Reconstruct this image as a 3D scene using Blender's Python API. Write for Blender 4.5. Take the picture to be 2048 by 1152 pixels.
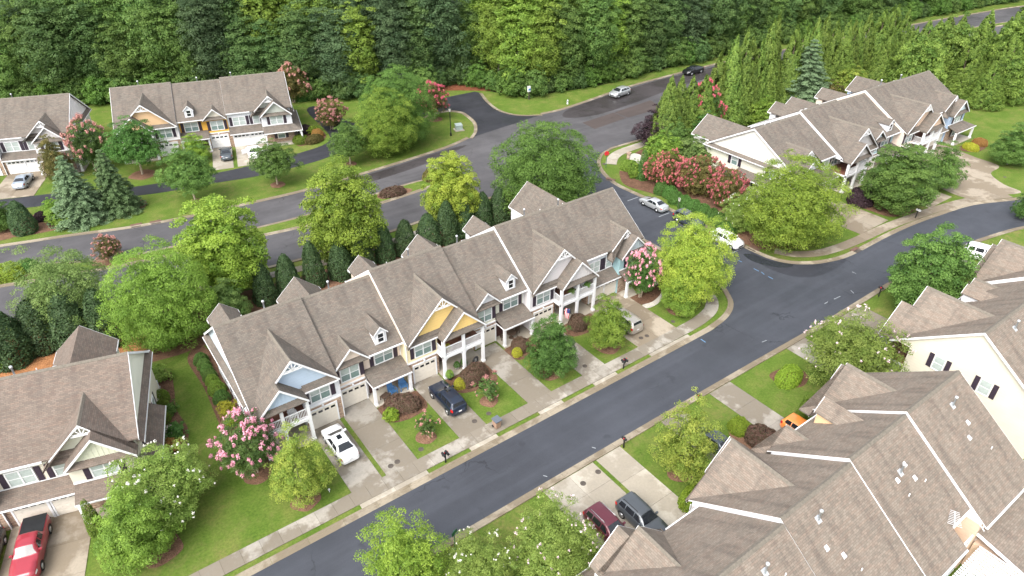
import bpy, math, random
import numpy as np
from mathutils import Vector, Matrix

R = math.radians
random.seed(7)
scene = bpy.context.scene
for o in list(bpy.data.objects):
    bpy.data.objects.remove(o)
COL = scene.collection

# ------------------------------------------------------------------ camera
cam_d = bpy.data.cameras.new('camera')
cam_d.sensor_width = 36.0
cam_d.lens = 23.994
cam_d.clip_start = 0.5
cam_d.clip_end = 3000
cam = bpy.data.objects.new('camera', cam_d)
COL.objects.link(cam)
cam.location = (0, 0, 46)
cam.rotation_euler = (R(90 - 33.255), 0, R(54.02 - 90))
scene.camera = cam

# ------------------------------------------------------------------ sky, sun, exposure
SUN_EL, SUN_AZ = 50.0, 203.0       # azimuth of the sun measured from +X, anticlockwise
world = bpy.data.worlds.new('World')
scene.world = world
world.use_nodes = True
wn = world.node_tree
wn.nodes.clear()
w_out = wn.nodes.new('ShaderNodeOutputWorld')
w_bg = wn.nodes.new('ShaderNodeBackground')
w_sky = wn.nodes.new('ShaderNodeTexSky')
w_sky.sky_type = 'NISHITA'
w_sky.sun_disc = False
w_sky.sun_elevation = R(SUN_EL)
w_sky.sun_rotation = R(90 - SUN_AZ)
w_sky.air_density = 1.0
w_sky.dust_density = 4.0
w_sky.ozone_density = 1.0
w_hsv = wn.nodes.new('ShaderNodeHueSaturation')
w_hsv.inputs['Saturation'].default_value = 0.30      # thin overcast: a whitish sky
wn.links.new(w_sky.outputs[0], w_hsv.inputs['Color'])
wn.links.new(w_hsv.outputs[0], w_bg.inputs['Color'])
w_bg.inputs['Strength'].default_value = 0.15
wn.links.new(w_bg.outputs[0], w_out.inputs['Surface'])
sun_d = bpy.data.lights.new('sun', 'SUN')
sun_d.energy = 0.9
sun_d.angle = R(40)
sun_d.color = (1.0, 0.96, 0.90)
sun = bpy.data.objects.new('sun', sun_d)
COL.objects.link(sun)
sd = Vector((math.cos(R(SUN_EL)) * math.cos(R(SUN_AZ)), math.cos(R(SUN_EL)) * math.sin(R(SUN_AZ)), math.sin(R(SUN_EL))))
sun.rotation_euler = sd.to_track_quat('Z', 'Y').to_euler()
sun.location = (0, -30, 90)
vs = scene.view_settings
vs.view_transform = 'Standard'
vs.look = 'None'
vs.gamma = 1.0
vs.use_curve_mapping = False
vs.exposure = 1.48

# ------------------------------------------------------------------ materials
MATS = {}

def new_mat(name):
    m = bpy.data.materials.new(name)
    m.use_nodes = True
    nt = m.node_tree
    nt.nodes.clear()
    out = nt.nodes.new('ShaderNodeOutputMaterial')
    b = nt.nodes.new('ShaderNodeBsdfPrincipled')
    nt.links.new(b.outputs[0], out.inputs['Surface'])
    MATS[name] = m
    return m, nt, b, out

def N(nt, t, **kw):
    n = nt.nodes.new(t)
    for k, v in kw.items():
        if k in n.inputs:
            n.inputs[k].default_value = v
        else:
            setattr(n, k, v)
    return n

def rgb(c):
    return (c[0], c[1], c[2], 1.0)

def noise(nt, co, scale, detail=4.0, rough=0.55):
    n = N(nt, 'ShaderNodeTexNoise')
    n.inputs['Scale'].default_value = scale
    n.inputs['Detail'].default_value = detail
    n.inputs['Roughness'].default_value = rough
    nt.links.new(co, n.inputs['Vector'])
    return n.outputs['Fac']

def ramp(nt, fac, stops):
    r = N(nt, 'ShaderNodeValToRGB')
    e = r.color_ramp.elements
    while len(e) < len(stops):
        e.new(0.5)
    for i, (p, c) in enumerate(stops):
        e[i].position = p
        e[i].color = rgb(c) if len(c) == 3 else c
    nt.links.new(fac, r.inputs['Fac'])
    return r.outputs['Color']

def mix(nt, fac, a, b, mode='MIX'):
    m = N(nt, 'ShaderNodeMix', data_type='RGBA', blend_type=mode)
    for sock, v in ((m.inputs[0], fac), (m.inputs[6], a), (m.inputs[7], b)):
        if hasattr(v, 'default_value'):
            nt.links.new(v, sock)
        elif isinstance(v, (int, float)):
            sock.default_value = v
        else:
            sock.default_value = rgb(v)
    return m.outputs[2]

def bump(nt, b, h, strength, dist):
    n = N(nt, 'ShaderNodeBump')
    n.inputs['Strength'].default_value = strength
    n.inputs['Distance'].default_value = dist
    nt.links.new(h, n.inputs['Height'])
    nt.links.new(n.outputs[0], b.inputs['Normal'])

def pos(nt):
    return N(nt, 'ShaderNodeNewGeometry').outputs['Position']

def objco(nt):
    return N(nt, 'ShaderNodeTexCoord').outputs['Object']

def uvco(nt):
    return N(nt, 'ShaderNodeTexCoord').outputs['UV']

def scaled(nt, co, s):
    m = N(nt, 'ShaderNodeMapping')
    m.inputs['Scale'].default_value = s
    nt.links.new(co, m.inputs['Vector'])
    return m.outputs[0]

def m_plain(name, c, rough=0.6, var=0.10, scale=3.0, metallic=0.0, spec=0.4):
    m, nt, b, _ = new_mat(name)
    f = noise(nt, objco(nt), scale)
    lo = tuple(v * (1 - var) for v in c)
    hi = tuple(min(1, v * (1 + var)) for v in c)
    nt.links.new(ramp(nt, f, [(0.3, lo), (0.7, hi)]), b.inputs['Base Color'])
    b.inputs['Roughness'].default_value = rough
    b.inputs['Metallic'].default_value = metallic
    b.inputs['Specular IOR Level'].default_value = spec
    return m

def m_lawn():
    m, nt, b, _ = new_mat('lawn')
    p = pos(nt)
    base = ramp(nt, noise(nt, p, 0.35, 5, 0.65), [(0.28, (0.068, 0.126, 0.017)), (0.5, (0.098, 0.154, 0.026)), (0.74, (0.158, 0.182, 0.046))])
    fine = ramp(nt, noise(nt, p, 5.0, 6, 0.75), [(0.3, (0.60, 0.62, 0.60)), (0.7, (1.36, 1.30, 1.30))])
    c = mix(nt, 1.0, base, fine, 'MULTIPLY')
    worn = ramp(nt, noise(nt, p, 0.16, 6, 0.7), [(0.49, (0, 0, 0)), (0.66, (1, 1, 1))])
    worn2 = ramp(nt, noise(nt, p, 1.6, 4, 0.7), [(0.40, (0, 0, 0)), (0.68, (1, 1, 1))])
    wm = mix(nt, 1.0, worn, worn2, 'MULTIPLY')
    wf = N(nt, 'ShaderNodeMath', operation='MULTIPLY')
    nt.links.new(wm, wf.inputs[0])
    wf.inputs[1].default_value = 0.75
    c = mix(nt, wf.outputs[0], c, (0.215, 0.165, 0.075))
    nt.links.new(c, b.inputs['Base Color'])
    b.inputs['Roughness'].default_value = 0.9
    b.inputs['Specular IOR Level'].default_value = 0.1
    bump(nt, b, noise(nt, p, 28.0, 3, 0.7), 0.6, 0.06)

def m_asphalt(name, c, wet=0.0, patch=0.10):
    m, nt, b, _ = new_mat(name)
    p = pos(nt)
    big = ramp(nt, noise(nt, p, 0.10, 5, 0.65), [(0.3, (1 - patch,) * 3), (0.7, (1 + patch,) * 3)])
    fine = ramp(nt, noise(nt, p, 14.0, 3, 0.8), [(0.25, (0.82,) * 3), (0.75, (1.16,) * 3)])
    col = mix(nt, 1.0, mix(nt, 1.0, c, big, 'MULTIPLY'), fine, 'MULTIPLY')
    wear = ramp(nt, noise(nt, scaled(nt, p, (0.05, 0.75, 1.0)), 1.0, 5, 0.6), [(0.45, (0, 0, 0)), (0.78, (0.38,) * 3)])
    col = mix(nt, wear, col, tuple(v_ * 1.75 for v_ in c))
    spot = ramp(nt, noise(nt, p, 0.55, 3, 0.5), [(0.66, (0, 0, 0)), (0.72, (0.45,) * 3)])
    col = mix(nt, spot, col, tuple(v_ * 0.55 for v_ in c))
    # hairline cracks sealed dark
    v = N(nt, 'ShaderNodeTexVoronoi', feature='DISTANCE_TO_EDGE')
    v.inputs['Scale'].default_value = 0.10
    wob = N(nt, 'ShaderNodeVectorMath', operation='ADD')
    nn = N(nt, 'ShaderNodeTexNoise')
    nn.inputs['Scale'].default_value = 0.45
    nn.inputs['Detail'].default_value = 5
    nt.links.new(p, nn.inputs['Vector'])
    sc = N(nt, 'ShaderNodeVectorMath', operation='SCALE')
    sc.inputs['Scale'].default_value = 3.5
    nt.links.new(nn.outputs['Color'], sc.inputs[0])
    nt.links.new(p, wob.inputs[0])
    nt.links.new(sc.outputs[0], wob.inputs[1])
    nt.links.new(wob.outputs[0], v.inputs['Vector'])
    cr = ramp(nt, v.outputs['Distance'], [(0.0, (1, 1, 1)), (0.008, (0, 0, 0))])
    brk = ramp(nt, noise(nt, p, 0.08, 2), [(0.52, (0, 0, 0)), (0.58, (0.75, 0.75, 0.75))])
    crf = mix(nt, 1.0, cr, brk, 'MULTIPLY')
    col = mix(nt, crf, col, tuple(v_ * 0.35 for v_ in c))
    nt.links.new(col, b.inputs['Base Color'])
    rr = ramp(nt, noise(nt, p, 0.13, 4, 0.6), [(0.42, (0.80 - wet * 0.35,) * 3), (0.60, (0.85,) * 3)])
    nt.links.new(rr, b.inputs['Roughness'])
    b.inputs['Specular IOR Level'].default_value = 0.35
    bump(nt, b, noise(nt, p, 40.0, 2), 0.35, 0.02)

def m_concrete(name, c, stain=0.5, rnd=0.18):
    m, nt, b, _ = new_mat(name)
    p = pos(nt)
    oi = N(nt, 'ShaderNodeObjectInfo')
    tone = ramp(nt, oi.outputs['Random'], [(0.0, (1 - rnd,) * 3), (1.0, (1 + rnd * 0.6,) * 3)])
    fine = ramp(nt, noise(nt, p, 5.0, 5, 0.7), [(0.3, (0.90,) * 3), (0.7, (1.08,) * 3)])
    col = mix(nt, 1.0, mix(nt, 1.0, c, tone, 'MULTIPLY'), fine, 'MULTIPLY')
    st = ramp(nt, noise(nt, p, 0.24, 6, 0.62), [(0.44, (0, 0, 0)), (0.51, (stain,) * 3)])
    col = mix(nt, st, col, tuple(v * f for v, f in zip(c, (0.42, 0.37, 0.30))))
    gr = ramp(nt, noise(nt, p, 1.1, 6, 0.75), [(0.52, (0, 0, 0)), (0.72, (0.5,) * 3)])
    col = mix(nt, gr, col, tuple(v * 0.62 for v in c))
    nt.links.new(col, b.inputs['Base Color'])
    b.inputs['Roughness'].default_value = 0.85
    b.inputs['Specular IOR Level'].default_value = 0.25
    bump(nt, b, noise(nt, p, 25.0, 3), 0.25, 0.01)

def m_mulch(name, a, bb):
    m, nt, b, _ = new_mat(name)
    p = pos(nt)
    v = N(nt, 'ShaderNodeTexVoronoi')
    v.inputs['Scale'].default_value = 9.0
    nt.links.new(p, v.inputs['Vector'])
    c = ramp(nt, v.outputs['Distance'], [(0.05, bb), (0.55, a)])
    big = ramp(nt, noise(nt, p, 0.8, 5, 0.7), [(0.3, (0.70,) * 3), (0.7, (1.25,) * 3)])
    nt.links.new(mix(nt, 1.0, c, big, 'MULTIPLY'), b.inputs['Base Color'])
    b.inputs['Roughness'].default_value = 0.95
    b.inputs['Specular IOR Level'].default_value = 0.1
    bump(nt, b, v.outputs['Distance'], 0.8, 0.06)

def m_shingle(name='shingle', kk=(1.0, 1.0, 1.0), streaks=0.80):
    m, nt, b, _ = new_mat(name)
    rgb = lambda c: (c[0] * kk[0], c[1] * kk[1], c[2] * kk[2], 1.0)
    uv = uvco(nt)
    br = N(nt, 'ShaderNodeTexBrick', offset=0.37, squash=1.0)
    for k, v in (('Scale', 1.0), ('Mortar Size', 0.012), ('Mortar Smooth', 0.3), ('Bias', 0.0), ('Brick Width', 0.32), ('Row Height', 0.145)):
        br.inputs[k].default_value = v
    br.inputs['Color1'].default_value = rgb((0.126, 0.111, 0.095))
    br.inputs['Color2'].default_value = rgb((0.172, 0.150, 0.127))
    br.inputs['Mortar'].default_value = rgb((0.100, 0.088, 0.075))
    nt.links.new(uv, br.inputs['Vector'])
    tint = N(nt, 'ShaderNodeTexBrick', offset=0.37, squash=1.0)
    for k, v in (('Scale', 1.0), ('Mortar Size', 0.0), ('Bias', -0.35), ('Brick Width', 0.64), ('Row Height', 0.145)):
        tint.inputs[k].default_value = v
    tint.inputs['Color1'].default_value = (1.0, 1.0, 1.0, 1.0)
    tint.inputs['Color2'].default_value = (1.07, 0.97, 0.94, 1.0)
    nt.links.new(uv, tint.inputs['Vector'])
    p = pos(nt)
    blot = ramp(nt, noise(nt, p, 0.35, 5, 0.65), [(0.3, (0.92,) * 3), (0.7, (1.07,) * 3)])
    streak = ramp(nt, noise(nt, scaled(nt, uv, (0.9, 0.10, 1.0)), 1.3, 4, 0.6), [(0.32, (streaks, streaks, streaks * 1.02)), (0.52, (1.0,) * 3)])
    c = mix(nt, 1.0, br.outputs['Color'], tint.outputs['Color'], 'MULTIPLY')
    c = mix(nt, 1.0, mix(nt, 1.0, c, blot, 'MULTIPLY'), streak, 'MULTIPLY')
    nt.links.new(c, b.inputs['Base Color'])
    b.inputs['Roughness'].default_value = 0.92
    b.inputs['Specular IOR Level'].default_value = 0.2
    bump(nt, b, br.outputs['Fac'], -0.5, 0.02)

def m_siding(name, c, course=0.15, vertical=False):
    m, nt, b, _ = new_mat(name)
    uv = uvco(nt)
    w = N(nt, 'ShaderNodeTexWave', wave_type='BANDS', bands_direction='X' if vertical else 'Y', wave_profile='SAW')
    w.inputs['Scale'].default_value = 0.314 / course / 2.0 * 1.0
    nt.links.new(uv, w.inputs['Vector'])
    big = ramp(nt, noise(nt, pos(nt), 0.7, 4), [(0.3, (0.94,) * 3), (0.7, (1.04,) * 3)])
    col = mix(nt, 1.0, c, big, 'MULTIPLY')
    line = ramp(nt, w.outputs['Fac'], [(0.0, (0.86,) * 3), (0.12, (1.0,) * 3)])
    nt.links.new(mix(nt, 1.0, col, line, 'MULTIPLY'), b.inputs['Base Color'])
    b.inputs['Roughness'].default_value = 0.55
    b.inputs['Specular IOR Level'].default_value = 0.3
    bump(nt, b, w.outputs['Fac'], 0.4, 0.02)

def m_stone():
    m, nt, b, _ = new_mat('stone_veneer')
    uv = uvco(nt)
    br = N(nt, 'ShaderNodeTexBrick', offset=0.43, squash=0.7, squash_frequency=3)
    for k, v in (('Scale', 1.0), ('Mortar Size', 0.012), ('Mortar Smooth', 0.2), ('Bias', 0.0), ('Brick Width', 0.34), ('Row Height', 0.13)):
        br.inputs[k].default_value = v
    br.inputs['Color1'].default_value = rgb((0.20, 0.12, 0.085))
    br.inputs['Color2'].default_value = rgb((0.46, 0.36, 0.27))
    br.inputs['Mortar'].default_value = rgb((0.36, 0.31, 0.26))
    nt.links.new(uv, br.inputs['Vector'])
    t = ramp(nt, noise(nt, scaled(nt, uv, (3.0, 7.0, 1.0)), 1.0, 3), [(0.3, (0.75, 0.72, 0.70)), (0.7, (1.2, 1.12, 1.05))])
    nt.links.new(mix(nt, 1.0, br.outputs['Color'], t, 'MULTIPLY'), b.inputs['Base Color'])
    b.inputs['Roughness'].default_value = 0.9
    bump(nt, b, br.outputs['Fac'], -0.7, 0.03)

def m_leaf(name, a, bb, trans=0.30, rough=0.55):
    """leaf colour varies from leaf to leaf (attribute v) and a little from tree to tree"""
    m, nt, b, out = new_mat(name)
    at = N(nt, 'ShaderNodeAttribute', attribute_name='v')
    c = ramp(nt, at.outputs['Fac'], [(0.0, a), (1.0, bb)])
    oi = N(nt, 'ShaderNodeObjectInfo')
    hs = N(nt, 'ShaderNodeHueSaturation')
    mr = N(nt, 'ShaderNodeMapRange')
    mr.inputs['To Min'].default_value = 0.490
    mr.inputs['To Max'].default_value = 0.504
    nt.links.new(oi.outputs['Random'], mr.inputs['Value'])
    hs.inputs['Saturation'].default_value = 0.93
    nt.links.new(mr.outputs[0], hs.inputs['Hue'])
    mv = N(nt, 'ShaderNodeMapRange')
    mv.inputs['To Min'].default_value = 0.86
    mv.inputs['To Max'].default_value = 1.14
    nt.links.new(oi.outputs['Random'], mv.inputs['Value'])
    nt.links.new(mv.outputs[0], hs.inputs['Value'])
    nt.links.new(c, hs.inputs['Color'])
    nt.links.new(hs.outputs[0], b.inputs['Base Color'])
    b.inputs['Roughness'].default_value = rough
    b.inputs['Specular IOR Level'].default_value = 0.25
    tr = N(nt, 'ShaderNodeBsdfTranslucent')
    nt.links.new(hs.outputs[0], tr.inputs['Color'])
    ms = N(nt, 'ShaderNodeMixShader')
    ms.inputs[0].default_value = trans
    nt.links.new(b.outputs[0], ms.inputs[1])
    nt.links.new(tr.outputs[0], ms.inputs[2])
    nt.links.new(ms.outputs[0], out.inputs['Surface'])
    return m

def m_paint(name, c, metallic=0.0, rough=0.28):
    m, nt, b, _ = new_mat(name)
    f = noise(nt, objco(nt), 2.0)
    nt.links.new(ramp(nt, f, [(0.3, tuple(v * 0.95 for v in c)), (0.7, tuple(min(1, v * 1.05) for v in c))]), b.inputs['Base Color'])
    b.inputs['Roughness'].default_value = rough
    b.inputs['Metallic'].default_value = metallic
    b.inputs['Coat Weight'].default_value = 0.7
    b.inputs['Coat Roughness'].default_value = 0.08
    return m

def m_glass(name, c, rough=0.06, spec=0.6):
    m, nt, b, _ = new_mat(name)
    f = noise(nt, objco(nt), 1.5)
    nt.links.new(ramp(nt, f, [(0.3, tuple(v * 0.8 for v in c)), (0.7, tuple(v * 1.25 for v in c))]), b.inputs['Base Color'])
    b.inputs['Roughness'].default_value = rough
    b.inputs['Specular IOR Level'].default_value = spec
    return m

m_lawn()
m_asphalt('asphalt_new', (0.046, 0.050, 0.061), 0.7, 0.20)
m_asphalt('asphalt_old', (0.074, 0.071, 0.075), 0.9, 0.32)
m_asphalt('asphalt_black', (0.026, 0.027, 0.033), 0.9, 0.25)
m_asphalt('asphalt_patch', (0.066, 0.052, 0.048), 0.3, 0.12)
m_asphalt('asphalt_wet_brown', (0.040, 0.035, 0.036), 1.3, 0.3)
m_asphalt('asphalt_wet', (0.030, 0.032, 0.040), 1.4, 0.2)
m_plain('water_film', (0.030, 0.033, 0.040), 0.04, 0.1, 2.0, 0.0, 0.6)
m_concrete('concrete', (0.325, 0.300, 0.260), 0.70)
m_concrete('concrete_tan', (0.32, 0.275, 0.215), 0.60)
m_concrete('concrete_pale', (0.40, 0.365, 0.305), 0.40)
m_concrete('kerb_concrete', (0.285, 0.245, 0.185), 0.6, 0.10)
m_plain('joint', (0.10, 0.085, 0.065), 0.95)
m_mulch('mulch', (0.150, 0.085, 0.055), (0.060, 0.034, 0.024))
m_mulch('pine_straw', (0.36, 0.17, 0.075), (0.20, 0.085, 0.04))
m_mulch('bark', (0.20, 0.115, 0.075), (0.10, 0.055, 0.038))
m_mulch('red_clay', (0.20, 0.075, 0.04), (0.12, 0.05, 0.03))
m_mulch('forest_soil', (0.045, 0.055, 0.022), (0.026, 0.032, 0.014))
m_mulch('river_stone', (0.50, 0.47, 0.42), (0.28, 0.26, 0.23))
m_shingle()
m_shingle('shingle_warm', (1.36, 1.31, 1.27), 0.74)
m_shingle('shingle_rose', (1.14, 1.06, 1.04), 0.85)
m_stone()
SID = {'white': (0.66, 0.67, 0.70), 'offwhite': (0.68, 0.66, 0.61), 'blue': (0.46, 0.56, 0.68), 'peach': (0.66, 0.49, 0.37), 'peach_pale': (0.76, 0.63, 0.53),
       'cream': (0.80, 0.70, 0.46), 'yellow': (0.82, 0.58, 0.22), 'gold': (0.74, 0.43, 0.08), 'ivory': (0.70, 0.69, 0.58), 'lilac': (0.72, 0.69, 0.70), 'greige': (0.60, 0.57, 0.57),
       'teal': (0.33, 0.50, 0.53), 'sky': (0.60, 0.70, 0.76), 'sage': (0.47, 0.49, 0.44), 'tan': (0.68, 0.46, 0.27), 'sand': (0.62, 0.62, 0.50), 'butter': (0.67, 0.62, 0.52),
       'mint': (0.56, 0.58, 0.52), 'denim': (0.36, 0.46, 0.60)}
for k, v in SID.items():
    m_siding('siding_' + k, v)
m_plain('trim_white', (0.72, 0.72, 0.73), 0.45, 0.04)
m_plain('post_white', (0.74, 0.74, 0.75), 0.45, 0.03)
m_plain('shutter_dark', (0.040, 0.028, 0.042), 0.5, 0.15)
m_plain('door_dark', (0.075, 0.035, 0.035), 0.5, 0.15)
m_plain('garage_beige', (0.66, 0.61, 0.53), 0.5, 0.04)
m_plain('garage_white', (0.78, 0.78, 0.77), 0.5, 0.03)
m_plain('deck_brown', (0.17, 0.075, 0.05), 0.6, 0.15)
m_plain('ridge_shingle', (0.150, 0.132, 0.108), 0.9, 0.2, 6.0)
m_plain('metal_vent', (0.62, 0.64, 0.66), 0.35, 0.05, 3.0, 0.6)
m_plain('plastic_white', (0.66, 0.66, 0.67), 0.4, 0.03)
m_plain('black_metal', (0.015, 0.016, 0.018), 0.45, 0.2)
m_plain('rubber', (0.018, 0.018, 0.02), 0.8, 0.2)
m_plain('rim', (0.48, 0.49, 0.50), 0.35, 0.1, 5.0, 0.8)
m_plain('chrome', (0.62, 0.63, 0.64), 0.2, 0.03, 5.0, 0.9)
m_plain('bark_brown', (0.135, 0.10, 0.075), 0.9, 0.3, 4.0)
m_plain('bark_grey', (0.22, 0.195, 0.165), 0.9, 0.3, 4.0)
m_plain('bark_pale', (0.36, 0.29, 0.22), 0.85, 0.3, 4.0)
m_plain('paint_mark_white', (0.26, 0.28, 0.30), 0.8, 0.25, 9.0)
m_plain('paint_mark_blue', (0.12, 0.24, 0.40), 0.8, 0.25, 9.0)
m_plain('sign_red', (0.55, 0.03, 0.04), 0.4)
m_plain('drain_rust', (0.13, 0.075, 0.055), 0.8, 0.2)
m_plain('iron', (0.075, 0.062, 0.052), 0.7, 0.25)
m_plain('bin_grey', (0.10, 0.115, 0.14), 0.5)
m_plain('bin_tan', (0.34, 0.22, 0.16), 0.6)
m_plain('box_green', (0.30, 0.36, 0.34), 0.6)
m_plain('chair_blue', (0.07, 0.20, 0.42), 0.5)
m_plain('flag_red', (0.55, 0.05, 0.06), 0.7)
m_plain('flag_navy', (0.03, 0.05, 0.18), 0.7)
m_plain('pot_blue', (0.03, 0.12, 0.18), 0.3)
m_plain('wicker', (0.10, 0.065, 0.045), 0.7)
m_plain('lamp_glass', (0.55, 0.55, 0.50), 0.25)
m_plain('sign_green', (0.03, 0.13, 0.07), 0.5)
m_plain('tail_red', (0.50, 0.015, 0.015), 0.2)
m_plain('head_lamp', (0.72, 0.74, 0.76), 0.12)
m_plain('yellow_plastic', (0.75, 0.60, 0.05), 0.5)
m_glass('window_glass', (0.17, 0.235, 0.225), 0.08, 0.6)
m_glass('window_blind', (0.40, 0.45, 0.43), 0.12, 0.5)
m_glass('glass_dark', (0.02, 0.022, 0.026), 0.05, 0.7)
m_glass('car_glass', (0.016, 0.019, 0.023), 0.05, 0.75)
for nm, c, me in (('car_white', (0.80, 0.80, 0.81), 0.0), ('car_navy', (0.012, 0.020, 0.040), 0.25), ('car_red', (0.30, 0.025, 0.04), 0.1), ('car_black', (0.012, 0.013, 0.015), 0.1),
                  ('car_silver', (0.55, 0.57, 0.58), 0.55), ('car_tan', (0.46, 0.43, 0.38), 0.5), ('car_orange', (0.80, 0.25, 0.05), 0.1), ('car_maroon', (0.12, 0.022, 0.035), 0.25),
                  ('car_grey', (0.085, 0.095, 0.105), 0.4), ('car_slate', (0.06, 0.075, 0.09), 0.3), ('car_bluesilver', (0.40, 0.46, 0.54), 0.5)):
    m_paint(nm, c, me)

# ------------------------------------------------------------------ mesh helpers
class MB:
    def __init__(s, mx=None):
        s.v = []; s.f = []; s.mx = mx
    def add(s, pts, faces):
        n = len(s.v)
        s.v += [tuple(p) for p in pts]
        s.f += [tuple(i + n for i in f) for f in faces]
        return s
    def box(s, x0, x1, y0, y1, z0, z1):
        return s.add([(x0, y0, z0), (x1, y0, z0), (x1, y1, z0), (x0, y1, z0), (x0, y0, z1), (x1, y0, z1), (x1, y1, z1), (x0, y1, z1)],
                     [(3, 2, 1, 0), (4, 5, 6, 7), (0, 1, 5, 4), (1, 2, 6, 5), (2, 3, 7, 6), (3, 0, 4, 7)])
    def extrude(s, poly, z0, z1):
        n = len(poly)
        return s.add([(x, y, z0) for x, y in poly] + [(x, y, z1) for x, y in poly],
                     [tuple(range(n - 1, -1, -1)), tuple(range(n, 2 * n))] + [(i, (i + 1) % n, n + (i + 1) % n, n + i) for i in range(n)])
    def slab(s, top, t, d=(0, 0, -1)):
        """a polygon (any plane, ccw from outside) thickened along d"""
        n = len(top)
        bot = [tuple(p[k] + d[k] * t for k in range(3)) for p in top]
        return s.add(list(top) + bot, [tuple(range(n)), tuple(range(2 * n - 1, n - 1, -1))] + [(i, n + i, n + (i + 1) % n, (i + 1) % n) for i in range(n)])
    def bar(s, a, b, w, h=None):
        """rectangular bar from a to b"""
        h = w if h is None else h
        a = Vector(a); b = Vector(b); d = (b - a).normalized()
        up = Vector((0, 0, 1)) if abs(d.z) < 0.95 else Vector((0, 1, 0))
        x = d.cross(up).normalized() * (w / 2); y = x.cross(d).normalized() * (h / 2)
        P = [a - x - y, a + x - y, a + x + y, a - x + y, b - x - y, b + x - y, b + x + y, b - x + y]
        return s.add(P, [(3, 2, 1, 0), (4, 5, 6, 7), (0, 1, 5, 4), (1, 2, 6, 5), (2, 3, 7, 6), (3, 0, 4, 7)])
    def tube(s, pts, radii, n=8, cap=True):
        pts = [Vector(p) for p in pts]
        base = len(s.v)
        for i, p in enumerate(pts):
            d = (pts[min(i + 1, len(pts) - 1)] - pts[max(i - 1, 0)]).normalized()
            up = Vector((0, 0, 1)) if abs(d.z) < 0.9 else Vector((1, 0, 0))
            x = d.cross(up).normalized(); y = d.cross(x).normalized()
            for k in range(n):
                a = 2 * math.pi * k / n
                s.v.append(tuple(p + (x * math.cos(a) + y * math.sin(a)) * radii[i]))
        for i in range(len(pts) - 1):
            for k in range(n):
                a = base + i * n + k; b = base + i * n + (k + 1) % n
                s.f.append((a, a + n, b + n, b))
        if cap:
            s.f.append(tuple(base + k for k in range(n)))
            s.f.append(tuple(base + (len(pts) - 1) * n + k for k in range(n - 1, -1, -1)))
        return s
    def lathe(s, prof, n=16, c=(0, 0, 0)):
        base = len(s.v)
        for r, z in prof:
            for k in range(n):
                a = 2 * math.pi * k / n
                s.v.append((c[0] + r * math.cos(a), c[1] + r * math.sin(a), c[2] + z))
        for i in range(len(prof) - 1):
            for k in range(n):
                a = base + i * n + k; b = base + i * n + (k + 1) % n
                s.f.append((a, b, b + n, a + n))
        s.f.append(tuple(base + k for k in range(n - 1, -1, -1)))
        s.f.append(tuple(base + (len(prof) - 1) * n + k for k in range(n)))
        return s
    def mesh(s, name, mat, smooth=False):
        v, f = s.v, s.f
        if s.mx is not None:
            v = [(s.mx - x, y, z) for x, y, z in v]
            f = [tuple(reversed(q)) for q in f]
        me = bpy.data.meshes.new(name)
        me.from_pydata(v, [], f)
        me.update()
        uv = me.uv_layers.new(name='UVMap')
        co = me.vertices
        for p in me.polygons:
            nx, ny, nz = p.normal
            h = math.hypot(nx, ny)
            if h < 1e-4:
                e = Vector((1, 0, 0)); u = Vector((0, 1, 0))
            else:
                e = Vector((-ny / h, nx / h, 0)); u = Vector(p.normal).cross(e)
            for li in p.loop_indices:
                q = co[me.loops[li].vertex_index].co
                uv.data[li].uv = (q.dot(e), q.dot(u))
        if smooth:
            me.polygons.foreach_set('use_smooth', [True] * len(me.polygons))
        if mat:
            me.materials.append(MATS[mat])
        return me
    def build(s, name, mat, parent=None, smooth=False, loc=None, label=None, kind=None):
        return link(name, s.mesh(name, mat, smooth), parent, loc, label=label, kind=kind)

def link(name, me, parent=None, loc=None, rz=0.0, label=None, cat=None, group=None, kind=None):
    o = bpy.data.objects.new(name, me)
    COL.objects.link(o)
    if parent is not None:
        o.parent = parent
    if loc is not None:
        o.location = loc
    if rz:
        o.rotation_euler = (0, 0, rz)
    return tag(o, label, cat, group, kind)

def tag(o, label=None, cat=None, group=None, kind=None):
    if label: o['label'] = label
    if cat: o['category'] = cat
    if group: o['group'] = group
    if kind: o['kind'] = kind
    return o

def thing(name, label, cat, loc=(0, 0, 0), rz=0.0, group=None, scale=None):
    o = link(name, None, None, loc, rz, label, cat, group)
    o.empty_display_size = 0.3
    if scale is not None:
        o.scale = scale if hasattr(scale, '__len__') else (scale,) * 3
    return o

MESH = {}
def cached(key, fn):
    if key not in MESH:
        MESH[key] = fn()
    return MESH[key]

def copy_tree(src, loc, rz, label, scale=None, group=None, mats=None):
    """a copy of a thing with copies of its parts and sub-parts; mats maps a part name to another material"""
    r = src.copy(); COL.objects.link(r)
    r.location = loc; r.rotation_euler = (0, 0, rz)
    if scale is not None: r.scale = scale
    r['label'] = label
    if group: r['group'] = group
    elif 'group' in r: del r['group']
    for ch in src.children:
        c = ch.copy(); COL.objects.link(c); c.parent = r
        nm = ch.name.split('.')[0]
        if mats and nm in mats:
            c.material_slots[0].link = 'OBJECT'
            c.material_slots[0].material = MATS[mats[nm]]
        for g in ch.children:
            d = g.copy(); COL.objects.link(d); d.parent = c
    return r

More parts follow.
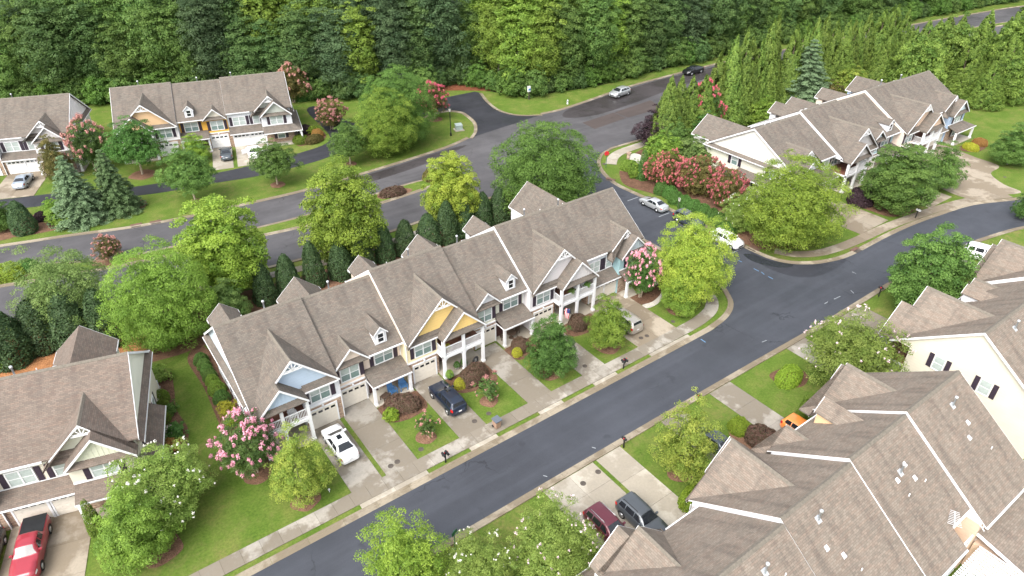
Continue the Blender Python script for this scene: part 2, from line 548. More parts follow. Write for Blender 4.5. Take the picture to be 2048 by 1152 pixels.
# ------------------------------------------------------------------ ground, roads, kerbs
def smooth_line(pts, n=6, closed=False):
    P = [Vector((p[0], p[1])) for p in pts]
    out = []
    m = len(P)
    rng_ = range(m) if closed else range(m - 1)
    for i in rng_:
        p1 = P[i]; p2 = P[(i + 1) % m]
        p0 = P[(i - 1) % m] if (closed or i > 0) else p1 * 2 - p2
        p3 = P[(i + 2) % m] if (closed or i < m - 2) else p2 * 2 - p1
        k = n if (p2 - p1).length < 25 else 1
        for j in range(k):
            t = j / k
            q = 0.5 * (2 * p1 + (p2 - p0) * t + (2 * p0 - 5 * p1 + 4 * p2 - p3) * t * t + (3 * p1 - p0 - 3 * p2 + p3) * t ** 3)
            out.append((q.x, q.y))
    if not closed:
        out.append((P[-1].x, P[-1].y))
    return out

def sheet(name, poly, z, mat, label=None, parent=None):
    a = sum(poly[i][0] * poly[(i + 1) % len(poly)][1] - poly[(i + 1) % len(poly)][0] * poly[i][1] for i in range(len(poly)))
    if a < 0: poly = poly[::-1]
    mb = MB().add([(x, y, z) for x, y in poly], [tuple(range(len(poly)))])
    return tag(mb.build(name, mat, parent), label, None, None, 'structure' if parent is None else None)

def raised(name, poly, z0, z1, mat, parent=None, kind=None):
    a = sum(poly[i][0] * poly[(i + 1) % len(poly)][1] - poly[(i + 1) % len(poly)][0] * poly[i][1] for i in range(len(poly)))
    if a < 0: poly = poly[::-1]
    return MB().extrude(poly, z0, z1).build(name, mat, parent, kind=kind)

def offset(line, d, closed=False):
    """shift a polyline to its left by d"""
    out = []
    m = len(line)
    for i in range(m):
        a = line[(i - 1) % m] if (closed or i > 0) else line[i]
        b = line[(i + 1) % m] if (closed or i < m - 1) else line[i]
        dx, dy = b[0] - a[0], b[1] - a[1]
        l = math.hypot(dx, dy) or 1
        out.append((line[i][0] - dy / l * d, line[i][1] + dx / l * d))
    return out

def resample(line, step):
    out = [line[0]]
    acc = 0.0
    for a, b in zip(line[:-1], line[1:]):
        L = math.hypot(b[0] - a[0], b[1] - a[1])
        if L < 1e-6: continue
        t = step - acc
        while t <= L:
            out.append((a[0] + (b[0] - a[0]) * t / L, a[1] + (b[1] - a[1]) * t / L))
            t += step
        acc = (acc + L) % step
    return out

KERB_PROF = [(0.0, 0.0), (0.0, 0.022), (0.40, 0.034), (0.47, 0.095), (0.60, 0.115), (0.66, 0.11), (0.66, 0.0)]

def kerb_mesh(line, closed=False):
    mb = MB()
    n = len(line); k = len(KERB_PROF)
    cols = [offset(line, d, closed) for d, _ in KERB_PROF]
    for i in range(n):
        for j in range(k):
            mb.v.append((cols[j][i][0], cols[j][i][1], KERB_PROF[j][1]))
    for i in range(n if closed else n - 1):
        for j in range(k - 1):
            a = i * k + j; b = ((i + 1) % n) * k + j
            mb.f.append((a, b, b + 1, a + 1))
    if not closed:
        mb.f.append(tuple(range(k))); mb.f.append(tuple((n - 1) * k + j for j in range(k - 1, -1, -1)))
    return mb

def kerb(name, line, step=None, closed=False):
    """gutter and kerb to the left of the line; with a step it is laid in separate lengths"""
    if step is None:
        return tag(kerb_mesh(line, closed).build(name, 'kerb_concrete'), kind='structure')
    root = tag(link(name, None), kind='structure')
    fine = resample(line, step / 4)
    for i in range(0, len(fine) - 4, 4):
        seg = fine[i:i + 5]
        def shrink(p, q):
            l = math.hypot(q[0] - p[0], q[1] - p[1])
            return (p[0] + (q[0] - p[0]) * 0.012 / l, p[1] + (q[1] - p[1]) * 0.012 / l)
        seg = [shrink(seg[0], seg[1])] + seg[1:-1] + [shrink(seg[-1], seg[-2])]
        kerb_mesh(seg).build('kerb_length', 'kerb_concrete', root)
    return root

def slabs(root, line, width, step, z, mat):
    """paving slabs along a line, each its own piece, joints 15 mm wide and recessed"""
    fine = resample(line, step / 2)
    L, Rr = offset(fine, width / 2), offset(fine, -width / 2)
    raised('bed', L + Rr[::-1], 0.004, z - 0.022, 'joint', root)
    for i in range(0, len(fine) - 2, 2):
        a, b, c = L[i], L[i + 1], L[i + 2]
        d, e, f = Rr[i], Rr[i + 1], Rr[i + 2]
        g_ = 0.010 / step
        lerp = lambda p, q, t: (p[0] + (q[0] - p[0]) * t, p[1] + (q[1] - p[1]) * t)
        poly = [lerp(a, c, g_), b, lerp(c, a, g_), lerp(f, d, g_), e, lerp(d, f, g_)]
        raised('slab', poly, 0.006, z + random.uniform(-0.004, 0.004), mat, root)

def slab_grid(name, x0, x1, y0, y1, nx, ny, z, mat, rz=0.0, ox=0.0, oy=0.0, shear=0.0):
    """a driveway of cast panels; coordinates local to (ox, oy) turned by rz"""
    root = tag(link(name, None, None, (ox, oy, 0), rz), kind='structure')
    MB().box(x0 + 0.02, x1 - 0.02, y0 + 0.02, y1 - 0.02, 0.003, z - 0.02).build('bed', 'joint', root)
    for i in range(nx):
        for j in range(ny):
            a = x0 + (x1 - x0) * i / nx + 0.010; b = x0 + (x1 - x0) * (i + 1) / nx - 0.010
            c = y0 + (y1 - y0) * j / ny + 0.010; d = y0 + (y1 - y0) * (j + 1) / ny - 0.010
            MB().box(a, b, c, d, 0.005, z + random.uniform(-0.004, 0.004)).build('slab', mat, root)
    return root

sheet('ground', [(-400, -200), (800, -200), (800, 900), (-400, 900)], 0.0, 'lawn')
# forest floor behind the houses
sheet('forest_floor', [(-300, 250), (-60, 200), (-4, 172), (13, 164), (30, 154), (52, 140), (65, 131.5), (80, 131), (84, 122), (88, 115.5), (105, 112.3), (127, 113.2), (160, 112), (198, 109.5), (285, 100.5), (400, 80), (800, 40), (800, 880), (-390, 880)], 0.010, 'forest_soil')
sheet('clay_bank', smooth_line([(74, 134.5), (80, 133), (86, 130), (88.5, 124), (86, 121.5), (82.5, 124.5), (78, 128), (74.5, 130.5)], 5, True), 0.016, 'red_clay')

S_EDGE = [(-80, 30.5), (-40, 30.5), (0, 30.55), (30, 30.5), (50, 30.4), (66.2, 30.2), (78.5, 30.3), (87, 30.0), (95.1, 29.5), (101.3, 28.8), (109.8, 26.9), (119, 23.0), (132, 15.0)]
NR_EDGE = [(137, 21.0), (127, 27.3), (117.9, 31.3), (110.8, 34.3), (103.2, 35.6), (97.3, 36.3), (91, 36.6), (84.5, 36.6), (80.9, 36.8), (78.1, 37.5), (75.9, 38.5), (73.8, 40.2), (72.7, 42.4), (72.4, 45.6), (72.5, 50), (72.5, 56), (72.4, 62), (72.2, 67), (72.1, 71.0), (72.9, 74.5), (74.4, 77.8), (76.4, 80.4), (79.0, 82.4), (82.4, 83.5)]
NL_EDGE = [(56.5, 79.6), (60.0, 78.9), (62.3, 76.6), (63.2, 72.5), (63.3, 66), (63.3, 58), (63.3, 50), (63.3, 44.5), (62.8, 41.9), (61.2, 39.3), (60.3, 38.4), (59.2, 37.7), (57.4, 37.05), (55.1, 36.7), (52, 36.55), (30, 36.5), (0, 36.45), (-40, 36.45), (-80, 36.45)]
sS, sNR, sNL = smooth_line(S_EDGE), smooth_line(NR_EDGE), smooth_line(NL_EDGE)
sheet('street', sS + sNR + sNL, 0.012, 'asphalt_new')
B_NEAR = [(-60, 99), (-30, 91.2), (-10.3, 85.5), (4, 81.8), (18.8, 79.4), (26.8, 78.7), (35.4, 78.8), (42, 79.1), (50, 79.4), (56.5, 79.6)]
B_NEAR2 = [(82.4, 83.5), (88.8, 83.4), (100, 83.0), (120, 83.2), (150, 83.4), (183, 82.7), (210, 79.5), (240, 74.5), (320, 58)]
B_FAR = [(340, 83), (270.5, 96.5), (236.6, 100.8), (194.1, 104.8), (160, 107.2), (137.6, 108.3), (122.9, 108.0), (111.4, 107.5), (102.5, 106.3), (94.3, 105.0), (88.1, 104.3), (83.4, 104.6)]
B_FAR2 = [(64.5, 102.2), (60, 100.8), (54.2, 99.9), (42.6, 98.8), (31.3, 98.2), (20.7, 98.9), (13.7, 99.6), (6.8, 100.9), (-1.0, 103.4), (-8.9, 105.6), (-30, 112), (-60, 121)]
sheet('boulevard', smooth_line(B_NEAR) + smooth_line(B_NEAR2) + smooth_line(B_FAR) + smooth_line(B_FAR2), 0.008, 'asphalt_old')
A_LOW = [(64.5, 102.2), (67.0, 104.6), (69.3, 108.4), (70.3, 112.4), (70.4, 115.2), (68.2, 117.2), (62, 116.6), (52, 113.6), (40.7, 109.4), (36.2, 108.4), (27.5, 108.3), (20.8, 109.6), (14.4, 110.6), (9.9, 111.8), (3, 114.5), (-8, 118.3), (-30, 126)]
A_UP = [(-30, 130.5), (-6.7, 122.4), (-0.7, 120.4), (5, 117.6), (10.7, 115.5), (15, 114.6), (22.6, 113.5), (29.3, 113.3), (36.6, 113.8), (42.0, 115.3), (44.3, 119.5), (46.2, 135.0), (50.0, 134.5), (50.5, 122.5), (58, 122.0), (66, 123.4), (73, 125.2), (80.6, 125.0)]
A_R = [(81.4, 123.1), (79.2, 117.0), (78.2, 111.4), (79.6, 107.2), (83.4, 104.6)]
sheet('access_lane', smooth_line(A_LOW) + smooth_line(A_UP, 4) + smooth_line(A_R), 0.016, 'asphalt_black')
sheet('wet_asphalt', smooth_line([(90, 104.0), (104, 106.0), (122, 107.4), (150, 107.2), (150, 102.5), (122, 101.5), (104, 99.0), (92, 98.0), (86, 100.5)], 5, True), 0.0120, 'asphalt_wet_brown')
sheet('wet_asphalt', smooth_line([(34, 97.6), (45, 98.4), (58, 99.8), (62, 99.4), (52, 96.6), (42, 95.4), (34, 95.6)], 5, True), 0.0120, 'asphalt_wet_brown')
sheet('road_patch', [(86.8, 96.2), (95.8, 97.0), (95.7, 93.2), (86.4, 92.2)], 0.014, 'asphalt_patch')
sheet('road_patch', [(96.0, 97.0), (107.5, 98.2), (106.0, 93.2), (96.0, 93.1)], 0.014, 'asphalt_patch')

sheet('wet_asphalt', smooth_line([(72.2, 45.2), (72.5, 42.6), (74.6, 40.1), (77.0, 38.3), (80.6, 37.2), (80.0, 36.2), (76.2, 36.0), (73.2, 36.6), (71.2, 38.6), (70.6, 42.2)], 5, True), 0.0145, 'asphalt_wet')
sheet('puddle', smooth_line([(70.9, 45.3), (72.0, 44.4), (72.3, 42.3), (73.9, 40.2), (73.4, 39.6), (71.9, 40.4), (70.9, 41.8), (70.4, 43.6)], 5, True), 0.0155, 'water_film')
kerb('kerb', smooth_line(NL_EDGE)[::-1], 3.0)
kerb('kerb', smooth_line(S_EDGE)[::-1], 3.0)
kerb('kerb', smooth_line(NR_EDGE)[::-1], 3.0)
kerb('kerb', smooth_line(B_NEAR)[::-1])
kerb('kerb', smooth_line(B_NEAR2)[::-1])
kerb('kerb', smooth_line(B_FAR)[::-1])
kerb('kerb', smooth_line(B_FAR2)[::-1] + [] )
kerb('kerb', smooth_line(A_LOW[:7])[::-1])
kerb('kerb', smooth_line(A_R)[::-1])

def median(poly):
    line = smooth_line(poly, 6, True)
    a = sum(line[i][0] * line[(i + 1) % len(line)][1] - line[(i + 1) % len(line)][0] * line[i][1] for i in range(len(line)))
    if a < 0: line = line[::-1]
    r = tag(link('median', None), kind='structure')
    raised('lawn_strip', offset(line, 0.6, True), 0.009, 0.10, 'lawn', r)
    kerb_mesh(line, True).build('kerb_edge', 'kerb_concrete', r)
median([(-40, 109.5), (-9.3, 100.1), (-5.8, 98.0), (0, 94.9), (4.7, 93.1), (11.1, 92.1), (21.2, 90.9), (28.5, 90.5), (37, 90.9), (45.3, 91.4), (49.0, 91.0), (50.2, 89.6), (48.5, 87.9), (43.4, 87.3), (35, 86.9), (27.3, 86.8), (20.7, 87.6), (4.2, 90.2), (-6.7, 92.9), (-9.7, 93.8), (-40, 102.5)])
median([(118, 95.0), (122, 96.5), (160, 96.2), (204, 94.0), (240, 89.5), (300, 78), (300, 75), (240, 86.5), (204, 90.8), (160, 93.2), (122, 93.6)])

# sidewalks
r = tag(link('sidewalk', None), kind='structure')
slabs(r, smooth_line([(-60, 38.42), (0, 38.42), (40, 38.45), (51.5, 38.5), (55.2, 38.75), (57.7, 39.5), (59.4, 41.2), (60.3, 43.8), (60.5, 48), (60.5, 60)]), 1.5, 1.52, 0.055, 'concrete')
r = tag(link('sidewalk', None), kind='structure')
slabs(r, smooth_line([(10, 79.2), (18, 77.1), (26, 75.9), (36, 75.8), (44, 76.2), (54, 76.5)]), 1.4, 1.55, 0.05, 'concrete')
r = tag(link('sidewalk', None), kind='structure')
slabs(r, smooth_line([(75.0, 43.4), (76.4, 41.3), (79.0, 39.7), (82.5, 38.9), (87, 38.5), (93, 38.3), (99, 37.7), (105, 36.9), (112.2, 35.4), (119, 32.6)]), 1.5, 1.6, 0.055, 'concrete_tan')
r = tag(link('sidewalk', None), kind='structure')
slabs(r, smooth_line([(77.3, 77.9), (79.6, 79.8), (82.6, 80.9), (88, 81.2), (94, 81.0)]), 1.9, 1.9, 0.05, 'concrete_pale')

# driveways of the central row (north side)
slab_grid('driveway', 11.75, 14.6, 39.18, 48.0, 1, 3, 0.04, 'concrete')
slab_grid('driveway', 15.0, 18.1, 39.18, 49.0, 1, 3, 0.04, 'concrete')
slab_grid('driveway', 22.5, 25.5, 39.18, 48.3, 1, 3, 0.04, 'concrete')
slab_grid('driveway', 30.4, 33.3, 39.18, 49.0, 1, 3, 0.04, 'concrete')
slab_grid('driveway', 37.4, 40.5, 39.18, 48.3, 1, 3, 0.04, 'concrete')
slab_grid('driveway', 45.4, 51.4, 39.18, 48.5, 2, 3, 0.04, 'concrete_tan')
for a, b in ((11.75, 18.1), (22.5, 25.5), (30.4, 33.3), (37.4, 40.5), (45.4, 51.4)):
    slab_grid('apron', a, b, 37.13, 37.65, max(1, round((b - a) / 3)), 1, 0.075, 'concrete_pale')
# south side
slab_grid('driveway', 24.9, 30.45, 20.2, 29.80, 2, 4, 0.04, 'concrete_pale')
slab_grid('driveway', 30.85, 33.7, 20.2, 29.80, 1, 3, 0.04, 'concrete_pale')
slab_grid('driveway', 39.0, 41.9, 20.2, 29.80, 1, 3, 0.04, 'concrete')
slab_grid('driveway', 45.8, 48.9, 20.2, 29.72, 1, 3, 0.04, 'concrete')
slab_grid('driveway', 58.2, 61.5, 21.0, 29.6, 1, 3, 0.04, 'concrete')
slab_grid('driveway', 66.6, 72.3, 21.0, 29.5, 2, 3, 0.04, 'concrete')
slab_grid('driveway', 90.2, 93.4, 20.0, 29.2, 1, 3, 0.04, 'concrete')
# bottom-left double driveway, turned with its row
slab_grid('driveway', -0.55, 5.45, -16.0, 0.15, 2, 5, 0.04, 'concrete_tan', R(-14.9), -11.24, 51.67)
# right row
slab_grid('driveway', 88.6, 95.8, 39.2, 50.0, 2, 4, 0.04, 'concrete_tan')
slab_grid('driveway', 104.6, 111.2, 37.6, 50.0, 2, 4, 0.04, 'concrete_tan')
sheet('parking_court', smooth_line([(112.5, 36.0), (116, 34.6), (121.5, 32.0), (122.6, 35.0), (125.4, 38.2), (129.8, 38.8), (130.6, 43), (131.2, 50.2), (120, 50.2), (116.2, 50.2), (113.4, 42)], 4, True), 0.020, 'concrete_tan')
# far rows
slab_grid('driveway', -3.2, 0.1, -10.6, 0.2, 1, 3, 0.05, 'concrete_pale', R(-15), 27.7, 124.3)
slab_grid('driveway', 0.5, 6.6, -9.6, 0.2, 2, 3, 0.05, 'concrete_pale', R(-15), 27.7, 123.4)
slab_grid('driveway', -0.6, 5.8, -10.0, 0.2, 2, 3, 0.05, 'concrete_tan', R(-20), -5.4, 132.7)

# mulch beds
def bed(name, pts, mat='mulch', z=0.02, n=5):
    return sheet(name, smooth_line(pts, n, True), z, mat)
def ring(x, y, r_, mat='bark', sq=1.0):
    pts = [(x + r_ * (1 + random.uniform(-.12, .12)) * math.cos(a), y + sq * r_ * (1 + random.uniform(-.12, .12)) * math.sin(a)) for a in [i * math.pi / 5 for i in range(10)]]
    root = tag(link('mulch_ring', None, None, (x, y, 0)), kind='structure')
    ln = smooth_line(pts, 4, True)
    n = len(ln)
    mb = MB().add([(px - x, py - y, 0.022) for px, py in ln] + [((px - x) * 0.5, (py - y) * 0.5, 0.12) for px, py in ln] + [(0, 0, 0.16)],
                  [(i, (i + 1) % n, n + (i + 1) % n, n + i) for i in range(n)] + [(n + i, n + (i + 1) % n, 2 * n) for i in range(n)])
    mb.build('mulch_mound', mat, root, True)
bed('pine_straw_bed', [(-22, 73), (-8, 74.5), (-3, 72), (1, 68.8), (2.2, 71), (1.5, 75.5), (-5, 79.5), (-20, 83)], 'pine_straw')
bed('pine_straw_bed', [(-14, 63), (-5, 62), (-1.5, 66.5), (0.5, 68.6), (-3, 73), (-12, 75)], 'pine_straw', 0.026)
bed('bark_bed', [(0.6, 68.4), (4, 67.2), (8, 67.2), (30, 67.5), (60, 67.5), (61, 73.5), (50, 74.6), (25, 74.3), (10, 76), (3, 77), (1, 72.5)], 'bark', 0.018)
bed('mulch_bed', [(5.3, 66), (7.6, 66), (7.6, 48), (6.6, 46.4), (5.2, 52), (5.4, 60)], 'mulch')
bed('mulch_bed', [(1.0, 66), (3.2, 65.2), (3.0, 62), (2.4, 58.5), (2.6, 55), (1.6, 52.6), (0.2, 52.8), (0.6, 58), (1.0, 62)], 'mulch')
bed('mulch_bed', [(18.2, 47.2), (22.3, 47.4), (22.4, 44.9), (21.4, 44.2), (19.4, 44.2), (18.2, 45.0)], 'mulch')
bed('mulch_bed', [(25.7, 47.0), (30.3, 47.0), (30.3, 44.4), (29.4, 43.6), (27.0, 43.8), (25.7, 44.6)], 'mulch')
bed('mulch_bed', [(33.4, 47.4), (37.3, 47.6), (37.2, 45.4), (35, 45.0), (33.5, 45.2)], 'mulch')
bed('mulch_bed', [(40.6, 47.2), (45.2, 47.2), (45.2, 44.8), (42.8, 44.4), (40.7, 45.0)], 'mulch')
bed('mulch_bed', [(51.4, 48.4), (57, 48.6), (58, 46.0), (54.5, 44.6), (52.4, 44.4), (51.3, 45.2)], 'mulch')
bed('stone_edging', [(51.5, 44.7), (53.0, 44.5), (55.0, 45.1), (57.0, 46.4), (57.3, 45.9), (55.0, 44.5), (53.0, 43.8), (51.5, 43.9)], 'river_stone', 0.03)
bed('mulch_bed', [(73.4, 70), (75.2, 73.5), (77.2, 75.4), (79.4, 75.6), (84, 79), (92, 80), (94, 76), (86, 66), (84, 58), (80, 52), (76, 49.8), (74.4, 52), (74.2, 58), (75, 64)], 'mulch')
bed('mulch_bed', [(73.2, 47.6), (75.4, 49.5), (79, 47), (80, 43), (78.0, 42.0), (76.0, 43.6), (74.4, 44.2)], 'bark')
bed('mulch_bed', [(-7.5, 108.0), (-6, 113), (-2, 114), (3, 112), (9.5, 110.4), (9.6, 107), (5, 105.4), (-1, 106.5)], 'bark')
bed('mulch_bed', [(-30, 117), (-14, 112.5), (-7, 110.8), (-7.6, 107.6), (-16, 110)], 'bark', 0.024)
bed('mulch_bed', [(37.6, 116.8), (43.0, 118.0), (43.8, 123), (41, 125), (38.4, 121)], 'mulch')
bed('mulch_bed', [(53.0, 28.0), (55.6, 27.6), (56.4, 25.8), (54.4, 24.9), (52.8, 26.0)], 'mulch')
bed('mulch_bed', [(44.0, 25.6), (45.4, 24.6), (45.3, 22.3), (43.2, 22.2), (42.8, 24.6)], 'bark')
bed('mulch_bed', [(88.4, 24.4), (92.0, 27.2), (93.0, 26.4), (90.0, 22.0), (87.8, 22.0)], 'bark')
bed('mulch_bed', [(40.0, 90.4), (44.0, 90.0), (45.0, 88.6), (43.0, 87.8), (39.6, 88.4)], 'bark', 0.108)
bed('mulch_bed', [(1.0, 94.0), (4.6, 92.6), (5.2, 91.2), (3.0, 91.2), (0.4, 92.6)], 'bark', 0.108)
bed('mulch_bed', [(-14, 100), (-7, 97.6), (-5.8, 95.4), (-9, 94.6), (-15, 97)], 'bark', 0.108)
bed('mulch_bed', [(131.8, 46.8), (136.4, 46.8), (139.4, 46.2), (139, 44.6), (135, 43.8), (132.4, 44.6)], 'mulch')
bed('mulch_bed', [(96.6, 46.2), (101, 46.0), (104, 43), (102, 38.8), (97.4, 39.4), (96.6, 42)], 'bark')
for x, y, r_ in ((20.1, 41.2, 0.95), (27.55, 41.7, 0.9), (8.45, 40.9, 1.25), (35.2, 41.5, 1.3), (42.9, 41.5, 1.6), (54.2, 41.6, 1.4), (-2.6, 43.0, 1.7), (36.0, 24.6, 1.3), (77.2, 24.8, 2.4), (28.6, 103.1, 1.2),
                 (41.5, 104.0, 1.1), (16.3, 104.4, 1.1), (64.6, 114.8, 1.5), (12.0, 120.0, 2.0), (6.0, 46.0, 1.2)):
    ring(x, y, r_)

# painted utility marks, parking stripes, manhole covers, storm inlets
def mark(a, b, w, mat):
    dx, dy = b[0] - a[0], b[1] - a[1]
    l = math.hypot(dx, dy); nx, ny = -dy / l * w / 2, dx / l * w / 2
    sheet('road_marking', [(a[0] + nx, a[1] + ny), (b[0] + nx, b[1] + ny), (b[0] - nx, b[1] - ny), (a[0] - nx, a[1] - ny)], 0.0165, mat)
for a, b in (((69.1, 44.7), (69.1, 44.1)), ((69.0, 42.2), (69.0, 41.4)), ((69.1, 41.1), (68.9, 40.5)), ((68.9, 39.9), (68.9, 39.2)), ((52.0, 36.2), (52.0, 35.5)), ((64.4, 44), (65.1, 44))):
    mark(a, b, 0.10, 'paint_mark_blue')
for a, b in (((69.2, 32.2), (69.9, 32.2)), ((71.0, 32.1), (72.2, 32.0)), ((74.4, 32.0), (74.1, 31.4)), ((57.0, 31.9), (57.7, 31.8)), ((78.5, 34.3), (78.5, 33.8)), ((26, 31.2), (26.2, 30.9)), ((31.6, 31.2), (31.8, 30.9))):
    mark(a, b, 0.08, 'paint_mark_white')
for y in (66.0, 59.5, 53.0, 46.4):
    mark((69.7, y), (71.9, y), 0.12, 'paint_mark_white')
def manhole(x, y, z, r_=0.26):
    o = MB().lathe([(r_, 0), (r_, 0.012), (r_ * 0.93, 0.016), (r_ * 0.9, 0.010), (r_ * 0.3, 0.010), (r_ * 0.25, 0.016), (0.01, 0.016)], 18).build('manhole_cover', 'iron', None, False, (x, y, z))
    return o
for i, (x, y, z, t) in enumerate(((15.8, 39.9, 0.04, 'left of the pair before the peach house'), (16.5, 40.0, 0.04, 'right of the pair before the peach house'), (24.8, 40.2, 0.04, 'in the driveway behind the navy SUV'),
                              (18.95, 40.1, 0.0, 'in the lawn by the small coral crape myrtle'), (26.5, 40.3, 0.0, 'in the lawn by the trash cart'), (28.2, 28.5, 0.04, 'nearer of the pair in the pale double driveway'), (30.1, 28.7, 0.04, 'by the grass strip of the pale double driveway'),
                              (38.6, 40.2, 0.04, 'in the driveway between the two round green trees'), (47.6, 40.1, 0.04, 'right of the pair behind the tan minivan'), (46.8, 40.2, 0.04, 'left of the pair behind the tan minivan'), (52.0, 40.3, 0.0, 'in the lawn beside the tan double driveway'),
                              (125.8, 36.2, 0.0, 'in the lawn past the far parking court'))):
    tag(manhole(x, y, z), 'small round iron utility cover ' + t, 'utility cover', 'utility covers')
def inlet(x, y, rz, label):
    t = thing('storm_inlet', label, 'storm drain', (x, y, 0), rz, 'storm drain inlets')
    MB().box(-0.75, 0.75, 0.06, 0.62, 0.0, 0.124).build('hood', 'drain_rust', t)
    MB().box(-0.62, 0.62, -0.40, 0.04, 0.0, 0.045).build('grate', 'iron', t)
    MB().box(-0.60, 0.60, 0.035, 0.06, 0.045, 0.105).build('opening', 'black_metal', t)
inlet(7.3, 101.3, R(-10), 'storm drain inlet in the far kerb of the boulevard, left of two')
inlet(9.8, 100.7, R(-8), 'storm drain inlet in the far kerb of the boulevard, right of two')
inlet(73.0, 45.4, R(-90), 'storm drain inlet in the kerb in front of the parked white hatchback')
inlet(84.0, 37.0, R(0), 'storm drain inlet in the kerb past the large yellow green tree')
inlet(72.7, 73.2, R(-70), 'storm drain inlet in the kerb below the stop sign corner')

# ------------------------------------------------------------------ townhouses
SL = 0.72          # pitch of the main roofs
ROOF = ['shingle']  # shingle batch of the row being built
RY0 = 6.7          # ridge line, metres behind the garage wall
DEP = 13.4         # depth of a house

def window(parent, x, y, z, w, h, face='F', double=True, shut=True, glass='window_glass', mx=None):
    """a sash window in a wall: frame, panes and shutters; x,y,z is the middle of its sill; face F -y, B +y, L -x, R +x"""
    if mx is not None:
        x = mx - x
        face = {'L': 'R', 'R': 'L'}.get(face, face)
    rz = {'F': 0, 'B': math.pi, 'L': -math.pi / 2, 'R': math.pi / 2}[face]
    def frame():
        mb = MB(); t = 0.10
        mb.box(-w / 2 - t, w / 2 + t, -0.07, 0.02, -t, 0.0).box(-w / 2 - t, w / 2 + t, -0.075, 0.02, h, h + t + 0.03)
        mb.box(-w / 2 - t, -w / 2, -0.07, 0.02, 0, h).box(w / 2, w / 2 + t, -0.07, 0.02, 0, h)
        if double: mb.box(-0.055, 0.055, -0.07, 0.02, 0, h)
        for a, b in (((-w / 2, -0.055), (0.055, w / 2)) if double else ((-w / 2, w / 2),)):
            mb.box(a, b, -0.062, 0.015, h * 0.5 - 0.03, h * 0.5 + 0.03)
        return mb.mesh('window_frame', 'trim_white')
    o = link('window', cached(('wf', w, h, double), frame), parent, (x, y, z), rz)
    pw = (w / 2 - 0.055) if double else w
    def pane(mat):
        return lambda: MB().box(-pw / 2, pw / 2, -0.012, 0.0, 0.0, h * 0.5 - 0.03).mesh('pane', mat)
    for cx in ((-w / 4 - 0.028, w / 4 + 0.028) if double else (0.0,)):
        for k in (0, 1):
            g_ = glass if (glass != 'window_glass' or k == 0) else 'window_blind'
            link('pane', cached(('pane', round(pw, 3), h, g_), pane(g_)), o, (cx, -0.02 - 0.018 * k, k * (h * 0.5 + 0.03)))
    if shut:
        def sh():
            mb = MB().box(-0.21, 0.21, -0.05, 0.0, -0.06, h + 0.08)
            for k in range(9):
                zz = 0.02 + k * (h - 0.04) / 9
                mb.box(-0.16, 0.16, -0.065, -0.045, zz, zz + (h / 9) * 0.6)
            return mb.mesh('shutter', 'shutter_dark')
        for s in (-1, 1):
            link('shutter', cached(('sh', h), sh), o, (s * (w / 2 + 0.36), 0.0, 0.0))
    return o

def garage(parent, x, y, w, mat, mx=None, h=2.15):
    if mx is not None: x = mx - x
    def fn():
        mb = MB()
        for k in range(4):
            mb.box(-w / 2, w / 2, -0.03, 0.03, 0.03 + k * (h - 0.03) / 4, 0.03 + (k + 1) * (h - 0.03) / 4 - 0.014)
            if k < 3:
                for j in range(4):
                    a = -w / 2 + (j + 0.12) * w / 4
                    mb.box(a, a + w / 4 * 0.76, -0.042, -0.028, 0.03 + (k + 0.2) * (h - 0.03) / 4, 0.03 + (k + 0.8) * (h - 0.03) / 4)
        return mb.mesh('garage_door', mat)
    o = link('garage_door', cached(('gd', w, mat), fn), parent, (x, y, 0.04))
    for j in range(4):
        link('pane', cached(('gp', w), lambda: MB().box(-w * 0.085, w * 0.085, -0.014, 0, 0, 0.24).mesh('pane', 'glass_dark')), o, (-w / 2 + (j + 0.5) * w / 4, -0.03, h * 0.80))
    link('door_frame', cached(('gf', w), lambda: MB().box(-w / 2 - 0.14, -w / 2, -0.06, 0.05, 0, h + 0.16).box(w / 2, w / 2 + 0.14, -0.06, 0.05, 0, h + 0.16).box(-w / 2, w / 2, -0.06, 0.05, h + 0.02, h + 0.16).mesh('door_frame', 'trim_white')), o)
    return o

def gable_roof(mb, x0, x1, yf, zb, pitch, backL, backR, t=0.16):
    xm = (x0 + x1) / 2; zt = zb + pitch * (x1 - x0) / 2
    mb.slab([(x0, yf, zb), (xm, yf, zt), (xm, backL(zt), zt), (x0, backL(zb), zb)][::-1], t)
    mb.slab([(xm, yf, zt), (x1, yf, zb), (x1, backR(zb), zb), (xm, backR(zt), zt)][::-1], t)
    return xm, zt

def rakes(mb, x0, x1, yf, zb, zt, d=0.24, t=0.05):
    xm = (x0 + x1) / 2
    for a in (x0, x1):
        s = 1 if a < xm else -1
        q = [(a, yf, zb - 0.015), (xm, yf, zt - 0.015), (xm, yf, zt - d), (a + s * 0.0, yf, zb - d)]
        mb.slab(q if s < 0 else q[::-1], t, (0, -1, 0))

def tri_wall(mb, x0, x1, y, zb, zt, d=0.25):
    xm = (x0 + x1) / 2
    mb.add([(x0, y, zb), (x1, y, zb), (xm, y, zt), (x0, y + d, zb), (x1, y + d, zb), (xm, y + d, zt)], [(0, 1, 2), (5, 4, 3), (0, 3, 4, 1), (1, 4, 5, 2), (2, 5, 3, 0)])

def pent(mb, x0, x1, yf, yw, z0, rise=0.42, cutL=0.42, cutR=0.42):
    mb.slab([(x0, yf, z0), (x1, yf, z0), (x1 - cutR, yw, z0 + rise), (x0 + cutL, yw, z0 + rise)], 0.09)

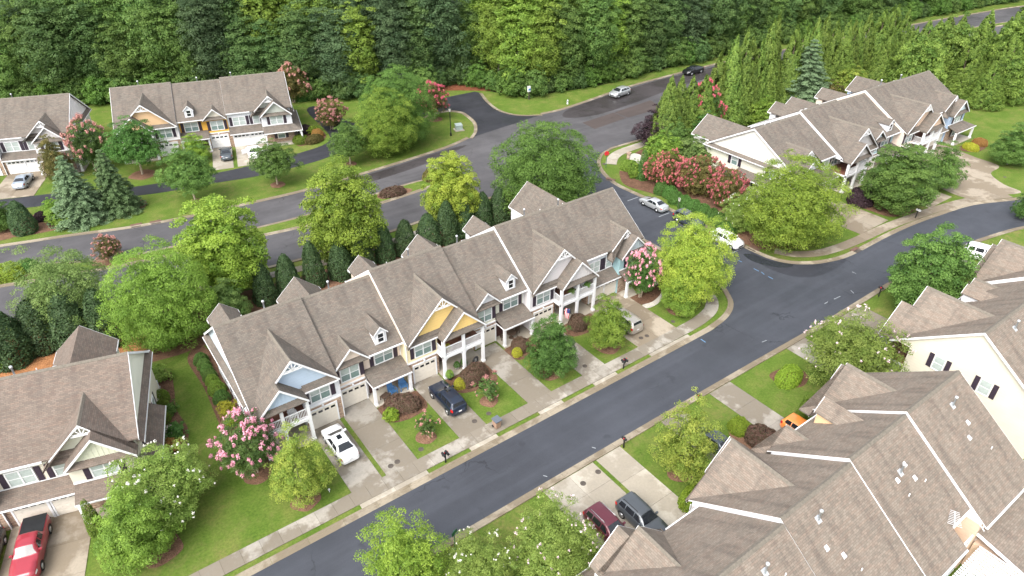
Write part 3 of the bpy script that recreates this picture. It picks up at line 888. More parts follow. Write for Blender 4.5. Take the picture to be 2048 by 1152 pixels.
def fan(mb, xm, yf, zt, pitch, hw):
    """white openwork bracket in the peak of a gable"""
    zc = zt - 0.22 - hw * pitch
    mb.box(xm - hw, xm + hw, yf - 0.045, yf, zc - 0.13, zc)
    mb.box(xm - 0.045, xm + 0.045, yf - 0.045, yf, zc, zt - 0.26)
    for s in (-1, 1):
        for q in (0.40, 0.80):
            mb.bar((xm + s * 0.03, yf - 0.02, zc + 0.02), (xm + s * hw * q, yf - 0.02, zt - 0.26 - hw * q * pitch), 0.05, 0.07)

def vents(parent, zr, pts, ry=0.0, mx=None):
    """roof furniture on the rear slope: f flue pipe, v white vent, s soil pipe"""
    for kind, x, y in pts:
        if mx is not None: x = mx - x
        z = zr - SL * abs(RY0 - ry - y)
        if kind == 'f':
            o = link('flue_pipe', cached('flue', lambda: MB().lathe([(0.075, -0.3), (0.075, 0.75), (0.13, 0.76), (0.13, 0.92), (0.05, 0.98)], 12).mesh('flue_pipe', 'metal_vent', True)), parent, (x, y, z))
            link('flashing', cached('flash', lambda: MB().slab([(-0.2, -0.2, 0.03 + 0.2 * SL), (0.2, -0.2, 0.03 + 0.2 * SL), (0.2, 0.2, 0.03 - 0.2 * SL), (-0.2, 0.2, 0.03 - 0.2 * SL)], 0.03).mesh('flashing', 'metal_vent')), o)
        elif kind == 'v':
            link('roof_vent', cached('rvent', lambda: MB().slab([(-0.13, -0.13, 0.16), (0.13, -0.13, 0.16), (0.13, 0.17, 0.02), (-0.13, 0.17, 0.02)], 0.24).mesh('roof_vent', 'plastic_white')), parent, (x, y, z))
        else:
            link('soil_pipe', cached('soil', lambda: MB().lathe([(0.045, -0.2), (0.045, 0.24), (0.035, 0.25)], 10).mesh('soil_pipe', 'plastic_white', True)), parent, (x, y, z))

def townhouse(kind, label, loc, W, wall, gab, acc=None, mir=False, rz=0.0, scale=(1, 1, 1), zr=None, ends='', rear=None, garage_mat='garage_beige', vent=(), group=None, shut_side=True, rear_wall=None, end_col=None, ry=0.0, plain_end=False, notch=0.0, notch_hi=0.0, dormer_col='white', gw=3.55, dorm=(5.15, 0.62)):
    RY = RY0 - ry
    t = thing('townhouse', label, 'house', (loc[0], loc[1], 0), rz, group, scale)
    mx = W if mir else None
    if mir: ends = ends.translate(str.maketrans('LR', 'RL'))
    M = lambda: MB(mx)
    wm = 'siding_' + wall; gm = 'siding_' + gab; am = 'siding_' + (acc or gab); em = 'siding_' + (end_col or wall)
    zr = zr if zr is not None else {'A': 10.2, 'B': 9.8, 'C': 10.0}[kind]
    yE = {'A': -0.35, 'B': 0.45, 'C': 0.65}[kind]
    zE = zr - SL * (RY - yE)                       # front eave
    yB = DEP + 0.35; zB = zr - SL * (yB - RY)      # rear eave
    zW = 5.0
    oL = 0.30 if 'L' in ends else -0.006; oR = 0.30 if 'R' in ends else -0.006
    # walls
    if kind == 'A':
        foot = [(0.0, 0.0), (3.5, 0.0), (3.5, 1.5), (W, 1.5), (W, DEP), (0.0, DEP)]
    elif kind == 'B':
        foot = [(0.0, 0.8), (2.95, 0.8), (2.95, 1.25), (W, 1.25), (W, DEP), (0.0, DEP)]
    else:
        foot = [(0.0, 1.0), (0.52 * W, 1.0), (0.52 * W, -0.2), (W, -0.2), (W, DEP), (0.0, DEP)]
    e_ = 0.004
    if notch_hi: foot = foot[:-2] + [(W, DEP - 1.35), (W - notch_hi, DEP - 1.35), (W - notch_hi, DEP), (0.0, DEP)]
    if notch: foot = foot[:-1] + [(notch, DEP), (notch, DEP - 1.35), (0.0, DEP - 1.35)]
    foot = [(min(max(x, e_), W - e_), y) for x, y in foot]
    M().extrude(foot, 0.0, zW).build('wall', wm, t)
    # gable ends under the main roof (they also show as the bands where one roof steps up from the next)
    yg = {'A': 0.0, 'B': 0.82, 'C': 1.02}[kind]
    q = M()
    n0 = [(0.006, yg, zW + 0.002), (0.006, RY, zr - 0.16), (0.006, DEP, zW + 0.002)]
    n0 = [(0.006, yg, zW + 0.002), (0.006, yg, max(zW + .01, zr - SL * (RY - yg) - 0.17)), (0.006, RY, zr - 0.17), (0.006, DEP, max(zW + .01, zr - SL * (DEP - RY) - 0.17)), (0.006, DEP, zW + 0.002)]
    if notch or notch_hi: n0 = n0[:3] + [(0.006, DEP - 1.36, max(zW + .01, zr - SL * (DEP - 1.36 - RY) - 0.17)), (0.006, DEP - 1.36, zW + 0.002)]
    n1 = [(W - 0.006, y, z) for _, y, z in n0]
    q.add(n0 + n1, [(0, 1, 2, 3, 4)[::1], (9, 8, 7, 6, 5)] + [(i, 5 + i, 5 + (i + 1) % 5, (i + 1) % 5) for i in range(5)])
    q.build('gable_end', em if not end_col else em, t)
    # main roof
    q = M()
    q.slab([(-oL, yE, zE), (W + oR, yE, zE), (W + oR, RY, zr), (-oL, RY, zr)], 0.16)
    yN = yB - 1.35; zN = zr - SL * (yN - RY)
    if notch: q.slab([(-oL, RY, zr), (W + oR, RY, zr), (W + oR, yB, zB), (notch, yB, zB), (notch, yN, zN), (-oL, yN, zN)], 0.16)
    elif notch_hi: q.slab([(-oL, RY, zr), (W + oR, RY, zr), (W + oR, yN, zN), (W - notch_hi, yN, zN), (W - notch_hi, yB, zB), (-oL, yB, zB)], 0.16)
    else: q.slab([(-oL, RY, zr), (W + oR, RY, zr), (W + oR, yB, zB), (-oL, yB, zB)], 0.16)
    q.build('roof', ROOF[0], t)
    M().slab([(-oL, RY - 0.20, zr - 0.20 * SL + 0.025), (W + oR, RY - 0.20, zr - 0.20 * SL + 0.025), (W + oR, RY, zr + 0.03), (-oL, RY, zr + 0.03)], 0.02).slab(
        [(-oL, RY, zr + 0.03), (W + oR, RY, zr + 0.03), (W + oR, RY + 0.20, zr - 0.20 * SL + 0.025), (-oL, RY + 0.20, zr - 0.20 * SL + 0.025)], 0.02).build('ridge_cap', 'ridge_shingle', t)
    # rake boards on both verges, fascia and gutters at the eaves
    for x, s, side_ in ((-oL, -1, 'L'), (W + oR, 1, 'R')):
        q = M()
        for y0, z0, y1, z1 in ((yE, zE, RY, zr), (RY, zr, yB, zB)):
            end = (side_ in ends)
            zt_ = 0.02 if end else 0.05; zd_ = 0.26 if end else 0.17
            p = [(x, y0, z0 - zt_), (x, y1, z1 - zt_), (x, y1, z1 - zd_), (x, y0, z0 - zd_)]
            q.slab(p if s < 0 else p[::-1], 0.045 if end else 0.008, (s, 0, 0))
        q.build('rake_board', 'trim_white', t)
    if notch: M().box(-oL, notch, yN + 0.003, yN + 0.13, zN - 0.17, zN - 0.04).build('rear_gutter', 'trim_white', t)
    if notch_hi: M().box(W - notch_hi, W + oR, yN + 0.003, yN + 0.13, zN - 0.17, zN - 0.04).build('rear_gutter', 'trim_white', t)
    M().box(notch if notch else -oL, W - notch_hi if notch_hi else W + oR, yB + 0.003, yB + 0.13, zB - 0.17, zB - 0.04).build('rear_gutter', 'trim_white', t)
    # end walls: pent roof strip at eaves height, windows
    for side, x, s in (('L', 0.0, -1), ('R', W, 1)):
        if side not in ends: continue
        if plain_end:
            for yy in (4.3, 8.4):
                window(t, x, yy, 4.15, 0.85, 1.40, side, False, True, 'window_blind', mx)
            continue
        q = M()
        p = [(x + s * 0.55, 0.9, 4.95), (x + s * 0.55, DEP, 4.95), (x, DEP, 5.30), (x, 0.9, 5.30)]
        q.slab(p if s > 0 else p[::-1], 0.10)
        q.build('pent_roof', ROOF[0], t)
        M().box(min(x + s * 0.555, x + s * 0.60), max(x + s * 0.555, x + s * 0.60), 0.9, DEP, 4.82, 4.95).build('pent_gutter', 'trim_white', t)
        for yy in (3.2, 8.8):
            window(t, x, yy, 3.25, 0.85, 1.35, side, False, shut_side, 'window_glass', mx)
        for yy in (3.4, 6.4, 9.6):
            window(t, x, yy, 0.95, 0.85, 1.35, side, False, shut_side, 'window_glass', mx)
    stone_z = 2.62
    if kind == 'A':
        bx1 = 3.5
        # stone round the garage
        M().box(0.004, bx1, -0.05, 0.0, 0.0, stone_z).build('stone_front', 'stone_veneer', t)
        garage(t, 1.85, -0.06, 2.45, garage_mat, mx)
        M().box(0.004, bx1 + 0.02, -0.075, 0.0, stone_z, stone_z + 0.16).build('belt_board', 'trim_white', t)
        window(t, 1.85, -0.005, 3.20, 1.75, 1.45, 'F', True, True, 'window_glass', mx)
        # big gable
        x0, x1, zb, yf = -0.06, W + 0.06, 5.06, -0.45
        yv = lambda z: min(RY, RY - (zr - z) / SL) + 0.02
        q = M()
        xm, zt = gable_roof(q, x0, x1, yf, zb, 1.0, yv, yv)
        q.build('gable_roof', ROOF[0], t)
        M().slab([(xm - 0.18, yf + 0.01, zt - 0.15), (xm, yf + 0.01, zt + 0.035), (xm, yv(zt), zt + 0.035), (xm - 0.18, yv(zt), zt - 0.15)][::-1], 0.02).slab(
            [(xm, yf + 0.01, zt + 0.035), (xm + 0.18, yf + 0.01, zt - 0.15), (xm + 0.18, yv(zt), zt - 0.15), (xm, yv(zt), zt + 0.035)][::-1], 0.02).build('ridge_cap', 'ridge_shingle', t)
        q = M(); tri_wall(q, x0 + 0.22, x1 - 0.22, -0.02, zb + 0.02, zt - 0.20); q.build('gable_wall', gm, t)
        q = M(); rakes(q, x0, x1, yf, zb, zt); fan(q, xm, yf, zt, 1.0, 0.85); q.build('gable_trim', 'trim_white', t)
        q = M(); pent(q, x0 + 0.25, 3.35, yf - 0.06, -0.022, zb - 0.02, 0.5, 0.52, 0.0); q.build('pent_roof', ROOF[0], t)
        M().box(x0 + 0.2, 3.4, yf - 0.12, yf - 0.065, zb - 0.16, zb - 0.01).build('gutter', 'trim_white', t)
        # small gable over the balcony
        s0, s1, yf2 = 3.30, W + 0.10, -1.55
        q = M(); xs, zs = gable_roof(q, s0, s1, yf2, zb - 0.02, 1.0, lambda z: 0.0, lambda z: -0.452); q.build('porch_gable_roof', ROOF[0], t)
        M().slab([(xs - 0.15, yf2 + 0.01, zs - 0.12), (xs, yf2 + 0.01, zs + 0.03), (xs, -0.1, zs + 0.03), (xs - 0.15, -0.1, zs - 0.12)][::-1], 0.02).build('ridge_cap', 'ridge_shingle', t)
        q = M(); tri_wall(q, s0 + 0.2, s1 - 0.2, -1.22, zb, zs - 0.2); q.build('porch_gable_wall', am, t)
        q = M()
        k = s0 + 0.45
        while k < s1 - 0.4:
            hgt = min(k - s0, s1 - k) - 0.25
            if hgt > 0.4: q.box(k - 0.025, k + 0.025, -1.245, -1.218, zb + 0.3, zb + hgt)
            k += 0.36
        q.build('batten', am, t, kind='stuff')
        q = M(); rakes(q, s0, s1, yf2, zb - 0.02, zs); q.build('porch_gable_trim', 'trim_white', t)
        q = M(); pent(q, s0 + 0.22, s1 - 0.22, yf2 - 0.05, -1.222, zb - 0.03, 0.4, 0.42, 0.42); q.build('pent_roof', ROOF[0], t)
        M().box(s0 + 0.1, s1 - 0.08, yf2 + 0.06, -0.05, zb - 0.20, zb - 0.10).build('balcony_ceiling', 'trim_white', t)
        # side wall of the projecting gable seen past a neighbour, columns, balcony
        for x in (3.50, 5.82, W - 0.16):
            M().box(x - 0.14, x + 0.14, -1.36, -1.08, 0.10, zb - 0.20).box(x - 0.18, x + 0.18, -1.40, -1.04, 0.10, 0.32).build('column', 'post_white', t)
        M().box(3.36, W - 0.02, -1.34, 1.5, 2.60, 2.90).build('balcony_deck', 'trim_white', t)
        M().box(3.50, W - 0.04, -1.05, 1.49, 2.90, 2.93).build('balcony_floor', 'deck_brown', t)
        q = M()
        for a, b in ((3.64, 5.68), (5.96, W - 0.30)):
            q.box(a, b, -1.26, -1.18, 3.86, 3.94).box(a, b, -1.25, -1.19, 3.02, 3.09)
        for x in (3.42, ):
            q.box(x - 0.04, x + 0.04, -1.08, -0.02, 3.86, 3.94).box(x - 0.03, x + 0.03, -1.08, -0.02, 3.02, 3.09)
        q.build('railing', 'trim_white', t)
        q = M()
        for a, b in ((3.64, 5.68), (5.96, W - 0.30)):
            k = a + 0.10
            while k < b:
                q.box(k - 0.022, k + 0.022, -1.24, -1.20, 3.09, 3.86); k += 0.135
        k = -0.95
        while k < -0.05:
            q.box(3.40, 3.44, k - 0.022, k + 0.022, 3.09, 3.86); k += 0.135
        q.build('baluster', 'trim_white', t, kind='stuff')
        # arched braces under the balcony
        q = M()
        for x, s in ((3.64, 1), (5.68, -1), (5.96, 1), (W - 0.30, -1)):
            for k in range(5):
                a0, a1 = k * math.pi / 10, (k + 1) * math.pi / 10
                r_ = 0.5
                q.bar((x + s * (r_ - r_ * math.cos(a0)), -1.22, 2.1 + r_ * math.sin(a0)), (x + s * (r_ - r_ * math.cos(a1)), -1.22, 2.1 + r_ * math.sin(a1)), 0.09, 0.12)
        q.build('brace', 'trim_white', t)
        M().box(3.40, W, -1.45, 1.5, 0.0, 0.11).build('porch_slab', 'concrete_pale', t)
        M().box(3.52, W - 0.01, 1.42, 1.497, 0.11, 1.0).build('stone_base', 'stone_veneer', t)
        for x_, y_, z_, w_, h_ in ((4.35, 1.44, 0.11, 1.0, 2.1), (4.55, 1.46, 2.93, 0.95, 2.0)):
            o = M().box(x_ - w_ / 2 - 0.1, x_ + w_ / 2 + 0.1, y_ - 0.06, y_, z_, z_ + h_ + 0.1).build('door', 'trim_white', t)
            M().box(x_ - w_ / 2, x_ + w_ / 2, y_ - 0.08, y_ - 0.055, z_, z_ + h_).build('leaf', 'door_dark', o)
        window(t, 6.6, 1.50, 0.75, 1.5, 1.35, 'F', True, False, 'window_glass', mx)
        window(t, 6.7, 1.50, 3.3, 1.5, 1.3, 'F', True, False, 'window_glass', mx)
        link('wall_lamp', cached('wl', lambda: MB().lathe([(0.03, 0), (0.09, 0.05), (0.11, 0.22), (0.03, 0.3)], 10).mesh('wall_lamp', 'plastic_white', True)), t, ((mx - 1.85) if mir else 1.85, -0.13, 2.34))
        M().box(-0.05, 0.03, -0.10, -0.055, 0.0, 4.95).build('downspout', 'trim_white', t)
    elif kind == 'B':
        M().box(0.004, 2.95, 0.75, 0.8, 0.0, stone_z).build('stone_front', 'stone_veneer', t)
        garage(t, 1.62, 0.74, 2.45, garage_mat, mx)
        M().box(0.004, 2.97, 0.72, 0.8, stone_z, stone_z + 0.16).build('belt_board', 'trim_white', t)
        window(t, 1.55, 0.795, 3.22, 1.75, 1.45, 'F', True, True, 'window_glass', mx)
        x0, x1, yf, zb = -0.02, gw, 0.30, 5.20
        yv = lambda z: min(RY, RY - (zr - z) / SL) + 0.02
        q = M(); xm, zt = gable_roof(q, x0, x1, yf, zb, 1.02, yv, yv); q.build('gable_roof', ROOF[0], t)
        M().slab([(xm - 0.15, yf + 0.01, zt - 0.12), (xm, yf + 0.01, zt + 0.03), (xm, yv(zt), zt + 0.03), (xm - 0.15, yv(zt), zt - 0.12)][::-1], 0.02).slab(
            [(xm, yf + 0.01, zt + 0.03), (xm + 0.15, yf + 0.01, zt - 0.12), (xm + 0.15, yv(zt), zt - 0.12), (xm, yv(zt), zt + 0.03)][::-1], 0.02).build('ridge_cap', 'ridge_shingle', t)
        q = M(); tri_wall(q, x0 + 0.2, x1 - 0.2, 0.70, zb - 0.1, zt - 0.2); q.build('gable_wall', gm, t)
        q = M(); rakes(q, x0, x1, yf, zb, zt, 0.22); q.build('gable_trim', 'trim_white', t)
        q = M(); pent(q, x0 + 0.15, x1 - 0.15, yf - 0.03, 0.698, zb - 0.05, 0.38, 0.45, 0.45); q.build('pent_roof', ROOF[0], t)
        window(t, 5.3, 1.245, 3.30, 1.85, 1.45, 'F', True, True, 'window_glass', mx)
        M().box(3.45, W - 0.01, yE - 0.12, yE - 0.002, zE - 0.17, zE - 0.04).build('gutter', 'trim_white', t)
        # dormer
        dx, dw, y0 = dorm[0], dorm[1], 1.0
        zf = zr - SL * (RY - y0)
        q = M()
        q.add([(dx - dw, y0, zf - 0.1), (dx + dw, y0, zf - 0.1), (dx + dw, y0, zf + 1.30), (dx, y0, zf + 1.95), (dx - dw, y0, zf + 1.30),
               (dx - dw, y0 + 2.9, zf - 0.1), (dx + dw, y0 + 2.9, zf - 0.1), (dx + dw, y0 + 2.9, zf + 1.30), (dx, y0 + 2.9, zf + 1.95), (dx - dw, y0 + 2.9, zf + 1.30)],
              [(0, 1, 2, 3, 4), (9, 8, 7, 6, 5), (0, 5, 6, 1), (1, 6, 7, 2), (2, 7, 8, 3), (3, 8, 9, 4), (4, 9, 5, 0)])
        q.build('dormer_wall', 'siding_' + dormer_col, t)
        yd = lambda z: RY - (zr - z) / SL + 0.02
        q = M(); gable_roof(q, dx - dw - 0.14, dx + dw + 0.14, y0 - 0.16, zf + 1.24, 1.05, yd, yd, 0.10); q.build('dormer_roof', ROOF[0], t)
        q = M(); rakes(q, dx - dw - 0.14, dx + dw + 0.14, y0 - 0.16, zf + 1.24, zf + 1.24 + 1.05 * (dw + 0.14), 0.16, 0.04); q.build('dormer_trim', 'trim_white', t)
        window(t, dx, y0 - 0.005, zf + 0.22, 0.55, 0.95, 'F', False, False, 'glass_dark', mx)
        # porch
        q = M(); q.slab([(2.98, -0.95, 2.55), (W - 0.02, -0.95, 2.55), (W - 0.02, 1.24, 3.20), (2.98, 1.24, 3.20)], 0.12); q.build('porch_roof', ROOF[0], t)
        M().box(2.96, W - 0.01, -1.03, -0.955, 2.38, 2.53).box(2.92, 2.975, -0.95, 0.7, 2.36, 2.50).build('porch_fascia', 'trim_white', t)
        for x in (3.12, W - 0.2):
            M().box(x - 0.13, x + 0.13, -0.85, -0.59, 0.10, 2.40).box(x - 0.17, x + 0.17, -0.89, -0.55, 0.10, 0.3).build('column', 'post_white', t)
        M().box(2.97, W - 0.01, -1.0, 1.25, 0.0, 0.11).build('porch_slab', 'concrete_pale', t)
        o = M().box(3.2, 4.4, 1.18, 1.25, 0.11, 2.35).build('door', 'trim_white', t)
        M().box(3.3, 4.3, 1.16, 1.185, 0.11, 2.22).build('leaf', 'door_dark', o)
        window(t, 5.7, 1.245, 0.8, 1.5, 1.3, 'F', True, False, 'window_glass', mx)
        M().box(2.97, W - 0.01, 1.20, 1.248, 0.11, 0.7).build('stone_base', 'stone_veneer', t)
        link('wall_lamp', cached('wl', lambda: MB().lathe([(0.03, 0), (0.09, 0.05), (0.11, 0.22), (0.03, 0.3)], 10).mesh('wall_lamp', 'plastic_white', True)), t, ((mx - 1.62) if mir else 1.62, 0.66, 2.34))
        M().box(W - 0.08, W - 0.005, 1.15, 1.22, 3.2, zE - 0.1).build('downspout', 'trim_white', t)
    else:
        k = W / 9.2
        px = 0.52 * W
        # garage storey with its shed roof
        M().extrude([(0.01, 0.15), (px, 0.15), (px, 1.0), (0.01, 1.0)], 0.0, 2.6).build('garage_wall', 'stone_veneer', t)
        for gx in (1.55 * k, 4.05 * k - 0.1):
            garage(t, gx, 0.12, 2.2 * min(k, 1.06), garage_mat, mx)
        q = M(); q.slab([(0.0, -0.38, 2.50), (px + 0.25, -0.38, 2.50), (px + 0.25, 0.995, 3.32), (0.0, 0.995, 3.32)], 0.12); q.build('shed_roof', ROOF[0], t)
        M().box(0.0, px + 0.25, -0.45, -0.385, 2.34, 2.49).build('shed_gutter', 'trim_white', t)
        M().box(2.72 * k - 0.05, 2.72 * k + 0.05, 0.02, 0.10, 0.0, 2.4).build('downspout', 'trim_white', t)
        window(t, 1.65 * k, 0.995, 3.50, 1.75, 1.40, 'F', True, True, 'window_blind', mx)
        window(t, 4.1 * k, 0.995, 3.50, 0.85, 1.40, 'F', False, True, 'window_blind', mx)
        M().box(0.004, px, 0.955, 1.0, 3.32, 3.42).build('belt_board', 'trim_white', t)
        # big gable with a smaller projecting one
        x0, x1, yf, zb = 3.35 * k, W + 0.12, 0.55, 5.08
        yv = lambda z: min(RY, RY - (zr - z) / SL) + 0.02
        q = M(); xm, zt = gable_roof(q, x0, x1, yf, zb, 1.0, yv, yv); q.build('gable_roof', ROOF[0], t)
        M().slab([(xm - 0.16, yf + 0.01, zt - 0.13), (xm, yf + 0.01, zt + 0.035), (xm, yv(zt), zt + 0.035), (xm - 0.16, yv(zt), zt - 0.13)][::-1], 0.02).slab(
            [(xm, yf + 0.01, zt + 0.035), (xm + 0.16, yf + 0.01, zt - 0.13), (xm + 0.16, yv(zt), zt - 0.13), (xm, yv(zt), zt + 0.035)][::-1], 0.02).build('ridge_cap', 'ridge_shingle', t)
        q = M(); tri_wall(q, x0 + 0.2, x1 - 0.2, 0.98, zb - 0.06, zt - 0.2); q.build('gable_wall', gm, t)
        q = M(); rakes(q, x0, x1, yf, zb, zt); fan(q, xm, yf, zt, 1.0, 0.8); q.build('gable_trim', 'trim_white', t)
        q = M(); pent(q, x0 + 0.2, px + 0.2, yf - 0.04, 0.978, zb - 0.04, 0.45, 0.5, 0.0); q.build('pent_roof', ROOF[0], t)
        s0, s1, yf2 = px - 0.12, W + 0.14, -0.62
        q = M(); xs, zs = gable_roof(q, s0, s1, yf2, zb - 0.02, 1.0, lambda z: 0.98, lambda z: 0.548); q.build('bay_gable_roof', ROOF[0], t)
        q = M(); tri_wall(q, s0 + 0.2, s1 - 0.2, -0.22, zb - 0.04, zs - 0.2); q.build('bay_gable_wall', am, t)
        q = M()
        b = s0 + 0.45
        while b < s1 - 0.4:
            hgt = min(b - s0, s1 - b) - 0.25
            if hgt > 0.4: q.box(b - 0.025, b + 0.025, -0.245, -0.218, zb + 0.3, zb + hgt)
            b += 0.36
        q.build('batten', am, t, kind='stuff')
        q = M(); rakes(q, s0, s1, yf2, zb - 0.02, zs); q.build('bay_gable_trim', 'trim_white', t)
        q = M(); pent(q, s0 + 0.2, s1 - 0.2, yf2 - 0.03, -0.222, zb - 0.05, 0.42, 0.45, 0.45); q.build('pent_roof', ROOF[0], t)
        window(t, (px + W) / 2, -0.205, 3.45, 1.8, 1.42, 'F', True, True, 'window_blind', mx)
        M().box(px, W, -0.25, -0.2, 3.18, 3.32).build('belt_board', 'trim_white', t)
        M().box(0.0, x0, yE - 0.12, yE - 0.002, zE - 0.17, zE - 0.04).build('gutter', 'trim_white', t)
        # porch wrapping the outer corner
        q = M()
        q.slab([(px + 0.02, -1.75, 2.45), (W + 1.25, -1.75, 2.45), (W + 0.05, -0.205, 3.15), (px + 0.02, -0.205, 3.15)], 0.12)
        q.slab([(W + 1.25, -1.75, 2.45), (W + 1.25, 8.0, 2.45), (W + 0.05, 8.0, 3.15), (W + 0.05, -0.205, 3.15)], 0.12)
        q.build('porch_roof', ROOF[0], t)
        M().box(px, W + 1.25, -1.82, -1.755, 2.28, 2.43).box(W + 1.255, W + 1.32, -1.82, 8.0, 2.28, 2.43).build('porch_fascia', 'trim_white', t)
        for x, y in ((px + 0.2, -1.55), (W + 1.05, -1.55), (W + 1.05, 1.2)):
            M().box(x - 0.13, x + 0.13, y - 0.13, y + 0.13, 0.10, 2.30).box(x - 0.17, x + 0.17, y - 0.17, y + 0.17, 0.10, 0.32).build('column', 'post_white', t)
        q = M()
        for x, s in ((px + 0.33, 1), (W + 0.92, -1)):
            for j in range(5):
                a0, a1 = j * math.pi / 10, (j + 1) * math.pi / 10
                r_ = 0.5
                q.bar((x + s * (r_ - r_ * math.cos(a0)), -1.55, 1.8 + r_ * math.sin(a0)), (x + s * (r_ - r_ * math.cos(a1)), -1.55, 1.8 + r_ * math.sin(a1)), 0.09, 0.12)
        q.build('brace', 'trim_white', t)
        M().box(px + 0.02, W + 1.3, -1.8, -0.2, 0.0, 0.11).box(W, W + 1.3, -0.2, 8.0, 0.0, 0.10).build('porch_slab', 'concrete_pale', t)
        M().box(px + 0.004, W - 0.004, -0.25, -0.2, 0.0, 2.6).build('stone_front', 'stone_veneer', t)
        window(t, (px + W) / 2 + 0.3, -0.26, 0.85, 1.0, 1.2, 'F', False, True, 'window_glass', mx)
    # rear gables
    for spec in (rear or ()):
        rx, hw, out, zt2 = spec[:4]
        zb2 = zt2 - hw * 0.9
        q = M()
        yr = lambda z: RY + (zr - z) / SL - 0.02
        yb = DEP + out
        q.slab([(rx - hw, yr(zb2), zb2), (rx, yr(zt2), zt2), (rx, yb + 0.3, zt2), (rx - hw, yb + 0.3, zb2)][::-1], 0.15)
        q.slab([(rx, yr(zt2), zt2), (rx + hw, yr(zb2), zb2), (rx + hw, yb + 0.3, zb2), (rx, yb + 0.3, zt2)][::-1], 0.15)
        q.build('rear_gable_roof', ROOF[0], t)
        q = M()
        q.add([(rx - hw + 0.2, DEP - 0.6, 2.6), (rx + hw - 0.2, DEP - 0.6, 2.6), (rx + hw - 0.2, DEP - 0.6, zb2), (rx, DEP - 0.6, zt2 - 0.2), (rx - hw + 0.2, DEP - 0.6, zb2),
               (rx - hw + 0.2, yb, 2.6), (rx + hw - 0.2, yb, 2.6), (rx + hw - 0.2, yb, zb2), (rx, yb, zt2 - 0.2), (rx - hw + 0.2, yb, zb2)],
              [(0, 1, 2, 3, 4), (9, 8, 7, 6, 5), (0, 5, 6, 1), (1, 6, 7, 2), (2, 7, 8, 3), (3, 8, 9, 4), (4, 9, 5, 0)])
        q.build('rear_gable_wall', em, t)
        q = M(); rakes(q, rx - hw, rx + hw, yb + 0.36, zb2, zt2, 0.2)
        for s in (-1, 1):
            q.box(rx + s * hw - 0.05, rx + s * hw + 0.05, DEP, yb + 0.3, zb2 - 0.2, zb2 - 0.03)
        q.build('rear_gable_trim', 'trim_white', t)
        if out > 0.5:
            for s in (-1, 1):
                M().box(rx + s * (hw - 0.25) - 0.12, rx + s * (hw - 0.25) + 0.12, yb - 0.25, yb, 0.0, 2.6).build('rear_post', 'post_white', t)
    if rear_wall:
        for xx in (W * 0.27, W * 0.73):
            window(t, xx, DEP, 3.3, 1.7, 1.4, 'B', True, False, 'window_glass', mx)
            window(t, xx, DEP, 0.9, 1.7, 1.5, 'B', True, False, 'window_glass', mx)
    vents(t, zr, vent, ry, mx=mx)
    return t

G_MAIN = 'townhouses of the central row'
V = (('f', 3.2, 7.6), ('s', 5.2, 8.3), ('v', 4.0, 9.6))
townhouse('A', 'blue gabled end townhouse of the central row, beside the grassy gap', (7.4, 48.1), 7.75, 'white', 'blue', 'blue', True, zr=10.15, ends='L', end_col='sky', rear=((5.9, 1.5, 0.3, 7.7),), vent=V, shut_side=True, group=G_MAIN)
townhouse('B', 'peach townhouse with one dormer between the blue and yellow gabled houses', (15.15, 48.3), 7.15, 'peach_pale', 'peach_pale', zr=9.80, rear=((1.9, 2.3, 0.3, 7.8),), vent=V, group=G_MAIN)
townhouse('A', 'cream townhouse with yellow gables and a balcony in the middle of the central row', (22.3, 48.3), 8.3, 'cream', 'yellow', zr=10.42, end_col='peach_pale', rear=((2.1, 1.5, 0.3, 7.9),), vent=(('f', 4.9, 7.5), ('s', 2.6, 8.0), ('v', 5.6, 9.6)), group=G_MAIN)
townhouse('B', 'ivory townhouse with dormer and patio porch, right of the yellow gabled house', (30.6, 48.5), 7.0, 'ivory', 'white', zr=9.9, rear=((1.3, 2.3, 0.3, 8.0),), vent=(('f', 2.6, 7.4), ('s', 4.4, 8.0)), group=G_MAIN)
townhouse('A', 'pale lilac gabled townhouse with the flag on its porch', (37.6, 48.5), 8.5, 'lilac', 'greige', zr=10.42, end_col='white', rear=((2.0, 1.6, 0.3, 8.1),), vent=(('f', 4.7, 7.4), ('s', 7.4, 7.9)), group=G_MAIN)
townhouse('C', 'teal end townhouse of the central row with two garages beside the pink crape myrtle', (46.1, 48.5), 9.0, 'teal', 'sky', zr=10.25, ends='R', end_col='white', rear=((4.5, 3.1, 4.0, 8.3),), vent=(('f', 1.3, 7.5), ('s', 2.6, 8.2)), group=G_MAIN)

ROOF[0] = 'shingle_rose'
G_BL = 'townhouses of the lower left row'
u_bl = lambda s, n=0.0: (-11.24 + s * math.cos(R(-14.9)) - n * math.sin(R(-14.9)), 51.67 + s * math.sin(R(-14.9)) + n * math.cos(R(-14.9)))
townhouse('C', 'cream end townhouse at lower left with two garages and the red pickup in front', u_bl(-0.45), 10.3, 'butter', 'sand', 'sand', False, R(-14.9), zr=10.0, ends='R', rear=((5.4, 2.6, 1.6, 8.2),), vent=(('f', 2.0, 7.6), ('s', 3.6, 7.6), ('v', 4.8, 7.7)), group=G_BL, end_col='ivory')
townhouse('A', 'pale blue townhouse at the left picture edge, joined to the cream end house', u_bl(-8.7), 8.2, 'white', 'sky', 'sky', True, R(-14.9), zr=9.7, group=G_BL)

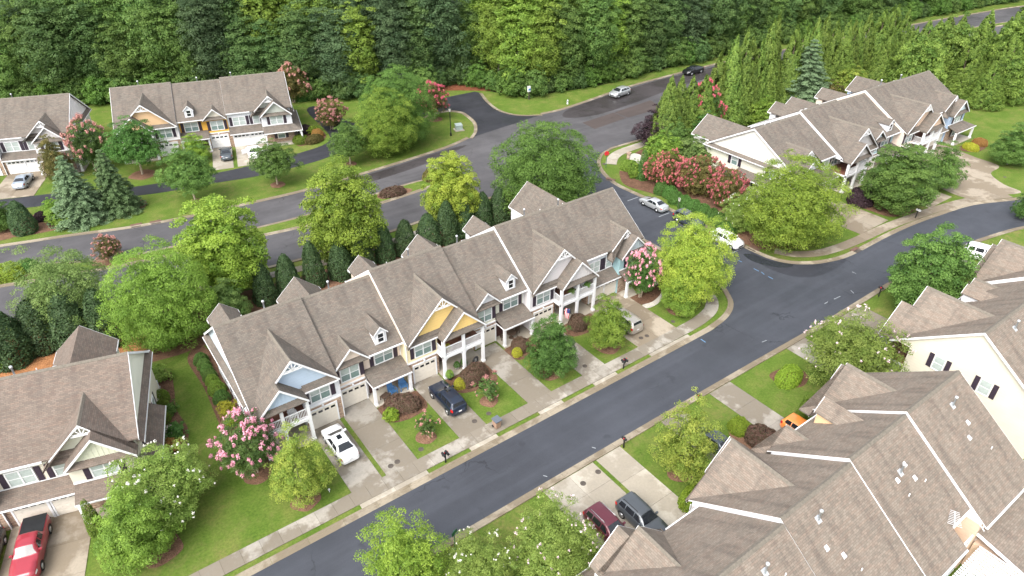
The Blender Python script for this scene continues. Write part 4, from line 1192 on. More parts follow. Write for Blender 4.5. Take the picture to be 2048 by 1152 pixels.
ROOF[0] = 'shingle'
G_TL = 'townhouses of the upper left row'
a_tl = R(-15.5); k_tl = (1.13, 1.16, 1.02)
u_tl = lambda s, n=0.0: (27.75 + s * math.cos(a_tl) - n * math.sin(a_tl), 123.2 + s * math.sin(a_tl) + n * math.cos(a_tl))
townhouse('A', 'tan gabled townhouse at the left end of the upper left row', u_tl(-17.4), 8.25, 'lilac', 'tan', 'tan', True, a_tl, k_tl, zr=10.2, garage_mat='garage_white', vent=(('f', 4.6, 7.2),), ends='L', group=G_TL)
townhouse('B', 'golden townhouse with a dormer in the middle of the upper left row', u_tl(-8.05), 7.1, 'gold', 'butter', 'butter', True, a_tl, k_tl, zr=9.9, garage_mat='garage_white', vent=(('f', 3.3, 7.2),), group=G_TL)
townhouse('C', 'white townhouse with sage gables at the right end of the upper left row', u_tl(0.0), 9.6, 'white', 'sage', 'sage', False, a_tl, k_tl, zr=10.2, garage_mat='garage_white', vent=(('f', 1.8, 7.2),), ends='R', group=G_TL)

G_FL = 'townhouses of the far left row'
a_fl = R(-19.5); k_fl = (1.10, 1.16, 1.02)
u_fl = lambda s, n=0.0: (-5.5 + s * math.cos(a_fl) - n * math.sin(a_fl), 132.7 + s * math.sin(a_fl) + n * math.cos(a_fl))
townhouse('C', 'lilac grey end townhouse at the far left with a blue silver car in front', u_fl(-0.45), 9.4, 'lilac', 'greige', 'greige', False, a_fl, k_fl, zr=10.1, garage_mat='garage_white', vent=(('f', 1.7, 7.4),), ends='R', group=G_FL)
townhouse('A', 'white balcony townhouse cut by the left picture edge above the boulevard', u_fl(-0.45 - 9.1), 8.2, 'white', 'sky', 'sky', True, a_fl, k_fl, zr=9.9, garage_mat='garage_white', group=G_FL)

G_TR = 'townhouses of the upper right row'
k_tr = (1.185, 1.25, 1.0)
townhouse('C', 'ivory end townhouse of the upper right row with a big white gable wall', (87.6, 50.0), 9.2, 'ivory', 'white', 'white', True, 0.0, k_tr, zr=9.95, ends='L', end_col='offwhite', rear=((6.1, 2.9, 2.6, 8.1),), vent=(('s', 6.0, 7.6), ('s', 4.5, 7.8)), group=G_TR)
townhouse('A', 'white lilac townhouse second in the upper right row', (98.5, 50.0), 8.2, 'lilac', 'greige', 'greige', True, 0.0, k_tr, zr=10.4, end_col='white', rear=((2.2, 1.6, 0.3, 8.2),), vent=(('v', 5.4, 7.6), ('v', 6.2, 7.7)), group=G_TR)
townhouse('B', 'teal townhouse in the middle of the upper right row', (108.2, 50.0), 7.35, 'teal', 'sky', 'sky', False, 0.0, k_tr, zr=9.9, rear=((1.6, 2.3, 0.3, 8.2),), group=G_TR)
townhouse('A', 'peach gabled townhouse with a balcony in the upper right row', (116.95, 50.0), 8.4, 'peach_pale', 'peach', 'peach', False, 0.0, k_tr, zr=10.4, end_col='peach_pale', rear=((2.0, 1.6, 0.3, 8.2),), vent=(('f', 5.0, 7.2),), group=G_TR)
townhouse('C', 'denim blue end townhouse at the far end of the upper right row', (126.9, 50.0), 9.4, 'denim', 'sky', 'sky', False, 0.0, k_tr, zr=10.2, ends='R', rear=((3.6, 2.4, 0.6, 8.2),), vent=(('f', 2.2, 7.2), ('s', 1.0, 7.5)), group=G_TR)

ROOF[0] = 'shingle_warm'
G_BR = 'townhouses of the lower right row seen from behind'
VB = lambda *p: p
townhouse('C', 'roof of the nearest lower right end townhouse with the lone flue pipe', (30.3, 19.2), 9.3, 'white', 'white', 'white', False, math.pi, zr=9.85, rear_wall=True, ends='R', vent=VB(('f', 3.2, 7.9), ('s', 4.5, 9.4), ('s', 2.0, 8.6)), group=G_BR)
townhouse('A', 'roof of the lower right townhouse with a large gable over the parked cars', (38.2, 19.2), 7.85, 'greige', 'greige', 'greige', True, math.pi, zr=10.08, ry=0.32, end_col='white', rear_wall=True, vent=VB(('f', 2.6, 7.6), ('v', 1.9, 8.9), ('v', 2.8, 9.7), ('s', 3.4, 10.8)), group=G_BR)
townhouse('B', 'roof of the lower right townhouse with peach dormer wall beside the orange car', (45.6, 19.2), 7.35, 'peach', 'tan', 'tan', True, math.pi, zr=10.32, ry=0.48, end_col='white', rear_wall=True, notch=0.0, dormer_col='tan', notch_hi=2.6, gw=4.5, dorm=(6.0, 0.85), vent=VB(('f', 3.4, 8.5), ('v', 4.2, 8.3), ('v', 4.3, 9.2), ('v', 2.7, 8.7), ('s', 5.0, 9.7), ('s', 2.8, 9.7)), group=G_BR)
townhouse('A', 'last roof of the lower right row beside the cream gable wall', (53.25, 19.2), 7.6, 'peach', 'peach', 'peach', True, math.pi, zr=10.60, ry=0.48, ends='L', end_col='white', rear_wall=True, vent=VB(('f', 4.7, 7.6), ('v', 5.0, 8.9), ('v', 4.1, 9.6), ('s', 5.5, 10.9)), group=G_BR)
G_R2 = 'townhouses of the right edge row'
townhouse('A', 'cream end townhouse at right with two shuttered windows in its gable wall', (70.3, 21.0), 8.6, 'butter', 'butter', 'butter', False, math.pi, zr=10.1, ends='R', end_col='butter', plain_end=True, vent=VB(('f', 4.9, 7.7), ('v', 4.1, 8.9)), group=G_R2)
townhouse('B', 'low roofed townhouse at the right picture edge behind the cream gable', (77.8, 21.0), 7.5, 'greige', 'greige', 'greige', False, math.pi, zr=9.9, group=G_R2)
townhouse('A', 'townhouse roof at the right picture edge beside the white SUV', (86.4, 21.0), 8.6, 'white', 'white', 'white', True, math.pi, zr=10.4, group=G_R2)

t = thing('rear_sunroom', 'single storey shingled sunroom behind the last lower right house', 'sunroom', (46.2, 0.6, 0))
MB().box(0.15, 6.6, 0.25, 5.15, 0, 2.55).build('wall', 'siding_peach', t)
MB().slab([(-0.1, -0.1, 2.55), (6.9, -0.1, 2.55), (6.9, 5.18, 3.9), (-0.1, 5.18, 3.9)], 0.14).build('roof', ROOF[0], t)
MB().slab([(-0.1, -0.1, 2.53), (-0.1, 5.18, 3.88), (-0.1, 5.18, 3.62), (-0.1, -0.1, 2.27)], 0.06, (-1, 0, 0)).build('rake_board', 'trim_white', t)

# ------------------------------------------------------------------ vegetation
LEAF = {
    'leaf_maple': ((0.1121, 0.2183, 0.0142), (0.295, 0.4248, 0.033)),
    'leaf_yellow': ((0.165, 0.275, 0.018), (0.380, 0.460, 0.036)),
    'leaf_gold': ((0.125, 0.225, 0.020), (0.370, 0.420, 0.052)),
    'leaf_bright': ((0.118, 0.2537, 0.0212), (0.2714, 0.472, 0.0472)),
    'leaf_oak': ((0.059, 0.1416, 0.0189), (0.1475, 0.2832, 0.0378)),
    'leaf_zelkova': ((0.0944, 0.1947, 0.0142), (0.2478, 0.3658, 0.033)),
    'leaf_willow': ((0.0826, 0.1652, 0.0307), (0.236, 0.3422, 0.0826)),
    'leaf_young': ((0.062, 0.150, 0.022), (0.165, 0.300, 0.050)),
    'leaf_deep': ((0.042, 0.128, 0.018), (0.115, 0.255, 0.040)),
    'leaf_crape': ((0.0472, 0.1121, 0.0212), (0.1357, 0.236, 0.0472)),
    'leaf_crape_rust': ((0.0649, 0.0826, 0.0165), (0.2242, 0.177, 0.0472)),
    'leaf_crape_light': ((0.115, 0.210, 0.022), (0.300, 0.400, 0.070)),
    'leaf_holly': ((0.024, 0.062, 0.020), (0.085, 0.150, 0.048)),
    'leaf_cypress': ((0.080, 0.165, 0.020), (0.235, 0.340, 0.044)),
    'leaf_spruce': ((0.062, 0.135, 0.044), (0.175, 0.275, 0.105)),
    'leaf_bluespruce': ((0.085, 0.170, 0.070), (0.235, 0.340, 0.170)),
    'leaf_forest_a': ((0.050, 0.118, 0.030), (0.140, 0.240, 0.060)),
    'leaf_forest_b': ((0.062, 0.142, 0.026), (0.185, 0.300, 0.056)),
    'leaf_forest_c': ((0.046, 0.100, 0.038), (0.125, 0.205, 0.080)),
    'leaf_forest_d': ((0.1105, 0.2145, 0.0208), (0.2795, 0.416, 0.0442)),
    'leaf_burgundy': ((0.070, 0.078, 0.030), (0.215, 0.110, 0.085)),
    'leaf_plum': ((0.022, 0.012, 0.018), (0.085, 0.05, 0.06)),
    'leaf_lime': ((0.1296, 0.2376, 0.0086), (0.2808, 0.3996, 0.0162)),
    'leaf_gold_shrub': ((0.216, 0.2484, 0.0065), (0.5184, 0.4968, 0.0216)),
    'leaf_arbor': ((0.0708, 0.1416, 0.0094), (0.177, 0.2596, 0.0165)),
    'leaf_orange': ((0.2596, 0.1298, 0.0236), (0.4956, 0.2832, 0.059)),
    'bloom_pink': ((0.68, 0.22, 0.32), (0.90, 0.46, 0.54)),
    'bloom_red': ((0.42, 0.070, 0.080), (0.68, 0.20, 0.18)),
    'bloom_coral': ((0.40, 0.15, 0.13), (0.62, 0.33, 0.27)),
    'bloom_hot': ((0.6, 0.05, 0.11), (0.72, 0.15, 0.16)),
    'bloom_white': ((0.62, 0.6, 0.54), (0.85, 0.83, 0.76)),
    'bloom_blush': ((0.64, 0.44, 0.48), (0.86, 0.72, 0.74)),
}
for k, (a, b_) in LEAF.items():
    m_leaf(k, a, b_, 0.22 if ('holly' in k or 'bloom' in k) else 0.36)

def leaves(name, C, D, size, aspect, rng, mat, jit=0.75, vv=None):
    """one mesh of small leaf faces: centres C, preferred normals D"""
    n = len(C)
    nrm = D + rng.normal(0, jit, (n, 3))
    nrm /= np.linalg.norm(nrm, axis=1, keepdims=True) + 1e-9
    t = np.cross(nrm, rng.normal(0, 1, (n, 3)))
    t /= np.linalg.norm(t, axis=1, keepdims=True) + 1e-9
    b = np.cross(nrm, t)
    s = (size if np.isscalar(size) else size[:, None]) * rng.uniform(0.65, 1.35, (n, 1))
    V_ = np.empty((n, 4, 3))
    V_[:, 0] = C - t * s * 0.5
    V_[:, 1] = C + b * s * aspect * 0.5 + t * s * 0.05 - nrm * s * 0.06
    V_[:, 2] = C + t * s * 0.5
    V_[:, 3] = C - b * s * aspect * 0.5 + t * s * 0.05 - nrm * s * 0.06
    me = bpy.data.meshes.new(name)
    me.vertices.add(4 * n)
    me.vertices.foreach_set('co', V_.reshape(-1).astype(np.float32))
    me.loops.add(4 * n)
    me.loops.foreach_set('vertex_index', np.arange(4 * n, dtype=np.int32))
    me.polygons.add(n)
    me.polygons.foreach_set('loop_start', np.arange(0, 4 * n, 4, dtype=np.int32))
    me.polygons.foreach_set('loop_total', np.full(n, 4, dtype=np.int32))
    at = me.attributes.new('v', 'FLOAT', 'FACE')
    if vv is None: vv = rng.random(n)
    at.data.foreach_set('value', np.clip(vv, 0, 1).astype(np.float32))
    me.update(calc_edges=True)
    me.materials.append(MATS[mat])
    return me

def sph(rng, n):
    d = rng.normal(0, 1, (n, 3))
    return d / np.linalg.norm(d, axis=1, keepdims=True)

def crown_round(seed, rx, z0, z1, nc, rc, per, size, mat, top=1.0, lobes=5, inner=0.25, aspect=0.62, flat=0.75, name='crown', wide=0.42, ragged=0.18, taper=0.0, fill=0.22):
    """rounded crown: many leaf clumps spread over an uneven lobed shell and, thinner, inside it"""
    per, size = per * 1.35, size * 0.86
    rng = np.random.default_rng(seed)
    i_ = np.arange(nc) + 0.5
    zf = 1 - 2 * i_ / nc; af = i_ * 2.39996
    d = np.stack([np.sqrt(1 - zf ** 2) * np.cos(af), np.sqrt(1 - zf ** 2) * np.sin(af), zf], 1) + rng.normal(0, 0.42 / math.sqrt(nc), (nc, 3))
    d /= np.linalg.norm(d, axis=1, keepdims=True)
    h = (z1 - z0)
    ph = rng.uniform(0, 6.28, lobes); az = np.arctan2(d[:, 1], d[:, 0])
    lob = 1 + sum(ragged / lobes * 1.6 * np.sin((i + 2) * az + ph[i] + 2.2 * d[:, 2] * (i - 1)) for i in range(lobes))
    rad = np.where(rng.random(nc) < inner, rng.uniform(0.55, 0.80, nc), rng.uniform(0.88, 1.06, nc)) * lob
    zz = z0 + h * wide + np.where(d[:, 2] > 0, d[:, 2] * h * (1 - wide), d[:, 2] * h * wide) * rad
    tp = 1 - taper * np.clip(d[:, 2], 0, 1) ** 1.3 + 0.12 * taper
    cc = np.stack([d[:, 0] * rx * rad * tp, d[:, 1] * rx * rad * tp, zz], 1)
    out = cc - np.array([0, 0, z0 + h * wide * 0.8]); out /= np.linalg.norm(out, axis=1, keepdims=True) + 1e-9
    rcl = rc * rng.uniform(0.65, 1.35, nc)
    npc = (per * (rcl / rc) ** 2).astype(int) + 3
    idx = np.repeat(np.arange(nc), npc)
    q = sph(rng, len(idx))
    q = q + out[idx] * 0.70 + np.array([0, 0, 0.45]); q /= np.linalg.norm(q, axis=1, keepdims=True)
    C = cc[idx] + q * (rcl[idx] * rng.uniform(0.55, 1.05, len(idx)))[:, None] * np.array([1, 1, flat])
    tone = rng.normal(0.52, 0.20, nc)
    vv = tone[idx] + rng.normal(0, 0.18, len(idx))
    # leaves deeper in the crown, so that little daylight shows through it
    nf = int(len(idx) * fill)
    df = sph(rng, nf); rf = rng.uniform(0.50, 0.84, nf)
    azf = np.arctan2(df[:, 1], df[:, 0])
    rf = rf * (1 + sum(ragged / lobes * 1.6 * np.sin((i + 2) * azf + ph[i] + 2.2 * df[:, 2] * (i - 1)) for i in range(lobes)))
    tf = 1 - taper * np.clip(df[:, 2], 0, 1) ** 1.3 + 0.12 * taper
    zf_ = z0 + h * wide + np.where(df[:, 2] > 0, df[:, 2] * h * (1 - wide), df[:, 2] * h * wide) * rf
    F_ = np.stack([df[:, 0] * rx * rf * tf, df[:, 1] * rx * rf * tf, zf_], 1)
    sz = np.concatenate([np.full(len(idx), size), np.full(nf, size * 1.9)])
    C = np.concatenate([C, F_]); vv = np.concatenate([vv, rng.normal(0.45, 0.2, nf)])
    D_ = np.concatenate([q * 0.9 + np.array([0, 0, 0.45]), df * 0.8 + np.array([0, 0, 0.4])])
    C[:, 2] = np.maximum(C[:, 2], z0 * 0.5 + 0.05)
    return leaves(name, C, D_, sz, aspect, rng, mat, 0.55, vv)

def crown_cone(seed, r, z0, z1, n, size, mat, power=0.75, rough=0.16, aspect=0.5, bullet=False, swirl=0, up=0.2, clump=0, name='crown'):
    """cone or bullet shaped evergreen"""
    rng = np.random.default_rng(seed)
    t = 1 - np.sqrt(rng.random(n)) if not bullet else rng.random(n)
    if not bullet: t = np.clip(t, 0, 0.995)
    prof = (1 - t) ** power if not bullet else np.sqrt(np.clip(1 - np.clip((t - 0.12) / 0.88, 0, 1) ** 1.4, 0.02, 1)) * np.where(t < 0.12, 0.88 + t, 1.0)
    a = rng.uniform(0, 6.2832, n)
    cl = 1.0
    if clump:
        ph = rng.uniform(0, 6.28, 4)
        cl = 1 + rough * (np.sin(a * clump + 9 * t + ph[0]) * 0.5 + np.sin(a * (clump + 3) - 14 * t + ph[1]) * 0.35 + np.sin(a * 2 + 31 * t + ph[2]) * 0.30)
    rr = r * prof * cl * (1 - rough * rng.random(n) ** 2 * 1.5)
    C = np.stack([rr * np.cos(a), rr * np.sin(a), z0 + (z1 - z0) * t + rng.normal(0, 0.02, n) * (z1 - z0)], 1)
    C[:, 2] = np.maximum(C[:, 2], 0.03)
    D = np.stack([np.cos(a), np.sin(a), np.full(n, up + 0.25)], 1)
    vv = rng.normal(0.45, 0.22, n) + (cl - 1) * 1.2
    return leaves(name, C, D, size, aspect, rng, mat, 0.55, vv)

def crown_flame(seed, r, h, nb, per, size, mat, name='crown'):
    """leyland cypress: upright feathery sprays stacked into a pointed cone"""
    rng = np.random.default_rng(seed)
    t = np.clip(1 - np.sqrt(rng.random(nb)), 0, 0.97)
    a = rng.uniform(0, 6.2832, nb)
    rr = r * (1 - t) ** 0.90 * rng.uniform(0.76, 1.02, nb)
    base = np.stack([rr * np.cos(a), rr * np.sin(a), 0.02 * h + h * 0.93 * t], 1)
    ln = (0.06 + 0.055 * rng.random(nb)) * h * (1.1 - 0.45 * t)
    dirv = np.stack([np.cos(a) * 0.30, np.sin(a) * 0.30, np.ones(nb)], 1)
    dirv[:, 0] *= (1 - t); dirv[:, 1] *= (1 - t)
    idx = np.repeat(np.arange(nb), per)
    s = rng.random(len(idx))
    wdt = (0.30 + 0.12 * rng.random(nb))[idx] * r * 0.42 * (1 - s) ** 0.6 * np.maximum(0.3, 1 - 0.6 * t[idx])
    C = base[idx] + dirv[idx] * (ln[idx] * s)[:, None] + sph(rng, len(idx)) * wdt[:, None]
    D = np.stack([np.cos(a), np.sin(a), np.full(nb, 0.5)], 1)[idx]
    tone = rng.normal(0.45, 0.15, nb)
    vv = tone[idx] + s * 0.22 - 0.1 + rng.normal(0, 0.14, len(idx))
    C[:, 2] = np.maximum(C[:, 2], 0.03)
    return leaves(name, C, D, size, 0.42, rng, mat, 0.45, vv)

def crown_spruce(seed, r, h, tiers, size, mat, name='crown', droop=0.25):
    rng = np.random.default_rng(seed)
    Cs, Ds, vs = [], [], []
    for i in range(tiers):
        t = i / tiers
        rad = r * (1 - t) ** 0.85 + 0.12
        nb = max(5, int(15 * (1 - t)) + 4)
        for k in range(nb):
            a = 2 * math.pi * (k + rng.random() * 0.7) / nb + i * 1.3
            L = rad * rng.uniform(0.78, 1.12)
            n = int(26 + 60 * L)
            s = rng.random(n) ** 0.7
            z = h * (0.04 + 0.95 * t) - droop * L * s ** 1.5 + rng.normal(0, 0.05, n)
            w = 0.20 * L * (1 - s * 0.7) + 0.05
            off = rng.normal(0, 1, n) * w * 0.7
            C = np.stack([np.cos(a) * L * s - np.sin(a) * off, np.sin(a) * L * s + np.cos(a) * off, z + 0.25 - np.abs(off) * 0.3], 1)
            Cs.append(C)
            D = np.zeros((n, 3)); D[:, 2] = 1; D[:, 0] = np.cos(a) * 0.4; D[:, 1] = np.sin(a) * 0.4
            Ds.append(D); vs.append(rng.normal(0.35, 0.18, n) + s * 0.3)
    C = np.concatenate(Cs); C[:, 2] = np.maximum(C[:, 2], 0.03)
    return leaves(name, C, np.concatenate(Ds), size, 0.34, rng, mat, 0.4, np.concatenate(vs))

def crown_dome(seed, r, h, n, size, mat, rough=0.10, clump=4, aspect=0.55, name='crown'):
    """clipped or mounded shrub: leaves close over a low dome"""
    rng = np.random.default_rng(seed)
    d = sph(rng, n); d[:, 2] = np.abs(d[:, 2])
    ph = rng.uniform(0, 6.28, 4)
    k = 1 + rough * (0.5 * np.sin(7 * d[:, 0] + ph[0]) * np.sin(7 * d[:, 1] + ph[1]) + 0.5 * np.sin(12 * d[:, 0] - 9 * d[:, 2] + ph[2]) * np.sin(11 * d[:, 1] + 6 * d[:, 2] + ph[3]))
    k = k * (1 - 0.14 * rng.random(n) ** 2)
    sq = np.sign(d) * np.abs(d) ** 0.85
    C = sq * k[:, None] * np.array([r, r, h]); C[:, 2] = np.maximum(C[:, 2], 0.03)
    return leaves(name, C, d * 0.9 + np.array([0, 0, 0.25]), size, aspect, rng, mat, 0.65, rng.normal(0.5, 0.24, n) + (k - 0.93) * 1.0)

def blossoms(seed, crown_me, n_cl, r_cl, per, size, mat, zmin, bias=1.0):
    """flower trusses standing on the outer leaves of a crown"""
    rng = np.random.default_rng(seed)
    nv = len(crown_me.vertices)
    co = np.empty(nv * 3, np.float32); crown_me.vertices.foreach_get('co', co)
    co = co.reshape(-1, 4, 3).mean(1)
    ctr = co.mean(0); d = np.linalg.norm((co - ctr) * np.array([1, 1, 0.9]), axis=1)
    w = (d / d.max()) ** 5 * (co[:, 2] > zmin) * (0.25 + np.clip((co[:, 2] - co[:, 2].min()) / np.ptp(co[:, 2]), 0, 1)) ** bias
    pick = rng.choice(len(co), n_cl, p=w / w.sum())
    cc = co[pick] + (co[pick] - ctr) * 0.04 + np.array([0, 0, 0.05])
    rr = r_cl * rng.uniform(0.6, 1.4, n_cl)
    idx = np.repeat(np.arange(n_cl), per)
    q = sph(rng, len(idx))
    C = cc[idx] + q * (rr[idx] * rng.uniform(0.3, 1, len(idx)))[:, None] * np.array([0.8, 0.8, 1.1])
    return leaves('blossom', C, q + np.array([0, 0, 0.4]), size, 0.8, rng, mat, 0.5)

def trunk_mesh(seed, r, h, crown_r, nl=6, mat='bark_brown', stems=1, lean=0.04):
    rnd = random.Random(seed)
    mb = MB()
    for s in range(stems):
        a = 2 * math.pi * s / max(1, stems) + rnd.random()
        sp = 0.0 if stems == 1 else 0.22 * crown_r
        bx, by = (0, 0) if stems == 1 else (0.18 * math.cos(a), 0.18 * math.sin(a))
        h0 = h; h = h * 0.78 if nl > 4 else h
        top = Vector((bx + sp * math.cos(a) + rnd.uniform(-lean, lean) * h, by + sp * math.sin(a) + rnd.uniform(-lean, lean) * h, h))
        b0 = Vector((bx, by, -0.05))
        rr = r / math.sqrt(stems)
        P = [b0.lerp(top, q) + Vector((rnd.uniform(-.03, .03), rnd.uniform(-.03, .03), 0)) * h * 0.5 * (q > 0) * (q < 1) for q in (0, 0.04, 0.2, 0.45, 0.7, 1.0)]
        mb.tube(P, [rr * 1.5, rr * 1.12, rr, rr * 0.78, rr * 0.5, rr * 0.15], 8)
        for k in range(nl if stems == 1 else max(2, nl // stems)):
            q = 0.30 + 0.55 * (k + rnd.random()) / nl
            p = b0.lerp(top, q); an = k * 2.4 + rnd.random()
            L = crown_r * rnd.uniform(0.38, 0.66) * (1.15 - q)
            e = p + Vector((math.cos(an) * L, math.sin(an) * L, L * rnd.uniform(0.45, 0.9)))
            m_ = p.lerp(e, 0.5) + Vector((0, 0, L * 0.08))
            mb.tube([p, m_, e], [rr * 0.42, rr * 0.28, rr * 0.06], 6)
        h = h0
    return mb.mesh('trunk', mat, True)

PROTO = {}
def proto(key, name, cat, crown, trunk, bloom=None):
    PROTO[key] = (name, cat, crown, trunk, bloom)

def plant(key, label, x, y, s=(1, 1, 1), rz=None, mat=None, bmat=None, group=None, z=0.0, tmat=None):
    name, cat, crown, trunk, bloom = PROTO[key]
    if not hasattr(s, '__len__'): s = (s, s, s)
    t = thing(name, label, cat, (x, y, z), random.uniform(0, 6.28) if rz is None else rz, group, s)
    for nm, me, m_ in (('trunk', trunk, tmat), ('crown', crown, mat), ('blossom', bloom, bmat)):
        if me is None: continue
        o = link(nm, me, t)
        if m_:
            o.material_slots[0].link = 'OBJECT'
            o.material_slots[0].material = MATS[m_]
    return t

# prototypes (unit sizes are metres; copies are scaled to the tree in the picture)
proto('maple', 'maple_tree', 'tree', crown_round(1, 4.6, 1.0, 12.4, 250, 0.98, 105, 0.27, 'leaf_maple', lobes=6, wide=0.40, ragged=0.16), trunk_mesh(1, 0.22, 10, 4.5))
proto('maple2', 'maple_tree', 'tree', crown_round(2, 4.6, 1.0, 12.4, 240, 1.0, 108, 0.27, 'leaf_maple', lobes=6, wide=0.38, ragged=0.16), trunk_mesh(2, 0.22, 10, 4.5))
proto('oak', 'shade_tree', 'tree', crown_round(3, 7.2, 0.8, 13.2, 480, 1.08, 90, 0.29, 'leaf_oak', lobes=5, wide=0.42, ragged=0.10, aspect=0.42), trunk_mesh(3, 0.35, 10, 6.5, 9))
proto('oak2', 'shade_tree', 'tree', crown_round(4, 5.2, 0.5, 11.5, 360, 0.92, 92, 0.255, 'leaf_bright', lobes=5, wide=0.42, ragged=0.14, aspect=0.36), trunk_mesh(4, 0.3, 9, 5, 8))
proto('airy', 'shade_tree', 'tree', crown_round(5, 4.9, 1.0, 10.5, 230, 0.90, 78, 0.26, 'leaf_willow', lobes=5, wide=0.44, ragged=0.26, aspect=0.36, inner=0.35), trunk_mesh(5, 0.28, 8.5, 4.8, 9))
proto('young', 'young_tree', 'tree', crown_round(6, 2.6, 0.6, 6.9, 165, 0.60, 84, 0.20, 'leaf_young', lobes=5, wide=0.32, ragged=0.22, taper=0.30, inner=0.3, aspect=0.45), trunk_mesh(6, 0.10, 5.4, 2.4, 8, 'bark_grey'))
proto('young2', 'young_tree', 'tree', crown_round(7, 2.6, 0.6, 6.9, 165, 0.60, 84, 0.20, 'leaf_young', lobes=4, wide=0.30, ragged=0.26, taper=0.38, inner=0.3, aspect=0.45), trunk_mesh(7, 0.10, 5.4, 2.4, 8, 'bark_grey'))
proto('lollipop', 'young_tree', 'tree', crown_round(24, 2.6, 2.0, 6.9, 150, 0.56, 74, 0.20, 'leaf_young', lobes=5, wide=0.36, ragged=0.24, taper=0.30, inner=0.3, aspect=0.45), trunk_mesh(24, 0.12, 6.4, 2.4, 8, 'bark_pale'))
proto('open', 'young_tree', 'tree', crown_round(8, 3.3, 1.0, 9.0, 190, 0.68, 66, 0.21, 'leaf_maple', lobes=4, wide=0.27, ragged=0.34, taper=0.55, inner=0.35, aspect=0.42), trunk_mesh(8, 0.13, 7, 3.2, 9, 'bark_grey'))
_c = crown_round(9, 2.4, 1.3, 6.8, 170, 0.54, 66, 0.175, 'leaf_crape', lobes=4, wide=0.45, ragged=0.24, inner=0.25, aspect=0.45)
proto('crape', 'crape_myrtle', 'tree', _c, trunk_mesh(9, 0.16, 4.6, 2.4, 8, 'bark_pale', 4), blossoms(9, _c, 150, 0.27, 36, 0.16, 'bloom_pink', 2.6))
_c = crown_round(10, 3.6, 0.6, 8.0, 290, 0.68, 76, 0.19, 'leaf_crape_light', lobes=5, wide=0.45, ragged=0.26, inner=0.3, aspect=0.42)
proto('crape_white', 'crape_myrtle', 'tree', _c, trunk_mesh(10, 0.18, 5.4, 3.2, 8, 'bark_pale', 5), blossoms(10, _c, 85, 0.15, 15, 0.11, 'bloom_white', 2.6))
_c = crown_round(11, 3.2, 0.3, 5.6, 260, 0.58, 50, 0.22, 'leaf_crape_rust', lobes=4, wide=0.5, ragged=0.22, inner=0.25, aspect=0.45)
proto('crape_bush', 'crape_myrtle', 'tree', _c, trunk_mesh(11, 0.14, 3.4, 2.6, 8, 'bark_pale', 5), blossoms(11, _c, 260, 0.26, 26, 0.18, 'bloom_red', 1.0, 0.6))
_c = crown_round(12, 0.85, 0.45, 2.6, 26, 0.28, 40, 0.15, 'leaf_crape', lobes=3, wide=0.4, ragged=0.3, inner=0.3)
proto('crape_small', 'crape_myrtle', 'tree', _c, trunk_mesh(12, 0.05, 1.9, 0.8, 5, 'bark_pale', 3), blossoms(12, _c, 60, 0.11, 16, 0.09, 'bloom_coral', 0.7))
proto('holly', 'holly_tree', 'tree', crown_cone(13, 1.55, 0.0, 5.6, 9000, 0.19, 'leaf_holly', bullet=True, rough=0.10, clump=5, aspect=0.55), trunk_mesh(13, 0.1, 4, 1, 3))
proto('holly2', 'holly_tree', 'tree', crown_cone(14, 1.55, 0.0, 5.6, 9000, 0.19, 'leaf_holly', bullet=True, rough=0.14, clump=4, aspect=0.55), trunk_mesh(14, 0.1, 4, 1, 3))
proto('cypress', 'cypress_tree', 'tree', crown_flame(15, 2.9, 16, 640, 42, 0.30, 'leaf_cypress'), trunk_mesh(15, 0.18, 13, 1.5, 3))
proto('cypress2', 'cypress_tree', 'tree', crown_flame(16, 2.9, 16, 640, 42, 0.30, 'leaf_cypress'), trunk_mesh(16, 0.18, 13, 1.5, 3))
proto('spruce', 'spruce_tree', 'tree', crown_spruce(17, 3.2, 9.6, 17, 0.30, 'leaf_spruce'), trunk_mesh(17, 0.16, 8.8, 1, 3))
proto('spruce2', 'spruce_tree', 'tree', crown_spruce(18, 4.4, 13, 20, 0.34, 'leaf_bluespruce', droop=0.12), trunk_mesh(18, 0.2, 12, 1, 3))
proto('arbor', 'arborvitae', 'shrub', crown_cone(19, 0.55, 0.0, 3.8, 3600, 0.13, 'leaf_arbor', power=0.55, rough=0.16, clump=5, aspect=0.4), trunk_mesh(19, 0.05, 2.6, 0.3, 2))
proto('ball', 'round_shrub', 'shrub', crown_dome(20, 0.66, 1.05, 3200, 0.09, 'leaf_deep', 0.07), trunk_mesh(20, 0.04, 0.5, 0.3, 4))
proto('mound', 'spreading_shrub', 'shrub', crown_dome(21, 1.6, 1.55, 6500, 0.17, 'leaf_burgundy', 0.09), trunk_mesh(21, 0.06, 0.8, 0.9, 6))
proto('loose', 'leafy_shrub', 'shrub', crown_round(22, 0.75, 0.02, 1.25, 34, 0.28, 34, 0.15, 'leaf_young', lobes=3, wide=0.4, ragged=0.34, inner=0.25), trunk_mesh(22, 0.04, 0.6, 0.4, 5))
proto('bigshrub', 'tall_shrub', 'shrub', crown_round(23, 2.3, 0.1, 4.6, 220, 0.50, 50, 0.22, 'leaf_young', lobes=4, wide=0.4, ragged=0.24, inner=0.2), trunk_mesh(23, 0.1, 2.8, 1.6, 6, 'bark_brown', 3))
for i in range(7):
    tall = 21 + 2.2 * (i % 3)
    proto('forest%d' % i, 'woodland_tree', 'tree', crown_round(30 + i, 4.4 + 0.35 * (i % 3), 2.5 + 1.5 * (i % 2), tall, 190, 1.35, 70, 0.42, 'leaf_forest_' + 'abcab'[i % 5], lobes=6, wide=0.50, ragged=0.36, inner=0.2, flat=0.85), trunk_mesh(30 + i, 0.26, tall - 3, 3.5, 7, 'bark_grey', 1, 0.02))
